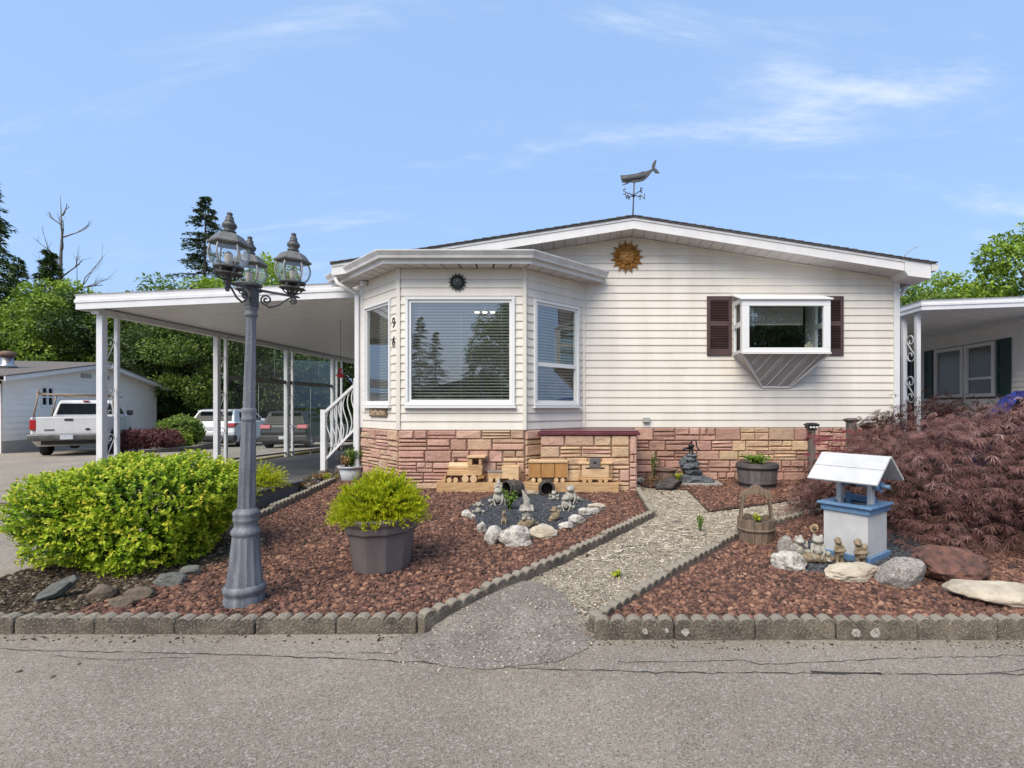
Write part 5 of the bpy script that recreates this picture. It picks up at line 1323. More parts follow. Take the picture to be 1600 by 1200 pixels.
MB().lathe([(0.02, 0), (0.02, 0.05), (0.032, 0.06), (0.032, 0.085)], (X(708), (W0+W1)/2, ZZ(727)), 14).build('smokestack', MT['terra'], loco)
b = MB()
for (x0, x1, z0, z1) in ((729.5, 736.5, 716.5, 727), (747, 751, 716.5, 727), (729.5, 752.5, 727.2, 735.4)):
    b.box(X(x0), X(x1), W0, W1, ZZ(z1), ZZ(z0))
cab = b.build('cab', MT['wood'], loco, bevel=0.004)
MB().box(X(728.5), X(758), W0-0.02, W1+0.02, ZZ(716.3), ZZ(712.8)).build('cab_roof', MT['woodpale'], loco, bevel=0.005)
MB().prism([(X(751.9), ZZ(744)), (X(756), ZZ(744)), (X(754), ZZ(748)), (X(745), ZZ(750)), (X(745), ZZ(744.1))], (0, W0+0.01, 0), (1,0,0), (0,0,1), (0, W1-W0-0.02, 0)).build('drawbar', MT['cedar'], loco)
wheels((701, 711), 0, 0.036, loco); wheels((726, 739), 0, 0.052, loco)
tend = thing('toy_tender', 'pale wooden tender wagon behind the toy locomotive', 'toy wagon', (X(786), TY+0.15, dz))
MB().box(X(761.5), X(783), W0, W1, ZZ(749), ZZ(739)).build('low_box', MT['wood'], tend, bevel=0.005)
MB().box(X(761), X(784), W0-0.008, W1+0.008, ZZ(738.9), ZZ(737.6)).build('lid', MT['greyrail'], tend)
MB().box(X(783.2), X(810), W0, W1, ZZ(749), ZZ(729)).build('high_box', MT['woodpale'], tend, bevel=0.005)
MB().tube([(X(810), W0+0.01, ZZ(728)), (X(812), W0+0.01, ZZ(729)), (X(812), W0+0.01, ZZ(749))], 0.009, 6).build('grab_post', MT['wood'], tend)
wheels((766, 777, 798, 807), 0, 0.034, tend)
bx = thing('toy_boxcar', 'honey brown wooden boxcar in the middle of the train', 'toy wagon', (X(856), TY+0.15, dz))
for i, (u0, u1) in enumerate(((826.5, 844.5), (845.3, 866.2), (867, 885.5))):
    MB().box(X(u0), X(u1), W0, W1, ZZ(747), ZZ(724)).build('plank', MT['cedar'], bx, bevel=0.004)
MB().box(X(825), X(887), W0-0.015, W1+0.015, ZZ(723.8), ZZ(719.8)).build('roof', MT['woodpale'], bx, bevel=0.005)
for u in (825.4, 885.7): MB().box(X(u), X(u+1.2), W0-0.006, W1, ZZ(748), ZZ(724)).build('corner_post', MT['wood'], bx)
MB().box(X(828), X(884), W0+0.02, W1-0.02, ZZ(750), ZZ(747.1)).build('underframe', MT['hoop'], bx)
wheels((833, 843, 869, 879), 0, 0.034, bx)
cb = thing('toy_caboose', 'pale wooden caboose with small dark windows at the right end of the train', 'toy wagon', (X(930), TY+0.15, dz))
MB().box(X(909), X(952), W0, W1, ZZ(747), ZZ(726.2)).build('body', MT['woodpale'], cb, bevel=0.005)
MB().box(X(903), X(957), W0-0.015, W1+0.015, ZZ(726), ZZ(722.5)).build('roof', MT['woodpale'], cb, bevel=0.005)
cu_ = MB().box(X(921), X(938), W0-0.03, W1+0.03, ZZ(731), ZZ(717)).build('cupola', MT['greywood'], cb, bevel=0.005)
MB().box(X(927), X(932.5), W0-0.034, W0-0.0305, ZZ(724.4), ZZ(721.8)).build('window', MT['black'], cu_)
for u in (915.5, 938.5): MB().box(X(u), X(u+6.5), W0-0.004, W0-0.0005, ZZ(733.2), ZZ(731)).build('window', MT['black'], cb)
for u in (904, 905.5, 953, 955.5): MB().box(X(u), X(u)+0.009, W0, W0+0.01, ZZ(748), ZZ(726.1)).build('rail_post', MT['wood'], cb)
MB().box(X(903), X(957), W0, W1, ZZ(750), ZZ(747.2)).build('floor', MT['wood'], cb)
wheels((913, 922, 938, 947), 0, 0.034, cb, 'wood')

# ------------------------------------------------------------------ barrels, frogs, gnomes, stones on the gravel patch
def lying_barrel(c, r, L_, yaw, pitch, label):
    t = thing('barrel', label, 'barrel', c, 0, 'small barrels lying on the gravel')
    m = Matrix.Rotation(yaw, 3, 'Z') @ Matrix.Rotation(math.pi/2 - pitch, 3, 'X')
    c = Vector(c)
    n = 14
    for k in range(n):                              # staves
        a0, a1 = 2*math.pi*(k+0.02)/n, 2*math.pi*(k+0.98)/n; secs = []
        for (rr_, z) in ((0.86, -0.5), (0.97, -0.25), (1.0, 0), (0.97, 0.25), (0.86, 0.5)):
            q = [Vector((math.cos(a)*rr_*r*f, math.sin(a)*rr_*r*f, z*L_)) for a, f in ((a0, 1), (a1, 1), (a1, 0.86), (a0, 0.86))]
            secs.append([m @ p + c for p in q])
        MB().loft(secs).build('stave', MT['barrel'], t)
    for z in (-0.44, -0.2, 0.2, 0.44):
        rr_ = r*(1.005 - 0.55*z*z)
        MB().lathe([(rr_*0.99, z*L_-0.012), (rr_*1.025, z*L_-0.012), (rr_*1.025, z*L_+0.012), (rr_*0.99, z*L_+0.012)], c, 20, mat=m, cap=False).build('hoop', MT['hoop'], t)
    MB().lathe([(r*0.85, -0.44*L_), (0.001, -0.441*L_)], c, 16, mat=m, cap=False).build('end', MT['barrel'], t)
    MB().lathe([(r*0.80, -0.30*L_), (0.001, -0.28*L_)], c, 16, mat=m, cap=False).build('soil', MT['darksoil'], t)
    return t
b1 = on_bed(800, 778); b1.z += 0.12
lying_barrel((b1.x, b1.y+0.05, b1.z), 0.125, 0.26, math.radians(-38), math.radians(6), 'dark barrel lying open towards a green plant, behind the tall gnome')
b2 = on_bed(853, 776); b2.z += 0.105
lying_barrel((b2.x, b2.y+0.10, b2.z), 0.115, 0.22, math.radians(8), math.radians(4), 'dark empty barrel lying open before the train, right of the green plant')
p = on_bed(795, 797); leafy('trailing_plant', 'bright green plant spilling out of the barrel among the stone frogs', (p.x, p.y, p.z), 0.14, 0.26, 190, LF['small'], 51, 0.045, stems=10)

def statue(name, label, balls, pos, size, yaw, m, group=None, voxel=0.022, cat='garden figure', base=None):
    """balls given for a figure 1 high facing -Y"""
    me = ball_mesh(balls, voxel, name); me.transform(Matrix.Scale(size, 4)); me.materials.append(MT[m])
    o = put(name, me); o.location = pos; o.rotation_euler = (0, 0, yaw)
    return tag(o, label, cat, group)

def frog(head_up=0.0, arms='down', hands_eyes=False, wide=1.0):
    B = [(0, 0.05, 0.30, 0.27*wide, 0.24, 0.27), (0, -0.02, 0.48, 0.20*wide, 0.19, 0.17), (0, -0.10, 0.72, 0.22, 0.20, 0.14), (0, -0.20, 0.69, 0.19, 0.13, 0.09), (0, -0.12, 0.635, 0.17, 0.18, 0.06),
         (-0.12, -0.09, 0.85, 0.075, 0.08, 0.08), (0.12, -0.09, 0.85, 0.075, 0.08, 0.08), (0, -0.16, 0.32, 0.16, 0.12, 0.19)]
    for s in (-1, 1):
        B += limb((s*0.22, 0.08, 0.14), (s*0.36*wide, -0.16, 0.24), 0.13, 0.10) + limb((s*0.36*wide, -0.16, 0.22), (s*0.27, -0.05, 0.05), 0.09, 0.06) + limb((s*0.26, -0.06, 0.045), (s*0.36, -0.34, 0.03), 0.05, 0.05)
        for k in (-1, 0, 1): B += limb((s*0.36, -0.32, 0.03), (s*0.36 + k*0.07, -0.42, 0.02), 0.035, 0.025, 3)
        if hands_eyes: B += limb((s*0.20, -0.06, 0.52), (s*0.34, -0.18, 0.66), 0.07, 0.06) + limb((s*0.34, -0.18, 0.66), (s*0.12, -0.26, 0.79), 0.06, 0.07)
        elif arms == 'out': B += limb((s*0.2, -0.05, 0.52), (s*0.36, -0.2, 0.44), 0.07, 0.055) + limb((s*0.36, -0.2, 0.44), (s*0.40, -0.16, 0.62), 0.055, 0.05)
        else: B += limb((s*0.19, -0.08, 0.5), (s*0.22, -0.26, 0.28), 0.07, 0.05) + limb((s*0.22, -0.26, 0.28), (s*0.12, -0.34, 0.04), 0.05, 0.045)
    return B
def gnome(hat=True, lean=0.0, belly=1.0):
    B = [(0, 0, 0.20, 0.19, 0.17, 0.20), (0, -0.02, 0.38, 0.19*belly, 0.18*belly, 0.17), (0, -0.01, 0.56, 0.12, 0.12, 0.12), (0, -0.06, 0.50, 0.10, 0.10, 0.14), (0, -0.135, 0.60, 0.03, 0.03, 0.03),
         (-0.10, -0.10, 0.04, 0.08, 0.13, 0.05), (0.10, -0.10, 0.04, 0.08, 0.13, 0.05)]
    B += limb((0, 0, 0.64), (lean, 0.04, 1.0), 0.125, 0.03, 7)
    for s in (-1, 1): B += limb((s*0.17, 0, 0.45), (s*0.22, -0.1, 0.32), 0.065, 0.055) + limb((s*0.22, -0.1, 0.32), (s*0.06, -0.2, 0.34), 0.055, 0.05)
    return B
def place(u, v): 
    q = on_bed(u, v); q.z -= 0.008; return q
GF = 'stone figures on the black gravel patch'
statue('frog_statue', 'pale stone frog covering its eyes at the left edge of the black gravel', frog(hands_eyes=True), place(748, 803), 0.175, 0.1, 'statue', GF)
q = place(779, 788)
statue('stacked_frog_statue', 'tall pale fat frog statue with a second figure on top before the left barrel', frog(wide=1.1) + [(x*0.8, y*0.8+0.03, z*0.62+0.72, rx*0.8, ry*0.8, rz*0.62) for (x, y, z, rx, ry, rz) in [bb[:6] for bb in gnome(hat=False)]], q, 0.265, 0.05, 'statue', GF)
statue('fox_statue', 'small standing tan animal statue in the front of the black gravel', [(0,0,0.42,0.17,0.16,0.26),(0,-0.04,0.66,0.14,0.15,0.14),(0,-0.10,0.82,0.13,0.15,0.12),(0,-0.24,0.80,0.06,0.09,0.05),(-0.09,-0.05,0.95,0.045,0.03,0.08),(0.09,-0.05,0.95,0.045,0.03,0.08)] + limb((-0.12,-0.08,0.4),(-0.14,-0.2,0.05),0.07,0.06) + limb((0.12,-0.08,0.4),(0.14,-0.2,0.05),0.07,0.06) + [(0,-0.1,0.03,0.36,0.2,0.035)], place(788, 819), 0.165, -0.1, 'statue_tan', GF)
q = place(824, 824)
statue('log_base_statue', 'tan driftwood shaped stone carrying the pointed hat gnome', [(0,0,0.3,0.55,0.4,0.3),(-0.45,-0.2,0.2,0.2,0.25,0.22),(0.4,0.1,0.2,0.4,0.2,0.2,0.5),(-0.25,-0.35,0.12,0.16,0.16,0.14),(0.1,-0.3,0.35,0.2,0.16,0.3),(0.3,-0.2,0.45,0.14,0.14,0.2),(-0.2,-0.1,0.5,0.2,0.2,0.16)], q, 0.18, 0.1, 'statue_tan', GF, voxel=0.035)
statue('gnome_statue', 'pale stone gnome with a tall pointed hat leaning back on the driftwood base', gnome(lean=-0.16), Vector((q.x-0.005, q.y-0.01, q.z+0.10)), 0.31, 0.0, 'statue', GF)
statue('duck_statue', 'brown stone bird curled up on the right of the black gravel', [(0.02,0,0.36,0.30,0.30,0.32),(0.16,0.02,0.52,0.22,0.24,0.26),(-0.05,-0.05,0.72,0.20,0.2,0.16),(-0.02,-0.02,0.86,0.17,0.17,0.10),(-0.24,-0.1,0.72,0.12,0.09,0.06),(-0.22,-0.12,0.22,0.2,0.14,0.16),(-0.3,-0.15,0.1,0.14,0.12,0.08)], place(867, 814), 0.185, 0.2, 'statue_tan', GF, voxel=0.03)
statue('frog_statue', 'fat pale stone frog sitting before the other figures on the right of the gravel', frog(wide=1.1), place(885, 797), 0.225, 0.0, 'statue', GF)
statue('frog_statue', 'tall pale stone frog with a long tail at the back, behind the fat frog', [(x, y, z, rx, ry, rz) for (x, y, z, rx, ry, rz) in [bb[:6] for bb in frog()]] + limb((0.25, 0.2, 0.25), (0.62, 0.3, 0.06), 0.16, 0.07), place(891, 785), 0.27, 0.15, 'statue', GF)
statue('frog_statue', 'small pale stone frog with raised arms beside the empty barrel', frog(arms='out'), place(866, 782), 0.16, -0.1, 'statue', GF)
# gnomes and frogs by the wishing well
GF2 = 'stone figures before the wishing well'
q = place(1262, 878)
tt = thing('frog_bench_statue', 'pale statue of two frogs sitting together on a brown log', 'garden figure', q, 0, GF2)
me = ball_mesh([(0, 0, 0.05, 0.20, 0.075, 0.05), (0.13, -0.02, 0.045, 0.10, 0.06, 0.045), (-0.13, 0.02, 0.05, 0.1, 0.06, 0.04)], 0.012, 'log'); me.materials.append(MT['statue_tan']); put('log', me, tt).matrix_parent_inverse = Matrix(); 
for (dx, sc, yw) in ((-0.095, 0.215, 0.5), (0.085, 0.225, -0.35)):
    me = ball_mesh(frog(arms='out' if dx < 0 else 'down'), 0.024, 'frog'); me.transform(Matrix.Translation((dx, 0.0, 0.045)) @ Matrix.Rotation(yw, 4, 'Z') @ Matrix.Scale(sc, 4)); me.materials.append(MT['statue']); put('frog', me, tt, local=True)
q = place(1311, 880)
def standing(lean=0.0, hat=0.0, wide=1.0, arms='belly'):
    B = [(0, 0, 0.03, 0.24, 0.18, 0.04), (0, 0.02, 0.47, 0.17*wide, 0.16*wide, 0.20), (0.02, -0.05, 0.42, 0.15*wide, 0.13, 0.14), (lean*0.5, 0.0, 0.66, 0.13, 0.12, 0.11), (lean, -0.03, 0.82, 0.13, 0.13, 0.11), (lean-0.07, -0.12, 0.83, 0.07, 0.07, 0.06), (lean+0.03, 0.0, 0.93, 0.09, 0.09, 0.07), (lean+0.11, 0.02, 0.87, 0.04, 0.05, 0.06), (lean-0.10, 0.02, 0.90, 0.035, 0.05, 0.06)]
    for s in (-1, 1):
        B += limb((s*0.09*wide, 0.0, 0.30), (s*0.11*wide, -0.02, 0.07), 0.085, 0.06) + limb((s*0.11*wide, -0.02, 0.06), (s*0.13*wide, -0.14, 0.05), 0.055, 0.05, 3)
        B += limb((s*0.14, 0, 0.66), (s*0.21*wide, -0.06, 0.50), 0.06, 0.05) + limb((s*0.21*wide, -0.06, 0.50), (s*0.05, -0.17, 0.52), 0.05, 0.045)
    return B
statue('stone_figure', 'tan stone frog figure standing on one plinth left before the white well', standing(lean=-0.07), q, 0.235, 0.35, 'statue_tan', GF2, voxel=0.022)
statue('stone_figure', 'tan stone figure carrying a bundle on its shoulder right before the white well', standing(lean=-0.10, wide=1.15) + [(0.2, 0.02, 0.72, 0.11, 0.10, 0.08), (0.13, -0.05, 0.66, 0.07, 0.07, 0.06)], place(1344, 885), 0.245, 0.2, 'statue_tan', GF2, voxel=0.022)
q = on_bed(1272, 862)
sf = thing('sunflower_stake', 'small white and tan sunflower on a stick behind the frog bench', 'garden ornament', q)
hz = at(1272, 825, q.y); MB().tube([q, hz], 0.005, 6).build('stick', MT['oldwood'], sf)
hd = MB().lathe([(0.001, 0.018), (0.02, 0.014), (0.024, 0.0)], hz, 12, mat=Matrix.Rotation(math.pi/2, 3, 'X')).build('flower_head', MT['oldwood'], sf)
b = MB()
for k in range(13):
    a = 2*math.pi*k/13; e = Vector((math.cos(a), 0, math.sin(a))); s = Vector((-math.sin(a), 0, math.cos(a)))
    b.add([hz + e*0.018, hz + e*0.03 + s*0.008 - Vector((0,.004,0)), hz + e*0.043, hz + e*0.03 - s*0.008 - Vector((0,.004,0))], [(0,1,2,3)])
b.build('petals', MT['woodpale'], sf)

# edging rocks: (u, v of the foot, width px, height px, material, label)
def rock(u, v, w, h, m, label, seed, group=None, depth=0.8, yaw=0.0, rough=0.16, name='rock', sink=0.25, sub=3):
    q = on_bed(u, v); y = q.y; kk = FPX / y
    sx, sz = w/kk/2, h/kk/(2 - sink) ; sy = sx*depth
    o = put(name, rock_mesh(name, seed, sx*1.12, sy, sz*1.15, MT[m], rough, sub=4 if w > 40 else 3)); o.location = (q.x, y + sy*0.7, q.z + sz*(1-sink)*0.9); o.rotation_euler = (0, 0, yaw)
    return tag(o, label, 'rock', group)
GR = 'pale rocks round the black gravel'
for i, (u, v, w, h, m, lb) in enumerate([
    (806, 856, 48, 30, 'rockwhite', 'largest white quartz rock at the front corner of the black gravel'),
    (768, 853, 30, 29, 'rockwhite', 'grey white upright rock left of the largest quartz rock'),
    (849, 842, 42, 20, 'rockcream', 'low wedge shaped pale rock right of the largest quartz rock'),
    (751, 833, 18, 17, 'rockwhite', 'small white rock under the frog that covers its eyes'),
    (729, 810, 17, 12, 'rockwhite', 'small white rock at the far left of the black gravel'),
    (738, 811, 9, 7, 'rockwhite', 'pebble sized white rock beside the far left rock'),
    (886, 828, 26, 11, 'rockwhite', 'flat white rock right of the wedge shaped rock'),
    (901, 818, 24, 13, 'rockwhite', 'rounded white rock on the right edge of the black gravel'),
    (913, 806, 22, 11, 'rockwhite', 'angular white rock before the right end rocks'),
    (925, 804, 24, 9, 'rockwhite', 'flat white rock between the angular rock and the end slab'),
    (933, 798, 28, 11, 'rockcream', 'pale slab at the right end of the black gravel'),
    (827, 774, 26, 8, 'rockcream', 'flat pale stone behind the pointed hat gnome')]):
    rock(u, v, w, h, m, lb, 60+i, GR, yaw=0.2*math.sin(i*2.3))
rock(1238, 893, 50, 30, 'rockwhite', 'pale rock below the frog bench statue', 80, 'rocks round the wishing well')
rock(1230, 872, 24, 34, 'rockgrey', 'upright grey rock left of the frog bench statue', 81, 'rocks round the wishing well')
rock(1342, 910, 82, 24, 'rockcream', 'long low cream rock before the wishing well', 82, 'rocks round the wishing well', depth=0.6)
rock(1419, 919, 80, 45, 'rockgrey', 'smooth speckled grey boulder right of the wishing well', 83, 'rocks round the wishing well', depth=0.7, rough=0.07)
rock(1500, 914, 98, 52, 'rockred', 'dark red lava boulder under the purple maple', 84, 'rocks round the wishing well', rough=0.27)
rock(1590, 948, 150, 28, 'rockcream', 'flat cream stone at the right edge of the lava bed', 85, None, depth=0.75, rough=0.12, sink=0.6)
q = on_bed(78, 938)
sb_ = MB(); sb_.prism([(-0.10, -0.03), (0.06, -0.035), (0.17, 0.03), (0.16, 0.075), (0.03, 0.07), (-0.06, 0.03)], (0, -0.02, 0), (1, 0, 0), (0, 0, 1), (0, 0.045, 0)); sb_.prism([(-0.07, -0.02), (0.05, -0.03), (0.15, 0.02), (0.10, 0.05), (-0.02, 0.03)], (0, -0.045, 0), (1, 0, 0), (0, 0, 1), (0, 0.022, 0))
o = sb_.build('rock', MT['slate'], bevel=0.006); o.location = (q.x, q.y, q.z + 0.04); o.rotation_euler = (-0.5, -0.35, 0.35); tag(o, 'leaning grey slate slab under the left end of the hedge', 'rock', 'rocks along the hedge foot')
rock(152, 938, 40, 22, 'rockbrown', 'brown rock at the hedge foot beside the slate slab', 87, 'rocks along the hedge foot')
rock(183, 951, 34, 18, 'rockbrown', 'half buried round brown rock before the hedge', 88, 'rocks along the hedge foot')
rock(212, 938, 42, 17, 'rockbrown', 'grey brown rock right of the half buried rock', 89, 'rocks along the hedge foot')
rock(256, 918, 44, 18, 'slate', 'flat grey rock under the right end of the hedge', 90, 'rocks along the hedge foot')
rock(292, 902, 30, 16, 'slate', 'small slate chip near the lamp post foot', 91, 'rocks along the hedge foot')
rock(1001, 754, 12, 8, 'rockwhite', 'small pale stone at the corner of the stone box', 92, None)

# ------------------------------------------------------------------ things along the back of the path
p = on_bed(1041, 763); p.y = 8.05; p.x = (1041-CX)/FPX*8.05; p.z = bed_z(0, 8.05) - 0.02
simple_pot('terracotta_pot', 'aged terracotta bowl at the end of the path', (p.x, p.y, p.z+0.06), 0.165, 0.22, 'terra', rim=0.022)
leafy('potted_plant', 'tall thin green plant behind the terracotta bowl', (p.x-0.17, p.y+0.15, p.z+0.05), 0.11, 0.62, 130, LF['small'], 52, 0.05, stems=5)
o = put('broken_pot', rock_mesh('broken_pot', 93, 0.20, 0.14, 0.11, MT['hoop'], 0.3)); o.location = (p.x+0.0, p.y-0.24, p.z+0.06); tag(o, 'dark broken planter stump before the terracotta bowl', 'planter')
leafy('dry_plant', 'dry orange stems left of the dark planter stump', (p.x-0.16, p.y-0.2, p.z+0.02), 0.2, 0.2, 150, LF['dry'], 53, 0.05, stems=16, wid=0.18)
leafy('small_plant', 'yellow green sprigs on the dark planter stump', (p.x+0.16, p.y-0.22, p.z+0.12), 0.14, 0.14, 90, LF['gold'], 54, 0.035, stems=9)
# fountain with hand pump
FX = at(1079, 752, 8.22); FX.z = bed_z(0, 8.2)
fo = thing('rock_fountain', 'blue black rock fountain stacked against the wall', 'fountain', FX)
for i, (dx, dy, z, sx, sy, sz) in enumerate(((0.0, 0, 0.07, 0.26, 0.2, 0.09), (0.02, 0.02, 0.17, 0.20, 0.17, 0.08), (-0.05, 0, 0.25, 0.17, 0.14, 0.075), (0.05, 0.02, 0.31, 0.14, 0.13, 0.07), (0.0, 0.02, 0.38, 0.13, 0.12, 0.06), (0.02, 0.03, 0.44, 0.10, 0.1, 0.06), (-0.13, -0.02, 0.33, 0.08, 0.06, 0.07), (0.24, -0.05, 0.04, 0.18, 0.14, 0.07))):
    o = put('rock', rock_mesh('rock', 100+i, sx, sy, sz, MT['pumprock'], 0.32, sub=2), fo, local=True); o.location = (dx, dy, z); o.rotation_euler = (0, 0, i*1.1)
MB().box(FX.x-0.22, FX.x+0.46, FX.y-0.22, FX.y+0.12, FX.z-0.03, FX.z+0.025).build('slab', MT['rockgrey'], fo, bevel=0.012)
pu = thing('hand_pump', 'small black cast iron hand pump on top of the rock fountain', 'hand pump', FX + Z*0.47)
B0_ = FX + Vector((0.015, 0.02, 0.46))
MB().lathe([(0.05, 0), (0.05, 0.015), (0.036, 0.02), (0.034, 0.11), (0.048, 0.12), (0.05, 0.15), (0.034, 0.16)], B0_, 14).build('body', MT['black'], pu)
MB().tube([B0_ + Vector((-0.02, 0, 0.095)), B0_ + Vector((-0.11, -0.02, 0.095)), B0_ + Vector((-0.125, -0.02, 0.06))], [0.02, 0.018, 0.02], 8).build('spout', MT['black'], pu)
MB().tube([B0_ + Vector((0, 0, 0.155)), B0_ + Vector((0.0, 0, 0.19)), B0_ + Vector((0.02, 0, 0.225)), B0_ + Vector((0.055, 0, 0.23)), B0_ + Vector((0.08, 0, 0.20)), B0_ + Vector((0.085, 0, 0.13)), B0_ + Vector((0.12, 0, 0.07)), B0_ + Vector((0.135, 0, 0.068))], [0.014, 0.014, 0.013, 0.012, 0.012, 0.011, 0.012, 0.013], 8).build('handle', MT['black'], pu)

def stave_tub(t, c, r0, r1, h, n, m, thick=0.022, tops=None):
    c = Vector(c)
    for k in range(n):
        a0, a1 = 2*math.pi*(k+0.03)/n, 2*math.pi*(k+0.97)/n
        hh = h + (tops(k) if tops else 0)
        q = lambda r, z: [c + Vector((math.cos(a)*rr, math.sin(a)*rr, z)) for a, rr in ((a0, r), (a1, r), (a1, r-thick), (a0, r-thick))]
        MB().loft([q(r0, 0), q((r0+r1)/2*1.012, hh/2), q(r1, hh)]).build('stave', MT[m], t)
# half barrel planter
HB = at(1183, 762, 7.95); HB.z = bed_z(0, 7.95) - 0.01
hb = thing('half_barrel_planter', 'grey half barrel planter with dark hoops against the stone wall', 'planter', HB)
stave_tub(hb, HB, 0.27, 0.315, 0.375, 22, 'greywood')
for (z, hh) in ((0.05, 0.05), (0.29, 0.05)):
    r = 0.27 + 0.045*(z+hh/2)/0.375 + 0.006
    MB().lathe([(r, z), (r+0.006, z), (r+0.011, z+hh), (r+0.004, z+hh)], HB, 28, cap=False).build('hoop', MT['hoop'], hb)
MB().lathe([(0.285, 0.355), (0.001, 0.37)], HB, 24, cap=False).build('soil', MT['darksoil'], hb)
leafy('barrel_plants', 'bright green leaves growing in the grey half barrel', (HB.x, HB.y, HB.z+0.36), 0.28, 0.13, 520, LF['small'], 55, 0.055, stems=34)
# wooden bucket planter with its high handle
BK = on_bed(1181, 845); BK.z -= 0.01
bk = thing('wooden_bucket', 'weathered wooden bucket planter with a tall arched handle beside the path', 'bucket', BK)
rb0, rb1, hb_ = 0.158, 0.182, 0.235
stave_tub(bk, BK, rb0, rb1, hb_, 16, 'oldwood', 0.02, lambda k: 0.012*math.sin(k*2.1))
MB().lathe([(0.172, 0.125), (0.182, 0.128), (0.185, 0.15), (0.175, 0.153)], BK, 24, cap=False).build('hoop', MT['oldwood'], bk)
MB().lathe([(0.162, 0.195), (0.001, 0.20)], BK, 20, cap=False).build('soil', MT['darksoil'], bk)
for s in (-1, 1):
    a, c2 = BK + Vector((s*0.155, 0, 0.02)), BK + Vector((s*0.125, 0, 0.50))
    MB().bar(BK + Vector((s*0.168, -0.03*s*0, 0.10)), c2 + Vector((0, 0, -0.02)), 0.062, 0.022, (1, 0, 0)).build('upright', MT['oldwood'], bk, bevel=0.004)
arch = [(-0.16, 0.44), (-0.135, 0.445), (-0.11, 0.41), (-0.08, 0.46), (0.0, 0.475), (0.08, 0.46), (0.11, 0.41), (0.135, 0.445), (0.16, 0.44), (0.14, 0.50), (0.075, 0.515), (0.04, 0.555), (0.0, 0.565), (-0.04, 0.555), (-0.075, 0.515), (-0.14, 0.50)]
MB().prism(arch, (BK.x, BK.y-0.012, BK.z), (1,0,0), (0,0,1), (0, 0.024, 0)).build('handle', MT['oldwood'], bk, bevel=0.003)
leafy('small_plant', 'little yellow flowers inside the wooden bucket', (BK.x+0.02, BK.y, BK.z+0.195), 0.07, 0.06, 60, LF['gold'], 56, 0.04, stems=8)
p = on_bed(1094, 826); leafy('weed', 'green weed growing out of the path by the wooden bucket', (p.x, p.y, p.z-0.02), 0.05, 0.19, 120, LF['small'], 57, 0.032, stems=6)
p = on_bed(966, 897); leafy('weed', 'small yellow weed low on the garden path', (p.x, p.y, p.z-0.02), 0.05, 0.04, 70, LF['gold'], 58, 0.03, stems=9)

# ------------------------------------------------------------------ wishing well
WP = Vector((2.46, 4.62, bed_z(0, 4.6) - 0.01)); WYAW = math.radians(-52)
well = thing('wishing_well', 'white wooden wishing well with blue trim and a gabled roof', 'wishing well', WP, WYAW)
a_, h_ = 0.19, 0.475
b = MB()
bw = [MB().box(-a_, a_, -a_, -a_+0.02, 0.06, h_-0.02), MB().box(-a_, a_, a_-0.02, a_, 0.06, h_-0.02), MB().box(-a_, -a_+0.02, -a_+0.021, a_-0.021, 0.06, h_-0.02), MB().box(a_-0.02, a_, -a_+0.021, a_-0.021, 0.06, h_-0.02)]
for w_ in bw: w_.build('side_panel', MT['wellwhite'], well, local=True)
def ring(z0, z1, ro, ri, nm):
    for (x0, x1, y0, y1) in ((-ro, ro, -ro, -ri), (-ro, ro, ri, ro), (-ro, -ri, -ri+0.0015, ri-0.0015), (ri, ro, -ri+0.0015, ri-0.0015)):
        MB().box(x0, x1, y0, y1, z0, z1).build(nm, MT['wellblue'], well, local=True, bevel=0.004)
ring(0.0, 0.062, a_+0.025, a_+0.001, 'base_trim'); ring(h_-0.055, h_-0.005, a_+0.02, a_+0.001, 'rim_trim'); ring(h_-0.003, h_+0.017, a_+0.045, a_-0.05, 'rim_board')
MB().box(-a_+0.02, a_-0.02, -a_+0.02, a_-0.02, 0.05, 0.28).build('inside', MT['black'], well, local=True)
for s in (-1, 1): MB().box(s*0.135-0.022, s*0.135+0.022, -0.03, 0.03, 0.30, 0.86).build('post', MT['wellwhite'], well, local=True, bevel=0.004)
MB().tube([(-0.15, 0, 0.655), (0.17, 0, 0.655)], 0.024, 10).build('roller', MT['wellblue'], well, local=True)
MB().tube([(-0.04, 0, 0.655), (0.01, 0, 0.655)], 0.028, 10).build('rope', MT['black'], well, local=True)
ck = MB().lathe([(0.03, 0), (0.045, 0.015), (0.045, 0.03), (0.03, 0.045)], (0.165, 0, 0.655), 12, mat=Matrix.Rotation(math.pi/2, 3, 'Y')).build('crank', MT['wellblue'], well, local=True)
b = MB()
for k in range(4):
    a = math.pi/2*k + 0.4; b.bar((0.195, 0, 0.655), (0.215, math.cos(a)*0.06, 0.655 + math.sin(a)*0.06), 0.022, 0.02)
b.tube([(0.2, 0, 0.655), (0.29, 0, 0.655)], 0.018, 8)
b.build('crank_handle', MT['wellblue'], ck, local=True)
rt, re, rl_, rw = 0.905, 0.685, 0.30, 0.27
for s in (-1, 1):
    n_ = Vector((0, s*(rt-re), rw)).normalized()
    for (f0, f1) in ((0.0, 0.485), (0.495, 1.0)):
        p = lambda f: Vector((0, s*rw*f, rt - (rt-re)*f))
        A, B_ = p(f0), p(f1)
        e = Vector((rl_, 0, 0))
        V = [A-e, A+e, B_+e, B_-e]; V = V + [q_ + n_*0.02 for q_ in V]
        MB().add(V, [(0,1,2,3),(4,7,6,5),(0,4,5,1),(1,5,6,2),(2,6,7,3),(3,7,4,0)]).build('roof_board', MT['wellwhite'], well, local=True, bevel=0.003)
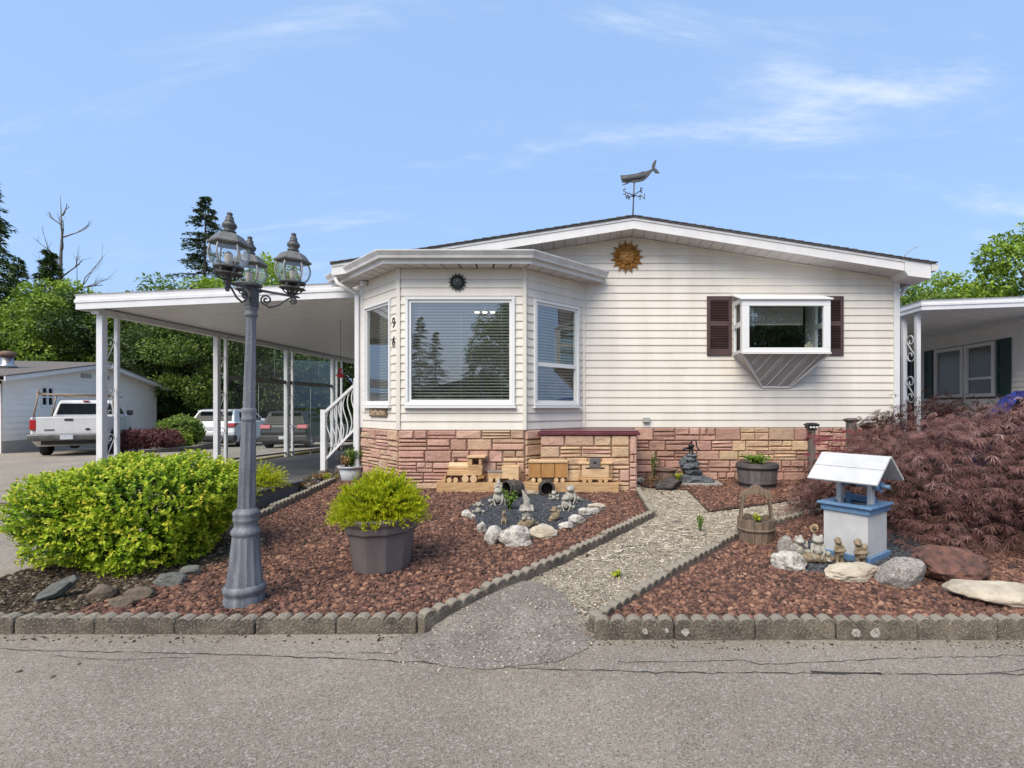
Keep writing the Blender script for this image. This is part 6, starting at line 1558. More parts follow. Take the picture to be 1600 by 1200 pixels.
for s in (-1, 1):
    MB().prism([(-0.19, 0.735), (0.19, 0.735), (0.0, 0.885)], (s*0.135-0.011, 0, 0), (0,1,0), (0,0,1), (0.022, 0, 0)).build('gable', MT['wellwhite'], well, local=True)
b = MB().bar((-0.1, 0.17, h_+0.03), (0.12, 0.14, h_+0.03), 0.03, 0.05); b.box(-0.11, -0.07, 0.05, 0.09, h_-0.1, h_+0.09); b.build('bucket_rest', MT['wellblue'], well, local=True)

# posts and solar lamps near the maple
sp = at(1268, 700, 7.9); sp.z = bed_z(0, 7.9)
sl = thing('solar_post_lamp', 'wooden post with a black solar cap lamp in front of the stone wall', 'post lamp', sp)
MB().box(sp.x-0.045, sp.x+0.045, sp.y-0.045, sp.y+0.045, sp.z-0.02, 1.10).build('post', MT['postwood'], sl, bevel=0.005)
MB().lathe([(0.075, 1.10), (0.085, 1.105), (0.085, 1.118)], (sp.x, sp.y, 0), 4, smooth=False, phase=0.5).build('collar', MT['black'], sl)
MB().lathe([(0.10, 1.122), (0.105, 1.16), (0.125, 1.168), (0.125, 1.18), (0.08, 1.205), (0.001, 1.21)], (sp.x, sp.y, 0), 4, smooth=False, phase=0.5).build('cap', MT['black'], sl)
b = MB()
for dx in (-0.045, 0.0, 0.045): b.box(sp.x+dx-0.016, sp.x+dx+0.016, sp.y-0.083, sp.y-0.079, 1.13, 1.155)
b.build('lens', MT['vinylwhite'], sl)
for (u, v, Y, lb, m) in ((1330, 654, 7.6, 'wooden post with a pointed wooden cap behind the maple branches', 'postwood'), (1355, 664, 8.0, 'dark capped post half hidden behind the maple', 'black')):
    q = at(u, v, Y); t = thing('garden_post', lb, 'post', (q.x, q.y, 0.2))
    MB().box(q.x-0.055, q.x+0.055, q.y-0.055, q.y+0.055, 0.2, q.z-0.06).build('post', MT['postwood'], t, bevel=0.005)
    MB().lathe([(0.08, q.z-0.058), (0.105, q.z-0.035), (0.12, q.z-0.02), (0.12, q.z-0.01), (0.06, q.z+0.008)], (q.x, q.y, 0), 4, smooth=False, phase=0.5).build('cap', MT[m], t)

# ------------------------------------------------------------------ weather vane
VB = Vector((RIDGE_X, 8.5, 4.478)); kv = FPX/8.5
vane = thing('weather_vane', 'grey whale weather vane with compass letters on the roof ridge', 'weather vane', VB)
vz = lambda v: EYE - (v-CY)/kv
vx = lambda u: (u-CX)/kv
XV = vx(990)
MB().tube([(XV-0.02, 8.5, 4.44), (XV+0.01, 8.5, vz(285))], 0.012, 8).build('pole', MT['lampiron'], vane)
MB().lathe([(0.001, -0.028), (0.02, -0.02), (0.03, 0), (0.02, 0.02), (0.001, 0.028)], (XV, 8.5, vz(305.5)), 12).build('hub', MT['black'], vane)
wh_ = [(969,274),(970,277.5),(972,285),(978,286),(983,285),(988,285),(991.5,287),(993,285),(1000,284),(1006,282),(1010,279),(1014,274.5),(1018,269),(1021,266.5),(1024,270.5),(1028,271.2),(1031,270.2),(1028.5,268),(1026,264.5),(1023,263),(1024,259),(1024.8,255),(1026,249),(1022,252),(1019,257),(1018.5,261),(1018,264.5),(1012,267),(1006.5,268.5),(1004,267.5),(1002,269),(996,271),(990,272),(980,273.5),(973,274)]
ol = [((u-990)/kv, -(v-286)/kv) for u, v in wh_]
wm_ = MB().prism(ol, (XV, 8.49, vz(286)), (1,0,0), (0,0,1), (0, 0.02, 0)).build('whale', MT['vane'], vane, bevel=0.004)
me = ball_mesh([(0.06,0,0.10,0.17,0.035,0.05,0,-0.12), (-0.10,0,0.075,0.12,0.04,0.055,0,-0.05)], 0.012, 'whale_body'); me.materials.append(MT['vane']); o = put('whale_body', me, wm_); o.matrix_parent_inverse = Matrix(); o.location = (XV+0.03-0.03, 8.5, vz(286)+0.0)
MB().bar((XV-0.19, 8.5, vz(289.3)), (XV-0.08, 8.5, vz(286)), 0.012, 0.012).build('jaw', MT['lampiron'], wm_)
cz = vz(305); 
for (ch_s, u, v, dy, sz) in (('S', 976, 300, -0.07, 0.105), ('N', 1003.5, 308, 0.07, 0.10), ('E', 1002, 297.5, 0.16, 0.085), ('W', 981, 308.5, -0.20, 0.085)):
    kk = FPX/(8.5+dy); q = Vector(((u-CX)/kk, 8.5+dy, EYE-(v-CY)/kk))
    MB().tube([(XV, 8.5, cz), (q.x*0.82+XV*0.18, 8.5+dy*0.85, q.z*0.85+cz*0.15)], 0.008, 6).build('arm', MT['lampiron'], vane)
    yaw_ = {'S': -0.35, 'N': -0.35, 'E': 0.75, 'W': 0.75}[ch_s]
    ux = Vector((math.cos(yaw_), math.sin(yaw_), 0)); nn_ = Vector((math.sin(yaw_), -math.cos(yaw_), 0))
    text_part(ch_s, sz*1.38, 0.006, 'letter', MT['lampiron'], basis(q, ux, Z, nn_), vane)
# ------------------------------------------------------------------ purple laceleaf maple on the right
def maple():
    c0 = Vector((4.35, 5.75, bed_z(0, 5.7)))
    root = thing('laceleaf_maple', 'big weeping purple laceleaf maple spreading over the right lava bed', 'tree', c0)
    g = np.random.default_rng(77)
    rx0, ry0, hz = 1.95, 1.52, 1.56
    b = MB()
    b.tube([c0 - Z*0.05, c0 + Vector((0.05, 0.05, 0.4)), c0 + Vector((-0.05, 0.0, 0.8))], [0.09, 0.075, 0.06], 8)
    P, D, RN, SC = [], [], [], []
    nb = 330
    for k in range(nb):
        a = g.uniform(0, 2*math.pi); lvl = g.uniform(0.0, 1.0)          # lvl: 1 at the crown, 0 at the skirt
        rr = (0.35 + 0.67*math.sqrt(max(0, 1-lvl**1.9)))*g.uniform(0.86, 1.06)
        zt = hz*(0.10 + 0.90*lvl)*g.uniform(0.94, 1.05)
        inner = k >= 250
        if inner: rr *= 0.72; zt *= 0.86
        if math.cos(a) < -0.5: zt *= 0.86
        hub = c0 + Vector((math.cos(a)*rx0*rr*0.12, math.sin(a)*ry0*rr*0.12, min(zt*0.8, 0.8)))
        elbow = c0 + Vector((math.cos(a)*rx0*rr*0.68, math.sin(a)*ry0*rr*0.68, zt - 0.03))
        tip = c0 + Vector((math.cos(a)*rx0*rr, math.sin(a)*ry0*rr, max(0.05, zt - g.uniform(0.16, 0.36))))
        if k % 2 == 0 and lvl < 0.6: b.tube([hub, hub.lerp(elbow, 0.6) - Z*0.06, elbow - Z*0.08, tip - Z*0.06], [0.014, 0.008, 0.004, 0.002], 4)
        side = Vector((-math.sin(a), math.cos(a), 0)); out = Vector((math.cos(a), math.sin(a), 0))
        m = int(g.integers(46, 66))
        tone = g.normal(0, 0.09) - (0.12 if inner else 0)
        for j in range(m):
            t = g.uniform(0.18, 1.0)
            q = elbow.lerp(tip, t) if g.uniform() < 0.75 else hub.lerp(elbow, g.uniform(0.55, 1.0))
            w = 0.30*(1 - 0.35*t)
            q = q + side*g.normal(0, w*0.62) + out*g.normal(0, 0.07) + Z*(g.normal(0, 0.03) - 0.10*abs(g.normal(0, 0.6)))
            P.append(q[:]); D.append((out*0.9 + side*g.normal(0, 0.55) - Z*g.uniform(0.25, 1.0))[:]); SC.append(g.uniform(0.75, 1.25))
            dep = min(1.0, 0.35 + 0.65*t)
            RN.append(0.25 + 0.30*dep + tone + g.normal(0, 0.12) + 0.10*lvl)  # shade inside the crown put into the colour of the inner leaves
    P, D, RN, SC = np.array(P), norm(np.array(D)), np.array(RN), np.array(SC)
    k = P[:, 2] > 0.12; P, D, RN, SC = P[k], D[k], RN[k], SC[k]
    n = len(P); lob = 7
    S = norm(np.cross(D, np.tile([0, 0, 1.0], (n, 1)) + g.normal(scale=0.25, size=(n, 3)))); N = np.cross(S, D)
    an = np.linspace(-1.25, 1.25, lob)[None, :] + g.normal(scale=0.14, size=(n, lob))
    LD = D[:, None, :]*np.cos(an)[..., None] + S[:, None, :]*np.sin(an)[..., None]
    LD = LD + g.normal(scale=0.16, size=LD.shape); LD[..., 2] -= 0.22
    ln = 0.098*SC[:, None]*(1 - 0.28*np.abs(an)/1.15)
    rn = np.clip(RN[:, None] + g.normal(scale=0.07, size=(n, lob)), 0, 1)
    PP = np.repeat(P[:, None, :], lob, 1).reshape(-1, 3)
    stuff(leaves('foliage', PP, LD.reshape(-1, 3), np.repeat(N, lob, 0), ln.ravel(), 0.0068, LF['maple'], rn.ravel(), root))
    b.build('branches', MT['bark'], root)
    # brighter crimson sprays low on the left side
    P, D = [], []
    for k in range(150):
        q = at(g.uniform(1262, 1350), g.uniform(668, 775), g.uniform(6.3, 7.1)); 
        if q.z > 0.25: P.append(q[:]); D.append((g.normal(-0.5, 0.4), g.normal(-0.3, 0.4), -0.7))
    P, D = np.array(P), norm(np.array(D)); n = len(P); S = norm(np.cross(D, [[0, 0, 1.0]])); N = np.cross(S, D)
    an = np.linspace(-1.1, 1.1, 7)[None, :] + g.normal(scale=0.1, size=(n, 7)); LD = D[:, None, :]*np.cos(an)[..., None] + S[:, None, :]*np.sin(an)[..., None]
    stuff(leaves('crimson_foliage', np.repeat(P[:, None, :], 7, 1).reshape(-1, 3), LD.reshape(-1, 3), np.repeat(N, 7, 0), 0.085, 0.012, LF['maplered'], g.uniform(size=n*7), root))
maple()

# ------------------------------------------------------------------ vehicles: local x forward from the rear bumper, y to the left
def wheel(parent, x, y, r, w, hub='alloy'):
    s = 1 if y > 0 else -1
    m = Matrix.Rotation(-s*math.pi/2, 3, 'X')
    t = MB().lathe([(r*0.62, -w/2), (r*0.93, -w/2), (r, -w/2+0.03), (r, w/2-0.03), (r*0.93, w/2), (r*0.66, w/2), (r*0.62, w/2-0.02)], (x, y, r), 24, mat=m, cap=False).build('wheel', MT['tyre'], parent, local=True)
    b = MB().lathe([(r*0.64, w/2-0.012), (r*0.60, w/2-0.05), (r*0.01, w/2-0.06)], (x, y, r), 20, mat=m, cap=False)
    b.build('rim', MT['plastic'] if hub == 'alloy' else MT[hub], t, local=False).matrix_parent_inverse = Matrix()
    b = MB(); c = Vector((x, y, r))
    for k in range(10):
        a = 2*math.pi*k/10; e = Vector((math.cos(a), 0, math.sin(a)))
        b.bar(c + e*r*0.10 + Vector((0, s*(w/2-0.02), 0)), c + e*r*0.60 + Vector((0, s*(w/2-0.012), 0)), r*0.10, 0.02, (0, 1, 0))
    b.lathe([(r*0.60, w/2-0.02), (r*0.65, w/2-0.004), (r*0.66, w/2-0.015)], c, 20, mat=m, cap=False); b.lathe([(r*0.13, w/2-0.03), (r*0.13, w/2-0.005), (0.002, w/2)], c, 10, mat=m)
    b.build('spokes', MT[hub], t).matrix_parent_inverse = Matrix()
def arch(xc, r, n=8):
    return [(xc + r*math.cos(math.pi - math.pi*i/n), max(0.0, r*math.sin(math.pi*i/n))) for i in range(n+1)]
def body_shell(name, low, W, paint, root, inset=0.05, dx=0.03, dz=0.03):
    """side outline widened to a rounded shell"""
    xs = [p[0] for p in low]; zs = [p[1] for p in low]; cx_, cz_ = (max(xs)+min(xs))/2, (max(zs)+min(zs))/2
    fx, fz = 1 - 2*dx/(max(xs)-min(xs)), 1 - 2*dz/(max(zs)-min(zs))
    ins = [(cx_ + (x-cx_)*fx, cz_ + (z-cz_)*fz) for x, z in low]
    ins2 = [(cx_ + (x-cx_)*(1-(1-fx)*0.35), cz_ + (z-cz_)*(1-(1-fz)*0.35)) for x, z in low]
    secs = [[(x, s, z) for x, z in o] for o, s in ((ins, -W/2), (ins2, -W/2+inset*0.4), (low, -W/2+inset*1.3), (low, W/2-inset*1.3), (ins2, W/2-inset*0.4), (ins, W/2))]
    return MB().loft(secs).build(name, MT[paint], root, local=True)
def cabin(name, side, wb, wr, zb, zr, paint, root, bevel=0.05):
    w = lambda z: wb + (wr-wb)*max(0, min(1, (z-zb)/(zr-zb)))
    secs = [[(x, s*w(z)/2, z) for x, z in side] for s in (-1, 1)]
    return MB().loft(secs).build(name, MT[paint], root, local=True, bevel=bevel, seg=2)
def side_glass(root, poly, wb, wr, zb, zr, parent):
    w = lambda z: wb + (wr-wb)*max(0, min(1, (z-zb)/(zr-zb)))
    for s in (-1, 1):
        MB().loft([[(x, s*(w(z)/2 - 0.01), z) for x, z in poly], [(x, s*(w(z)/2 + 0.004), z) for x, z in poly]]).build('window', MT['carglass'], parent, local=True).matrix_parent_inverse = Matrix()
def part(name, mb, m, root, bevel=0): return mb.build(name, MT[m], root, local=True, bevel=bevel)

def suv(name, label, loc, heading, paint, scale=1.0, wagon=True, tail='tail', group=None, dark_trim=True):
    t = thing(name, label, 'car', loc, heading, group); t.scale = (scale,)*3
    if wagon: L_, W, r, xr, xf = 4.32, 1.79, 0.345, 0.88, 3.52
    else: L_, W, r, xr, xf = 3.80, 1.66, 0.30, 0.62, 3.05
    zb, zr, zs = (1.06, 1.62, 0.24) if wagon else (0.98, 1.50, 0.20)
    low = [(0.03, 0.42), (0.10, zs+0.08)] + [(xr-r-0.07, zs)] + [(x, z+r*0.62) for x, z in arch(xr, r+0.065)][0:] + [(xf-r-0.07, zs)] + [(x, z+r*0.62) for x, z in arch(xf, r+0.065)] + [(xf+r+0.07, zs), (L_-0.08, zs+0.06), (L_, 0.50), (L_-0.02, 0.72), (L_-0.16, 0.86), (L_-0.95, zb-0.04), (2.9 if wagon else 2.55, zb+0.01), (0.35, zb+0.03), (0.10, zb), (0.05, 0.86), (0.0, 0.66)]
    low = [p for i, p in enumerate(low) if i == 0 or p != low[i-1]]
    bd = body_shell('body', low, W, paint, t)
    side = ([(0.14, zb-0.02), (0.52, zr-0.10), (0.62, zr-0.02), (1.4, zr), (2.2, zr-0.03), (2.62, zr-0.14), (3.30, zb-0.02)] if wagon else [(0.06, zb-0.02), (0.22, zr-0.10), (0.28, zr-0.02), (1.2, zr), (1.9, zr-0.03), (2.25, zr-0.13), (2.95, zb-0.02)])
    cb_ = cabin('cabin', side, W-0.10, W-0.50, zb, zr, paint, t)
    if wagon: gl = [[(0.72, zb+0.07), (0.92, zr-0.14), (1.35, zr-0.11), (1.35, zb+0.05)], [(1.40, zb+0.05), (1.40, zr-0.11), (2.0, zr-0.12), (2.06, zb+0.05)], [(2.12, zb+0.05), (2.06, zr-0.13), (2.45, zr-0.18), (2.98, zb+0.06)]]
    else: gl = [[(0.62, zb+0.09), (0.86, zr-0.15), (1.15, zr-0.12), (1.2, zb+0.06)], [(1.26, zb+0.05), (1.2, zr-0.12), (2.05, zr-0.15), (2.55, zb+0.06)]]
    for p in gl: side_glass(t, p, W-0.10, W-0.50, zb, zr, cb_)
    # rear screen, lamps, bumper, plate
    z0, z1 = zb+0.07, zr-0.13; x0 = side[0][0] + (side[1][0]-side[0][0])*(z0-zb)/(side[1][1]-zb) - 0.012; x1 = side[0][0] + (side[1][0]-side[0][0])*(z1-zb)/(side[1][1]-zb) - 0.012
    w0, w1 = (W-0.10)/2-0.13, (W-0.50)/2-0.02
    part('rear_screen', MB().add([(x0, -w0, z0), (x0, w0, z0), (x1, w1, z1), (x1, -w1, z1), (x0+0.03, -w0, z0), (x0+0.03, w0, z0), (x1+0.03, w1, z1), (x1+0.03, -w1, z1)], [(0,1,2,3),(0,4,5,1),(1,5,6,2),(2,6,7,3),(3,7,4,0)]), 'carglass', cb_).matrix_parent_inverse = Matrix()
    part('roof_spoiler', MB().obox((side[1][0]-0.06, 0, zr-0.055), (0.14, 0, 0.02), (0, (W-0.56)/2, 0), (0, 0, 0.012)), paint, t, 0.008)
    for s in (-1, 1):
        part('tail_lamp', MB().prism([(-0.012, zb-0.17), (0.02, zb-0.02), (0.42, zb+0.0), (0.30, zb-0.10), (0.10, zb-0.19)], (0, s*(W/2+0.006), 0), (1,0,0), (0,0,1), (0, -s*0.36, 0)), tail, t, 0.012)
        part('mirror', MB().obox((2.72 if wagon else 2.35, s*(W/2+0.06), zb+0.06), (0.06, 0, 0), (0, 0.09, 0), (0, 0, 0.06)), paint, t, 0.02)
        if wagon: part('roof_rail', MB().tube([(0.7, s*0.56, zr-0.01), (0.8, s*0.56, zr+0.035), (2.0, s*0.56, zr+0.03), (2.15, s*0.56, zr-0.03)], 0.014, 6), 'plastic', t)
        part('door_handle', MB().box(1.50, 1.66, s*(W/2-0.02)-0.012, s*(W/2-0.02)+0.022, zb-0.14, zb-0.11), paint, t)
        for xs_ in ((1.38, 2.09, 2.98) if wagon else (1.23, 2.5)):
            part('door_gap', MB().box(xs_-0.005, xs_+0.005, s*(W/2)-0.004, s*(W/2)+0.003, 0.36, zb-0.03), 'plastic', t)
        for xc in (xr, xf):
            pts_o = [(xc + (r+0.085)*math.cos(a), r*0.62 + (r+0.085)*math.sin(a)) for a in np.linspace(0.0, math.pi, 13)]
            pts_i = [(xc + (r+0.03)*math.cos(a), r*0.62 + (r+0.03)*math.sin(a)) for a in np.linspace(math.pi, 0.0, 13)]
            part('wheel_arch', MB().prism(pts_o + pts_i, (0, s*(W/2+0.008), 0), (1,0,0), (0,0,1), (0, -s*0.10, 0)), 'plastic' if dark_trim else paint, t)
        part('sill', MB().box(xr+r+0.08, xf-r-0.08, s*(W/2-0.02)-0.02, s*(W/2-0.02)+0.03, zs, zs+0.09), 'plastic', t)
    part('rear_bumper', MB().prism([(-0.03, 0.34), (-0.03, 0.50), (0.0, 0.56), (0.28, 0.54), (0.30, 0.30), (0.08, 0.26)], (0, -W/2-0.004, 0), (1,0,0), (0,0,1), (0, W+0.008, 0)), 'plastic', t, 0.02)
    part('number_plate', MB().box(-0.012 if not wagon else 0.005, 0.04, -0.16, 0.16, zb-0.30, zb-0.17) if wagon else MB().box(-0.045, -0.02, -0.16, 0.16, 0.40, 0.52), 'plate', t)
    part('lower_body', MB().box(0.2, L_-0.25, -W/2+0.18, W/2-0.18, 0.18, 0.5), 'plastic', t)
    for x in (xr, xf):
        for y in (-1, 1): wheel(t, x, y*(W/2-0.11), r, 0.20)
    return t

HD = lambda hx, hy: math.atan2(hy, hx)
sp_ = at(333, 700, 21.2)
suv('parked_car', 'white compact SUV with red tail lamps parked behind the carport', (-15.35, 21.1, drive_z(0, 22.5)), HD(-0.19, 0.98), 'carwhite', tail='tail', group='cars parked behind the carport')
suv('parked_car', 'dark charcoal hatchback with pinkish tail lamps parked right of the white SUV', (-11.85, 20.3, drive_z(0, 21.6)), HD(-0.20, 0.98), 'cargrey', scale=1.02, wagon=False, tail='tailpink', group='cars parked behind the carport')

def pickup(loc, heading):
    t = thing('pickup_truck', 'white pickup truck with a beige pipe ladder rack over its bed', 'truck', loc, heading)
    L_, W, r, xr, xf = 5.3, 1.98, 0.40, 1.15, 4.40
    zs = 0.46
    low = [(0.10, zs+0.06), (0.25, zs)] + [(x, z+r*0.72) for x, z in arch(xr, r+0.09)] + [(xf-r-0.10, zs)] + [(x, z+r*0.72) for x, z in arch(xf, r+0.09)] + [(L_-0.12, zs), (L_, 0.62), (L_-0.02, 1.02), (L_-0.22, 1.16), (L_-1.15, 1.22), (2.1, 1.20), (2.08, 0.80), (0.13, 0.80)]
    body_shell('body', low, W, 'truckwhite', t, dx=0.02)
    for s in (-1, 1): part('bed_side', MB().box(0.12, 2.09, s*(W/2-0.03)-0.05, s*(W/2-0.03)+0.025, 0.79, 1.20), 'truckwhite', t, 0.02)
    tg = part('tailgate', MB().box(0.06, 0.118, -W/2+0.16, W/2-0.16, 0.66, 1.20), 'truckwhite', t, 0.015)
    part('handle', MB().box(0.048, 0.058, -0.13, 0.10, 1.08, 1.15), 'plastic', tg, 0.004).matrix_parent_inverse = Matrix()
    part('badge', MB().box(0.052, 0.059, 0.36, 0.62, 0.79, 0.835), 'bumper', tg).matrix_parent_inverse = Matrix()
    part('badge', MB().lathe([(0.06, 0.0), (0.06, 0.012)], (0.06, -0.52, 0.82), 14, mat=Matrix.Rotation(-math.pi/2, 3, 'Y') @ Matrix.Diagonal((0.6, 1.25, 1))), 'plastic', tg).matrix_parent_inverse = Matrix()
    part('bed_floor', MB().box(0.13, 2.05, -W/2+0.1, W/2-0.1, 0.803, 0.83), 'plastic', t)
    for s in (-1, 1):
        part('tail_lamp', MB().box(0.055, 0.19, s*(W/2-0.075)-0.085, s*(W/2-0.075)+0.078, 0.82, 1.12), 'tail', t, 0.012)
        part('mirror', MB().obox((3.35, s*(W/2+0.16), 1.30), (0.07, 0, 0), (0, 0.10, 0), (0, 0, 0.10)), 'plastic', t, 0.03)
        part('door_handle', MB().box(2.55, 2.70, s*(W/2)-0.02, s*(W/2)+0.02, 1.06, 1.09), 'plastic', t)
        for x in (2.12, 2.42, 3.42): part('door_gap', MB().box(x-0.006, x+0.006, s*W/2-0.004, s*W/2+0.003, 0.52, 1.18), 'plastic', t)
    part('rear_bumper', MB().prism([(-0.10, 0.52), (-0.12, 0.60), (-0.12, 0.68), (-0.08, 0.70), (0.055, 0.70), (0.055, 0.50), (-0.02, 0.48)], (0, -W/2-0.02, 0), (1,0,0), (0,0,1), (0, W+0.04, 0)), 'bumper', t, 0.02)
    part('number_plate', MB().box(-0.135, -0.118, -0.17, 0.17, 0.53, 0.66), 'plate', t)
    zb, zr = 1.20, 1.74
    side = [(2.10, zb-0.03), (2.22, zr-0.08), (2.34, zr-0.01), (2.9, zr), (3.2, zr-0.05), (3.85, zb)]
    cb_ = cabin('cab', side, W-0.06, W-0.44, zb, zr, 'truckwhite', t)
    for p in ([(2.22, zb+0.05), (2.31, zr-0.10), (2.42, zr-0.09), (2.42, zb+0.05)], [(2.48, zb+0.05), (2.48, zr-0.09), (3.05, zr-0.11), (3.45, zb+0.06)]): side_glass(t, p, W-0.06, W-0.44, zb, zr, cb_)
    x0, x1 = 2.10 + 0.12*0.14 - 0.008, 2.10 + 0.12*0.86 - 0.008
    part('rear_screen', MB().add([(x0, -0.83, zb+0.06), (x0, 0.83, zb+0.06), (x1, 0.74, zr-0.12), (x1, -0.74, zr-0.12), (x0+.03, -0.83, zb+0.06), (x0+.03, 0.83, zb+0.06), (x1+.03, 0.74, zr-0.12), (x1+.03, -0.74, zr-0.12)], [(0,1,2,3),(0,4,5,1),(1,5,6,2),(2,6,7,3),(3,7,4,0)]), 'carglass', cb_).matrix_parent_inverse = Matrix()
    part('brake_lamp', MB().box(2.20, 2.27, -0.09, 0.09, zr-0.055, zr-0.02), 'tail', cb_).matrix_parent_inverse = Matrix()
    part('underbody', MB().box(0.2, L_-0.4, -W/2+0.25, W/2-0.25, 0.36, 0.62).lathe([(0.17, -0.06), (0.19, 0), (0.17, 0.06)], (xr, 0, 0.40), 12, mat=Matrix.Rotation(math.pi/2, 3, 'X')).tube([(xr, -0.8, 0.40), (xr, 0.8, 0.40)], 0.055, 8).tube([(0.05, -0.55, 0.40), (0.6, -0.55, 0.42)], 0.035, 8), 'plastic', t)
    for x in (xr, xf):
        for y in (-1, 1): wheel(t, x, y*(W/2-0.15), r, 0.26, 'bumper')
    # ladder rack
    b = MB()
    for x in (0.16, 1.98):
        for s in (-1, 1): b.tube([(x, s*0.92, 1.20), (x+0.04, s*0.80, 1.92)], 0.026, 6)
        b.tube([(x+0.04, -0.86, 1.88), (x+0.04, 0.86, 1.88)], 0.026, 6)
    for s in (-1, 1):
        b.tube([(0.10, s*0.80, 1.93), (3.9, s*0.80, 1.86)], 0.024, 6)
        b.tube([(0.2, s*0.80, 1.90), (0.2, s*0.80, 2.03)], 0.024, 6); b.tube([(3.0, s*0.80, 1.86), (3.0, s*0.80, 1.97)], 0.022, 6)
    b.tube([(3.0, -0.82, 1.86), (3.0, 0.82, 1.86)], 0.024, 6)
    b.build('ladder_rack', MT['rack'], t, local=True)
    return t
pickup((-15.28, 15.2, drive_z(0, 15.6)), HD(-0.55, 0.835)).scale = (0.95, 0.82, 0.98)

# nose of a blue car in the drive on the right
bc = thing('blue_car', 'blue car mostly hidden behind the purple maple at the right edge', 'car', (8.5, 10.1, 0.0), math.radians(-90))
W_, L_ = 1.8, 4.3
low = [(0.05, 0.35), (0.2, 0.22)] + [(x, z+0.2) for x, z in arch(0.85, 0.40)] + [(x, z+0.2) for x, z in arch(3.45, 0.40)] + [(L_-0.1, 0.25), (L_, 0.5), (L_-0.05, 0.8), (L_-1.0, 1.02), (0.3, 1.08), (0.0, 0.7)]
body_shell('body', low, W_, 'carblue', bc)
cb_ = cabin('cabin', [(0.15, 1.06), (0.55, 1.62), (0.8, 1.74), (1.7, 1.76), (2.1, 1.68), (3.15, 1.03)], W_-0.08, W_-0.45, 1.06, 1.74, 'carblue', bc)
for p in ([(0.75, 1.14), (0.95, 1.60), (1.5, 1.62), (1.55, 1.14)], [(1.62, 1.14), (1.58, 1.62), (2.05, 1.58), (2.75, 1.14)]): side_glass(bc, p, W_-0.08, W_-0.45, 1.06, 1.74, cb_)
part('windscreen', MB().add([(3.06, -0.74, 1.11), (3.06, 0.74, 1.11), (2.18, 0.60, 1.66), (2.18, -0.60, 1.66), (3.02, -0.74, 1.08), (3.02, 0.74, 1.08), (2.14, 0.60, 1.63), (2.14, -0.60, 1.63)], [(0,1,2,3),(0,4,5,1),(1,5,6,2),(2,6,7,3),(3,7,4,0)]), 'carglass', cb_).matrix_parent_inverse = Matrix()
for x in (0.85, 3.45):
    for y in (-1, 1): wheel(bc, x, y*(W_/2-0.11), 0.33, 0.2)
for s in (-1, 1):
    part('headlamp', MB().box(L_-0.22, L_-0.03, s*0.62-0.16, s*0.62+0.16, 0.62, 0.76), 'plate', bc, 0.02); part('mirror', MB().obox((2.7, s*(W_/2+0.05), 1.12), (0.06, 0, 0), (0, 0.09, 0), (0, 0, 0.06)), 'carblue', bc, 0.02)

# ------------------------------------------------------------------ neighbouring home on the left, gable end seen at a slant
NW = Vector((-18.9, 16.6, 0)); ND = Vector((-0.3, 0.954, 0)).normalized(); NN = Vector((ND.y, -ND.x, 0))
nh = thing('neighbour_home', 'cream sided home with low gable and grey roof behind the white pickup', 'house', NW)
gz = lambda s: -0.035*max(0, (NW + ND*s).y - 15)
tz_ = lambda s: 3.16 - 0.152*abs(s - 5.2)
z = 0.33; EX = 0.2
while z < 3.14:
    zt = z + EX; hb = min(5.1, (3.16-z)/0.152); ht = min(5.1, max(0.02, (3.16-zt)/0.152))
    if z < 2.38 : hb = 5.1
    if zt < 2.38: ht = 5.1
    sp = [(5.2-hb, 5.2+hb, 5.2-ht, 5.2+ht)]
    if 1.45 < z + 0.1 < 2.15: sp = [(5.2-hb, 1.86, 5.2-ht, 1.86), (2.52, 5.2+hb, 2.52, 5.2+ht)]
    for (a_, b_, c_, d_) in sp:
        if b_ - a_ < 0.05: continue
        p = lambda s, zz, d: NW + ND*s + NN*d + Z*zz
        MB().add([p(a_, z, 0), p(b_, z, 0), p(a_, z, 0.022), p(b_, z, 0.022), p(c_, zt, 0.004), p(d_, zt, 0.004)], [(0,1,3,2), (2,3,5,4)]).build('siding_board', MT['sidingwhite'], nh)
    z += EX
p = lambda s, zz, d: NW + ND*s + NN*d + Z*zz
b = MB(); b.add([p(0.1, -0.6, -0.01), p(10.3, -0.6, -0.01), p(10.3, 2.38, -0.01), p(5.2, 3.15, -0.01), p(0.1, 2.38, -0.01)], [(0,1,2,3,4)])
b.add([p(0.1, -0.6, -0.02), p(0.1, -0.6, -12), p(0.1, 2.2, -12), p(0.1, 2.2, -0.02)], [(0,1,2,3)]); b.add([p(10.3, -0.6, -0.02), p(10.3, -0.6, -12), p(10.3, 2.2, -12), p(10.3, 2.2, -0.02)], [(0,1,2,3)])
b.build('wall', MT['sidingwhite'], nh)
MB().add([p(0.1, -0.6, 0.012), p(10.3, -0.6, 0.012), p(10.3, 0.33, 0.012), p(0.1, 0.33, 0.012)], [(0,1,2,3)]).build('skirting', MT['skirtgrey'], nh)
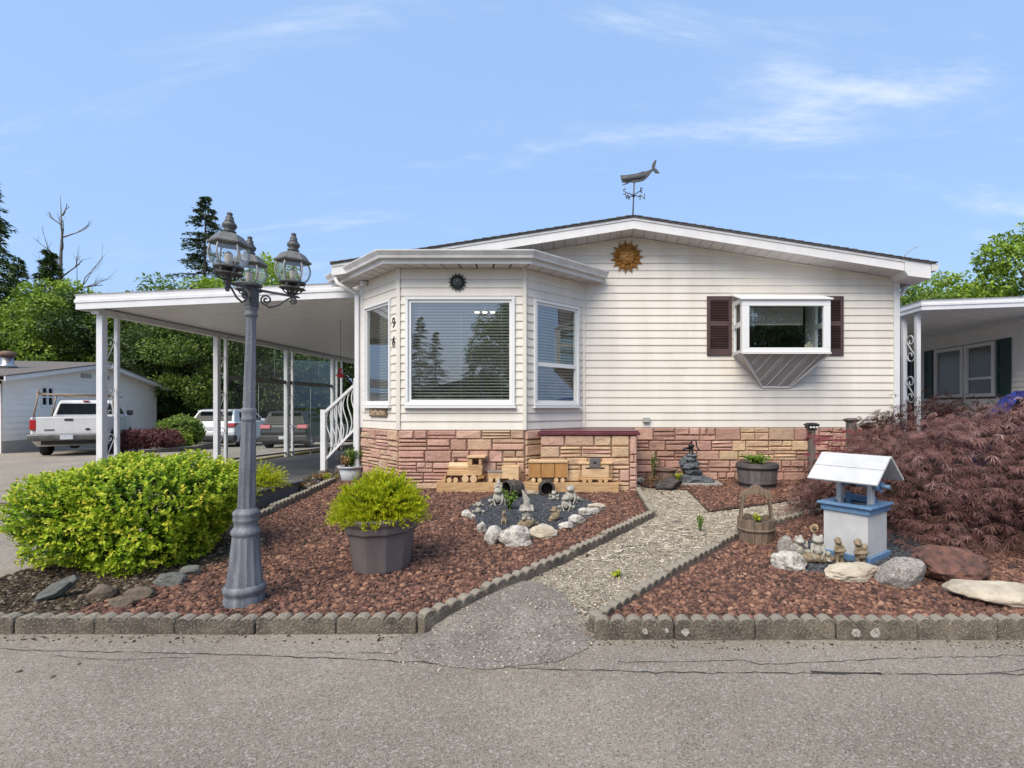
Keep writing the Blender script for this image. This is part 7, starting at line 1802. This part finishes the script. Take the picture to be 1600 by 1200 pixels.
for sg in (-1, 1):
    e = 5.2 + sg*5.65; q = lambda s, d, dz: p(s, tz_(s) + dz, d)
    MB().add([q(5.2, 0.45, 0.13), q(e, 0.45, 0.13), q(e, -12, 0.13), q(5.2, -12, 0.13), q(5.2, 0.45, 0.17), q(e, 0.45, 0.17), q(e, -12, 0.17), q(5.2, -12, 0.17)], [(0,1,2,3),(4,7,6,5),(0,4,5,1),(1,5,6,2),(2,6,7,3),(3,7,4,0)]).build('roof', MT['shinglebrown'], nh)
    MB().add([q(5.2, 0.42, -0.02), q(e, 0.42, -0.02), q(e, 0.42, 0.128), q(5.2, 0.42, 0.128), q(5.2, 0.38, -0.02), q(e, 0.38, -0.02), q(e, 0.38, 0.128), q(5.2, 0.38, 0.128)], [(0,1,2,3),(4,7,6,5),(0,4,5,1),(1,5,6,2),(2,6,7,3),(3,7,4,0)]).build('rake_board', MT['fascia'], nh)
    MB().add([q(5.2, 0.379, 0.0), q(e, 0.379, 0.0), q(e, 0.0, 0.0), q(5.2, 0.0, 0.0)], [(0,1,2,3)]).build('soffit', MT['soffit'], nh)
w_ = MB(); 
for (a_, b_, c_, d_) in ((1.84, 2.54, 1.43, 1.50), (1.84, 2.54, 2.13, 2.20), (1.84, 1.92, 1.50, 2.13), (2.46, 2.54, 1.50, 2.13), (2.15, 2.23, 1.50, 2.13), (1.92, 2.15, 1.79, 1.84), (2.23, 2.46, 1.79, 1.84)):
    w_.obox(p((a_+b_)/2, (c_+d_)/2, 0.0), ND*(b_-a_)/2, NN*0.04, Z*(d_-c_)/2)
wf = w_.build('window', MT['vinylwhite'], nh)
MB().add([p(1.92, 1.50, 0.004), p(2.46, 1.50, 0.004), p(2.46, 2.13, 0.004), p(1.92, 2.13, 0.004)], [(0,1,2,3)]).build('pane', MT['carglass'], wf)
for s in (4.45, 5.75):
    MB().obox(p(s, 2.72, 0.02), ND*0.33, NN*0.02, Z*0.09).build('gable_vent', MT['skirtgrey'], nh)
cq = p(2.0, 3.0, -1.0)
fl = thing('roof_flue', 'metal flue pipe on the left neighbour roof', 'chimney', cq - Z*0.6)
MB().lathe([(0.24, -0.3), (0.24, -0.12), (0.27, -0.1), (0.17, -0.05), (0.16, 0.25)], cq, 14).build('pipe', MT['alloy'], fl)
MB().lathe([(0.20, 0.25), (0.24, 0.29), (0.22, 0.40), (0.05, 0.45)], cq, 14).build('cowl', MT['terra'], fl)

# island planting between pickup and white SUV
bush('far_shrub', 'low spreading purple shrub right of the white pickup', 'shrub', (-15.0, 17.6, 0.32), 0.95, 0.75, 0.36, 1500, LF['redshrub'], 61, leaf=(0.10, 0.03), per=6, lump=0.12, spr=0.1, upness=-0.1)
bush('far_shrub', 'rounded light green shrub left of the white SUV', 'shrub', (-15.05, 19.2, 0.53), 0.66, 0.6, 0.56, 1500, LF['mid'], 62, leaf=(0.085, 0.055), per=6, lump=0.10, spr=0.1)
bush('far_shrub', 'small bright green shrub at the foot of the rounded shrub', 'shrub', (-14.7, 18.55, 0.2), 0.45, 0.4, 0.3, 500, LF['bright'], 63, leaf=(0.08, 0.05), per=6, spr=0.09)
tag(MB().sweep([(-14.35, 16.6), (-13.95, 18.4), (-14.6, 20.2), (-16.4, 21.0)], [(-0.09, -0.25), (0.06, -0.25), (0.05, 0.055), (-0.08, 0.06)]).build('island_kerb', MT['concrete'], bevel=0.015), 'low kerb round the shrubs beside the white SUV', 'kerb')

# ------------------------------------------------------------------ neighbouring home on the right with its carport
rh = thing('neighbour_home', 'cream home with green shutters under a white carport at the right edge', 'house', (9.7, 12, 0))
z = 0.4
while z < 3.4:
    zt = min(z + 0.125, 3.42)
    sp = [(9.5, 22)]
    if 1.70 < z + 0.06 < 3.0: sp = [(9.5, 11.99), (12.94, 13.0), (14.05, 15.1), (15.9, 22)]
    for (a_, b_) in sp: MB().add([(9.7, a_, z), (9.7, b_, z), (9.68, a_, z), (9.68, b_, z), (9.696, a_, zt), (9.696, b_, zt)], [(0,1,3,2), (2,3,5,4)]).build('siding_board', MT['sidingwhite'], rh)
    z += 0.125
MB().box(9.72, 16, 9.5, 22, 0, 0.4).box(9.74, 16, 9.5, 22, 0.4, 3.42).build('wall', MT['room'], rh)
MB().box(9.66, 9.70, 9.5, 22, 0.0, 0.4).build('skirting', MT['skirtgrey'], rh)
for (y0, y1, rail) in ((12.0, 12.94, 2.15), (13.0, 14.05, None)):
    b = MB()
    for (ya, yb, za, zb_) in ((y0, y1, 1.70, 1.78), (y0, y1, 2.92, 3.0), (y0, y0+0.08, 1.78, 2.92), (y1-0.08, y1, 1.78, 2.92)) + (((y0+0.08, y1-0.08, rail-0.03, rail+0.03),) if rail else ()):
        b.box(9.64, 9.72, ya, yb, za, zb_)
    w_ = b.build('window', MT['vinylwhite'], rh)
    MB().quad((9.69, y0+0.07, 1.77), (9.69, y1-0.07, 1.77), (9.69, y1-0.07, 2.93), (9.69, y0+0.07, 2.93)).build('pane', MT['glass'], w_); MB().box(9.715, 9.725, y0+0.07, y1-0.07, 1.77, 2.93).build('blind', MT['hoop'], w_)  # plain dark backing added behind the panes so they look dark
for (y0, y1) in ((11.55, 11.93), (14.12, 14.45)):
    b = MB()
    for (ya, yb, za, zb_) in ((y0, y0+0.06, 1.68, 3.02), (y1-0.06, y1, 1.68, 3.02), (y0+0.06, y1-0.06, 1.68, 1.76), (y0+0.06, y1-0.06, 2.94, 3.02), (y0+0.06, y1-0.06, 2.28, 2.36)): b.box(9.64, 9.678, ya, yb, za, zb_)
    b.box(9.655, 9.677, y0+0.05, y1-0.05, 1.75, 2.95); b.build('shutter', MT['greenshut'], rh)
MB().box(9.62, 9.73, 9.5, 18.4, 3.36, 3.47).build('frieze_trim', MT['fascia'], rh)
dr = MB().box(9.63, 9.69, 15.0, 15.95, 0.7, 3.0).build('door', MT['carglass'], rh, bevel=0.01)
MB().box(9.60, 9.66, 14.9, 15.0, 0.6, 3.1).box(9.60, 9.66, 15.95, 16.05, 0.6, 3.1).build('door_trim', MT['greenshut'], rh)
rc = thing('neighbour_carport', 'white carport roof with a scroll post beside the right neighbour', 'carport', (6.55, 9.8, 0))
XA, XB, YA, YB = 6.5, 9.66, 9.8, 18.5
z0 = lambda x: 3.30 + (x-XA)*0.035
b = MB(); V = []; y = YA + 0.05; pr = []
while y < YB:
    pr += [(y, 0), (y+0.15, 0), (y+0.158, 0.02), (y+0.192, 0.02), (y+0.20, 0)]; y += 0.2
for (y, d) in pr: V += [(XA, y, z0(XA)+0.03+d), (XB, y, z0(XB)+0.03+d)]
b.add(V, [(2*i, 2*i+1, 2*i+3, 2*i+2) for i in range(len(pr)-1)]); b.build('roof_pan', MT['white'], rc)
MB().add([(XA, YA, z0(XA)+0.2), (XB, YA, z0(XB)+0.2), (XB, YB, z0(XB)+0.2), (XA, YB, z0(XA)+0.2)], [(0,1,2,3)]).build('roof_top', MT['gutter'], rc)
MB().sweep([(XA, YB, z0(XA)), (XA, YA, z0(XA)), (12.5, YA, z0(12.5))], [(0, 0.0), (0.03, 0.0), (0.03, 0.07), (0.045, 0.08), (0.045, 0.12), (0.03, 0.13), (0.03, 0.17), (0.05, 0.19), (0.0, 0.19)]).build('fascia', MT['white'], rc)
for (x, w_) in ((6.56, 0.07), (6.56, 0.07)): pass
MB().box(6.53, 6.61, 10.0, 10.08, 0, z0(6.5)).build('post', MT['white'], rc); MB().box(6.53, 6.61, 10.42, 10.50, 0, z0(6.5)).build('post', MT['white'], rc)
for zc in (2.62, 1.80): MB().tube(s_scroll((6.57, 10.25, zc), (0, -1, 0), Z, 0.56, 0.26), 0.013, 6).build('scroll', MT['white'], rc)
pr_ = thing('porch_railing', 'white porch railing beside the right neighbour door', 'railing', (6.6, 11.5, 0))
b = MB().bar((6.6, 11.0, 1.72), (6.6, 15, 1.72), 0.06, 0.05); b.bar((6.6, 11.0, 0.95), (6.6, 15, 0.95), 0.05, 0.04); b.build('rail', MT['white'], pr_)
b = MB()
for k in range(30): b.box(6.59, 6.61, 11.0+k*0.13, 11.02+k*0.13, 0.96, 1.70)
b.build('baluster', MT['white'], pr_)
# ------------------------------------------------------------------ trees
def limb_tubes(b, r_, p, d, L_, rad, depth, up=0.15, spread=0.6, tips=None):
    pts = [p]; q = p.copy(); dd = d.copy()
    for k in range(4):
        dd = (dd + Vector((r_.gauss(0, 0.12), r_.gauss(0, 0.12), r_.gauss(up*0.3, 0.08)))).normalized(); q = q + dd*L_/4; pts.append(q.copy())
    b.tube(pts, [rad, rad*0.85, rad*0.7, rad*0.55, rad*0.4], 6 if depth > 1 else 4)
    if depth <= 0:
        if tips is not None: tips.append(q)
        return
    for k in range(3 if depth > 1 else 2):
        i = r_.randint(2, 4); nd = (dd + Vector((r_.gauss(0, spread), r_.gauss(0, spread), r_.gauss(up, 0.25)))).normalized()
        limb_tubes(b, r_, pts[i], nd, L_*r_.uniform(0.5, 0.72), rad*0.45, depth-1, up, spread, tips)
    if tips is not None: tips.append(q)

def broadleaf(seed, h, rx, lf, nclump=70, per=150, leaf=0.26, base=0.12, sq=1.0):
    """returns (trunk mesh object, crown mesh object) of a leafy tree; crown of many leaf clumps round the limb ends"""
    g = np.random.default_rng(seed); r_ = random.Random(seed); root = thing('leafy_tree', None, 'tree')
    b = MB(); b.tube([(0,0,-0.4), (r_.gauss(0,0.1), r_.gauss(0,0.1), h*0.25), (r_.gauss(0,0.25), r_.gauss(0,0.25), h*0.55), (r_.gauss(0,0.3), r_.gauss(0,0.3), h*0.8)], [h*0.024, h*0.019, h*0.013, h*0.005], 8)
    cl = []
    for k in range(nclump):
        d = rand_dirs(g, 1)[0]; rad = g.uniform(0.45, 1.0)**0.6
        zc = base*h + (h*(1-base))*(0.5 + 0.5*d[2]*rad*0.92)
        wz = math.sqrt(max(0.08, 1 - abs((zc/h - (0.5+base*0.45))/(0.5))**2.2))
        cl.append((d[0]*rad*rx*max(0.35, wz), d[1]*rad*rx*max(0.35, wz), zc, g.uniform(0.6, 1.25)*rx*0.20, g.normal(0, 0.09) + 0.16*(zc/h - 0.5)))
    for c in cl[::2]:
        z0 = max(0.15*h, c[2]*0.55); b.tube([(0, 0, z0), (c[0]*0.5, c[1]*0.5, (z0+c[2])/2 + 0.1), (c[0]*0.95, c[1]*0.95, c[2])], [h*0.007, h*0.0045, h*0.0015], 4)
    b.build('trunk', MT['bark'], root, local=True)
    cl = np.array(cl); n = nclump*per
    ci = np.repeat(np.arange(nclump), per); rr = rand_dirs(g, n)*g.uniform(0.35, 1.0, n)[:, None]**0.5
    P = cl[ci, :3] + rr*cl[ci, 3][:, None]*np.array([1.25, 1.25, 0.85])
    D = norm(rr + np.array([0, 0, -0.35]) + g.normal(scale=0.6, size=(n, 3))); N = norm(rr*0.6 + np.array([0, 0, 0.8]) + g.normal(scale=0.45, size=(n, 3)))
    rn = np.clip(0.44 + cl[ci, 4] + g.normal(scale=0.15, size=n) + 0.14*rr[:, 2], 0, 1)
    Ls = g.uniform(0.65, 1.25, n)*leaf
    stuff(leaves('crown', P, D, N, Ls, Ls*0.62, LF[lf], rn, root, local=True))
    return root

def conifer(seed, h, r, lf='needle', whorls=34, gap=0.12, droop=0.35, leaf=0.34, per=34, lean=0.0, sparse=0.0, nbr=(5, 8)):
    g = np.random.default_rng(seed); root = thing('conifer', None, 'tree'); b = MB()
    b.tube([(0, 0, -0.4), (lean*0.4, 0, h*0.4), (lean, 0, h*0.99)], [h*0.015, h*0.010, 0.012], 7)
    P, D, RN = [], [], []
    for w in range(whorls):
        t = gap + (1-gap)*w/whorls; z = h*t
        env = (1-t)**0.8*r + 0.12
        for k in range(int(g.integers(*nbr))):
            if g.uniform() < sparse: continue
            a = g.uniform(0, 2*math.pi); L_ = env*g.uniform(0.55, 1.12); tone = g.normal(0, 0.1)
            o = np.array([lean*t, 0, z + g.normal(0, 0.1)]); e = np.array([math.cos(a), math.sin(a), 0])
            tip = o + e*L_ + np.array([0, 0, -droop*L_ + 0.15*L_*(t > 0.7)])
            b.tube([o, (o+tip)/2 + np.array([0, 0, 0.10*L_*droop]), tip], [0.02+0.006*L_, 0.012, 0.004], 3, cap=False)
            s = np.array([-e[1], e[0], 0])
            for j in range(per):
                u = g.uniform(0.18, 1.0); lat = g.normal(0, 0.16*L_*(1.1-u*0.8))
                p = o + (tip-o)*u + s*lat + np.array([0, 0, 0.10*L_*droop*4*u*(1-u) - abs(g.normal(0, 0.09))])
                P.append(p); D.append(e*0.7 + s*np.sign(lat)*0.6 + np.array([0, 0, -0.35]) + g.normal(0, 0.25, 3)); RN.append(0.45 + tone + g.normal(0, 0.16) + 0.15*(u-0.5))
    n = len(P)
    b.build('trunk', MT['bark'], root, local=True)
    stuff(leaves('crown', np.array(P), np.array(D), norm(np.tile([0, 0, 1.0], (n, 1)) + g.normal(scale=0.5, size=(n, 3))), g.uniform(0.6, 1.3, n)*leaf, leaf*0.30, LF[lf], np.clip(RN, 0, 1), root, local=True))
    return root

def setpos(o, x, y, z, rz=0, s=1.0, label=None, group=None):
    o.location = (x, y, z); o.rotation_euler = (0, 0, rz); o.scale = (s, s, s)
    if label: o['label'] = label
    if group: o['group'] = group
    return o
def base_at(u, Y): return ((u-CX)*Y/FPX, Y, drive_z(0, Y) - 0.05)
def height_for(v, Y): return EYE - (v-CY)*Y/FPX - drive_z(0, Y)

GT = 'leafy trees behind the carport'
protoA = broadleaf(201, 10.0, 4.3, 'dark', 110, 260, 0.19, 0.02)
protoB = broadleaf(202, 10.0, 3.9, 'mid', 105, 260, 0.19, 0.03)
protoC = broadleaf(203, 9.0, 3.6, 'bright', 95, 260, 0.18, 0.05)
used = set()
def tree_from(pr, u, v, Y, rz, label, group=GT, H=10.0):
    o = pr if pr.name not in used else copy_tree(pr)
    if o is pr: used.add(pr.name)
    s = height_for(v, Y)/H
    return setpos(o, *base_at(u, Y), rz, s, label, group)
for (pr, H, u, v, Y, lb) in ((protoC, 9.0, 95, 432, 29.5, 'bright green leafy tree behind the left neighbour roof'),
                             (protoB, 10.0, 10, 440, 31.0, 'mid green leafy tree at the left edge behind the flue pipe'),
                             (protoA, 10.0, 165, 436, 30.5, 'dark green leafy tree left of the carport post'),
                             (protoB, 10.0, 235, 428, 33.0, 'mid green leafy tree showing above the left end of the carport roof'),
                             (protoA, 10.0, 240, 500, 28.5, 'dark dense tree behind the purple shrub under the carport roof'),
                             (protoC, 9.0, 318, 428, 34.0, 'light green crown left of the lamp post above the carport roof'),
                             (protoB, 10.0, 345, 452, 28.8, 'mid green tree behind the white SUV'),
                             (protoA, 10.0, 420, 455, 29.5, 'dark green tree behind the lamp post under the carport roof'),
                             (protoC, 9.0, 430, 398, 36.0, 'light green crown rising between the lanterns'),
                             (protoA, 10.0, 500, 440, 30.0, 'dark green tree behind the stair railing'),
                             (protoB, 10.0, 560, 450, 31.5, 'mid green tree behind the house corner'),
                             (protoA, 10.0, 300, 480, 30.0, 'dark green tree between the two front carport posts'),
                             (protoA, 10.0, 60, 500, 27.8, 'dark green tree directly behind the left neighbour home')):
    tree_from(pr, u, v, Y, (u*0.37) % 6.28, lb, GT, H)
c1 = conifer(301, 17.0, 4.3, 'needle', 40, 0.16, 0.22, 0.26, 62, 0.3, 0.10); setpos(c1, *base_at(314, 38.0), 0.3, height_for(300, 38.0)/17.0, 'tall dark conifer standing alone left of the lanterns', 'conifers on the left')
c2 = conifer(302, 15.0, 3.3, 'cedar', 52, 0.05, 0.55, 0.28, 46); setpos(c2, *base_at(-22, 30.0), 0.9, height_for(262, 30.0)/15.0, 'drooping conifer cut by the left edge of the photo', 'conifers on the left')
c3 = conifer(303, 11.0, 2.6, 'cedar', 46, 0.04, 0.35, 0.26, 46); setpos(c3, *base_at(78, 31.5), 0.2, height_for(388, 31.5)/11.0, 'bushy green conifer at the foot of the dead tree', 'conifers on the left')
c4 = copy_tree(c2); setpos(c4, *base_at(28, 33.0), 2.4, height_for(400, 33.0)/15.0, 'thin conifer between the left edge and the dead tree', 'conifers on the left')
# dead tree
def dead_tree(u, v, Y, seed, label, spread=1.0):
    root = thing('dead_tree', label, 'tree', base_at(u, Y)); r_ = random.Random(seed); b = MB(); H = height_for(v, Y); o = Vector(base_at(u, Y))
    tr_ = [o + Vector((r_.gauss(0, 0.05), 0, H*t)) for t in (0, 0.3, 0.5, 0.7, 0.85, 1.0)]
    b.tube(tr_, [0.22, 0.19, 0.15, 0.10, 0.05, 0.012], 7); b.build('trunk', MT['deadbark'], root)
    b = MB()
    for (t, sx, L_, up) in ((0.62, 1, 2.6, 0.25), (0.64, -1, 2.9, 0.35), (0.58, 1, 3.6, 0.28), (0.70, -1, 1.4, 0.7), (0.78, 1, 2.0, 0.5), (0.83, 1, 1.6, 0.35), (0.72, -1, 2.0, 0.6), (0.88, -1, 0.9, 0.9), (0.92, 1, 0.7, 0.8), (0.56, -1, 3.0, 0.4), (0.67, 1, 1.8, 0.6)):
        p = o + Vector((0, 0, H*t)); d = Vector((sx, r_.gauss(0, 0.5), up)).normalized()
        limb_tubes(b, r_, p, d, L_*spread*0.8, 0.055, 2, 0.2, 0.32)
    b.build('branches', MT['deadbark'], root)
dead_tree(97, 305, 33.5, 5, 'bare dead tree with bleached branches above the left trees')
dead_tree(131, 448, 34.5, 9, 'short bare snag right of the tall dead tree', 0.55)
# right side
GTR = 'leafy trees behind the right neighbour'
for (pr, H, u, v, Y, lb) in ((protoB, 10.0, 1425, 432, 26.0, 'mid green tree close to the right house corner'), (protoC, 9.0, 1492, 414, 27.0, 'light green tree behind the right carport roof'), (protoB, 10.0, 1548, 436, 28.0, 'mid green tree between the light green tree and the right edge'), (protoC, 9.0, 1650, 322, 22.0, 'light green tree cut by the right edge of the photo')):
    tree_from(pr, u, v, Y, (u*0.61) % 6.28, lb, GTR, H)
# the far side of the street, seen mirrored in the bay window
GB = 'trees across the street mirrored in the window'
for (x, y, s, lb) in ((-12.6, -24, 0.50, 'dark conifer mirrored at the left of the big window'), (-11.6, -25, 0.44, 'smaller dark conifer mirrored in the big window'), (-9.3, -27, 0.37, 'low dark conifer mirrored near the middle of the big window')):
    setpos(copy_tree(c1), x, y, 0, x, s, lb, GB)
for (pr, x, y, s, lb) in ((protoA, -10.5, -17, 0.30, 'leafy dark tree mirrored low in the big window'), (protoB, -7.5, -16, 0.28, 'leafy mid green tree mirrored low in the big window'), (protoB, -3.9, -17, 0.85, 'tall leafy tree mirrored at the right of the big window'), (protoA, 9.5, -13, 0.95, 'dark leafy tree mirrored in the garden window'), (protoA, 14.5, -15, 0.95, 'dark leafy tree mirrored at the right of the garden window')):
    setpos(copy_tree(pr), x, y, 0, x*1.3, s, lb, GB)
oh = thing('opposite_house', 'pale house across the street mirrored in the big bay window', 'house', (-8, -21, 0))
MB().box(-11.5, -5.0, -27, -21, 0, 2.5).build('wall', MT['siding'], oh)
MB().prism([(-12.0, 2.5), (-4.5, 2.5), (-8.0, 3.5)], (0, -20.6, 0), (1,0,0), (0,0,1), (0, -6.8, 0)).build('roof', MT['shingle'], oh)
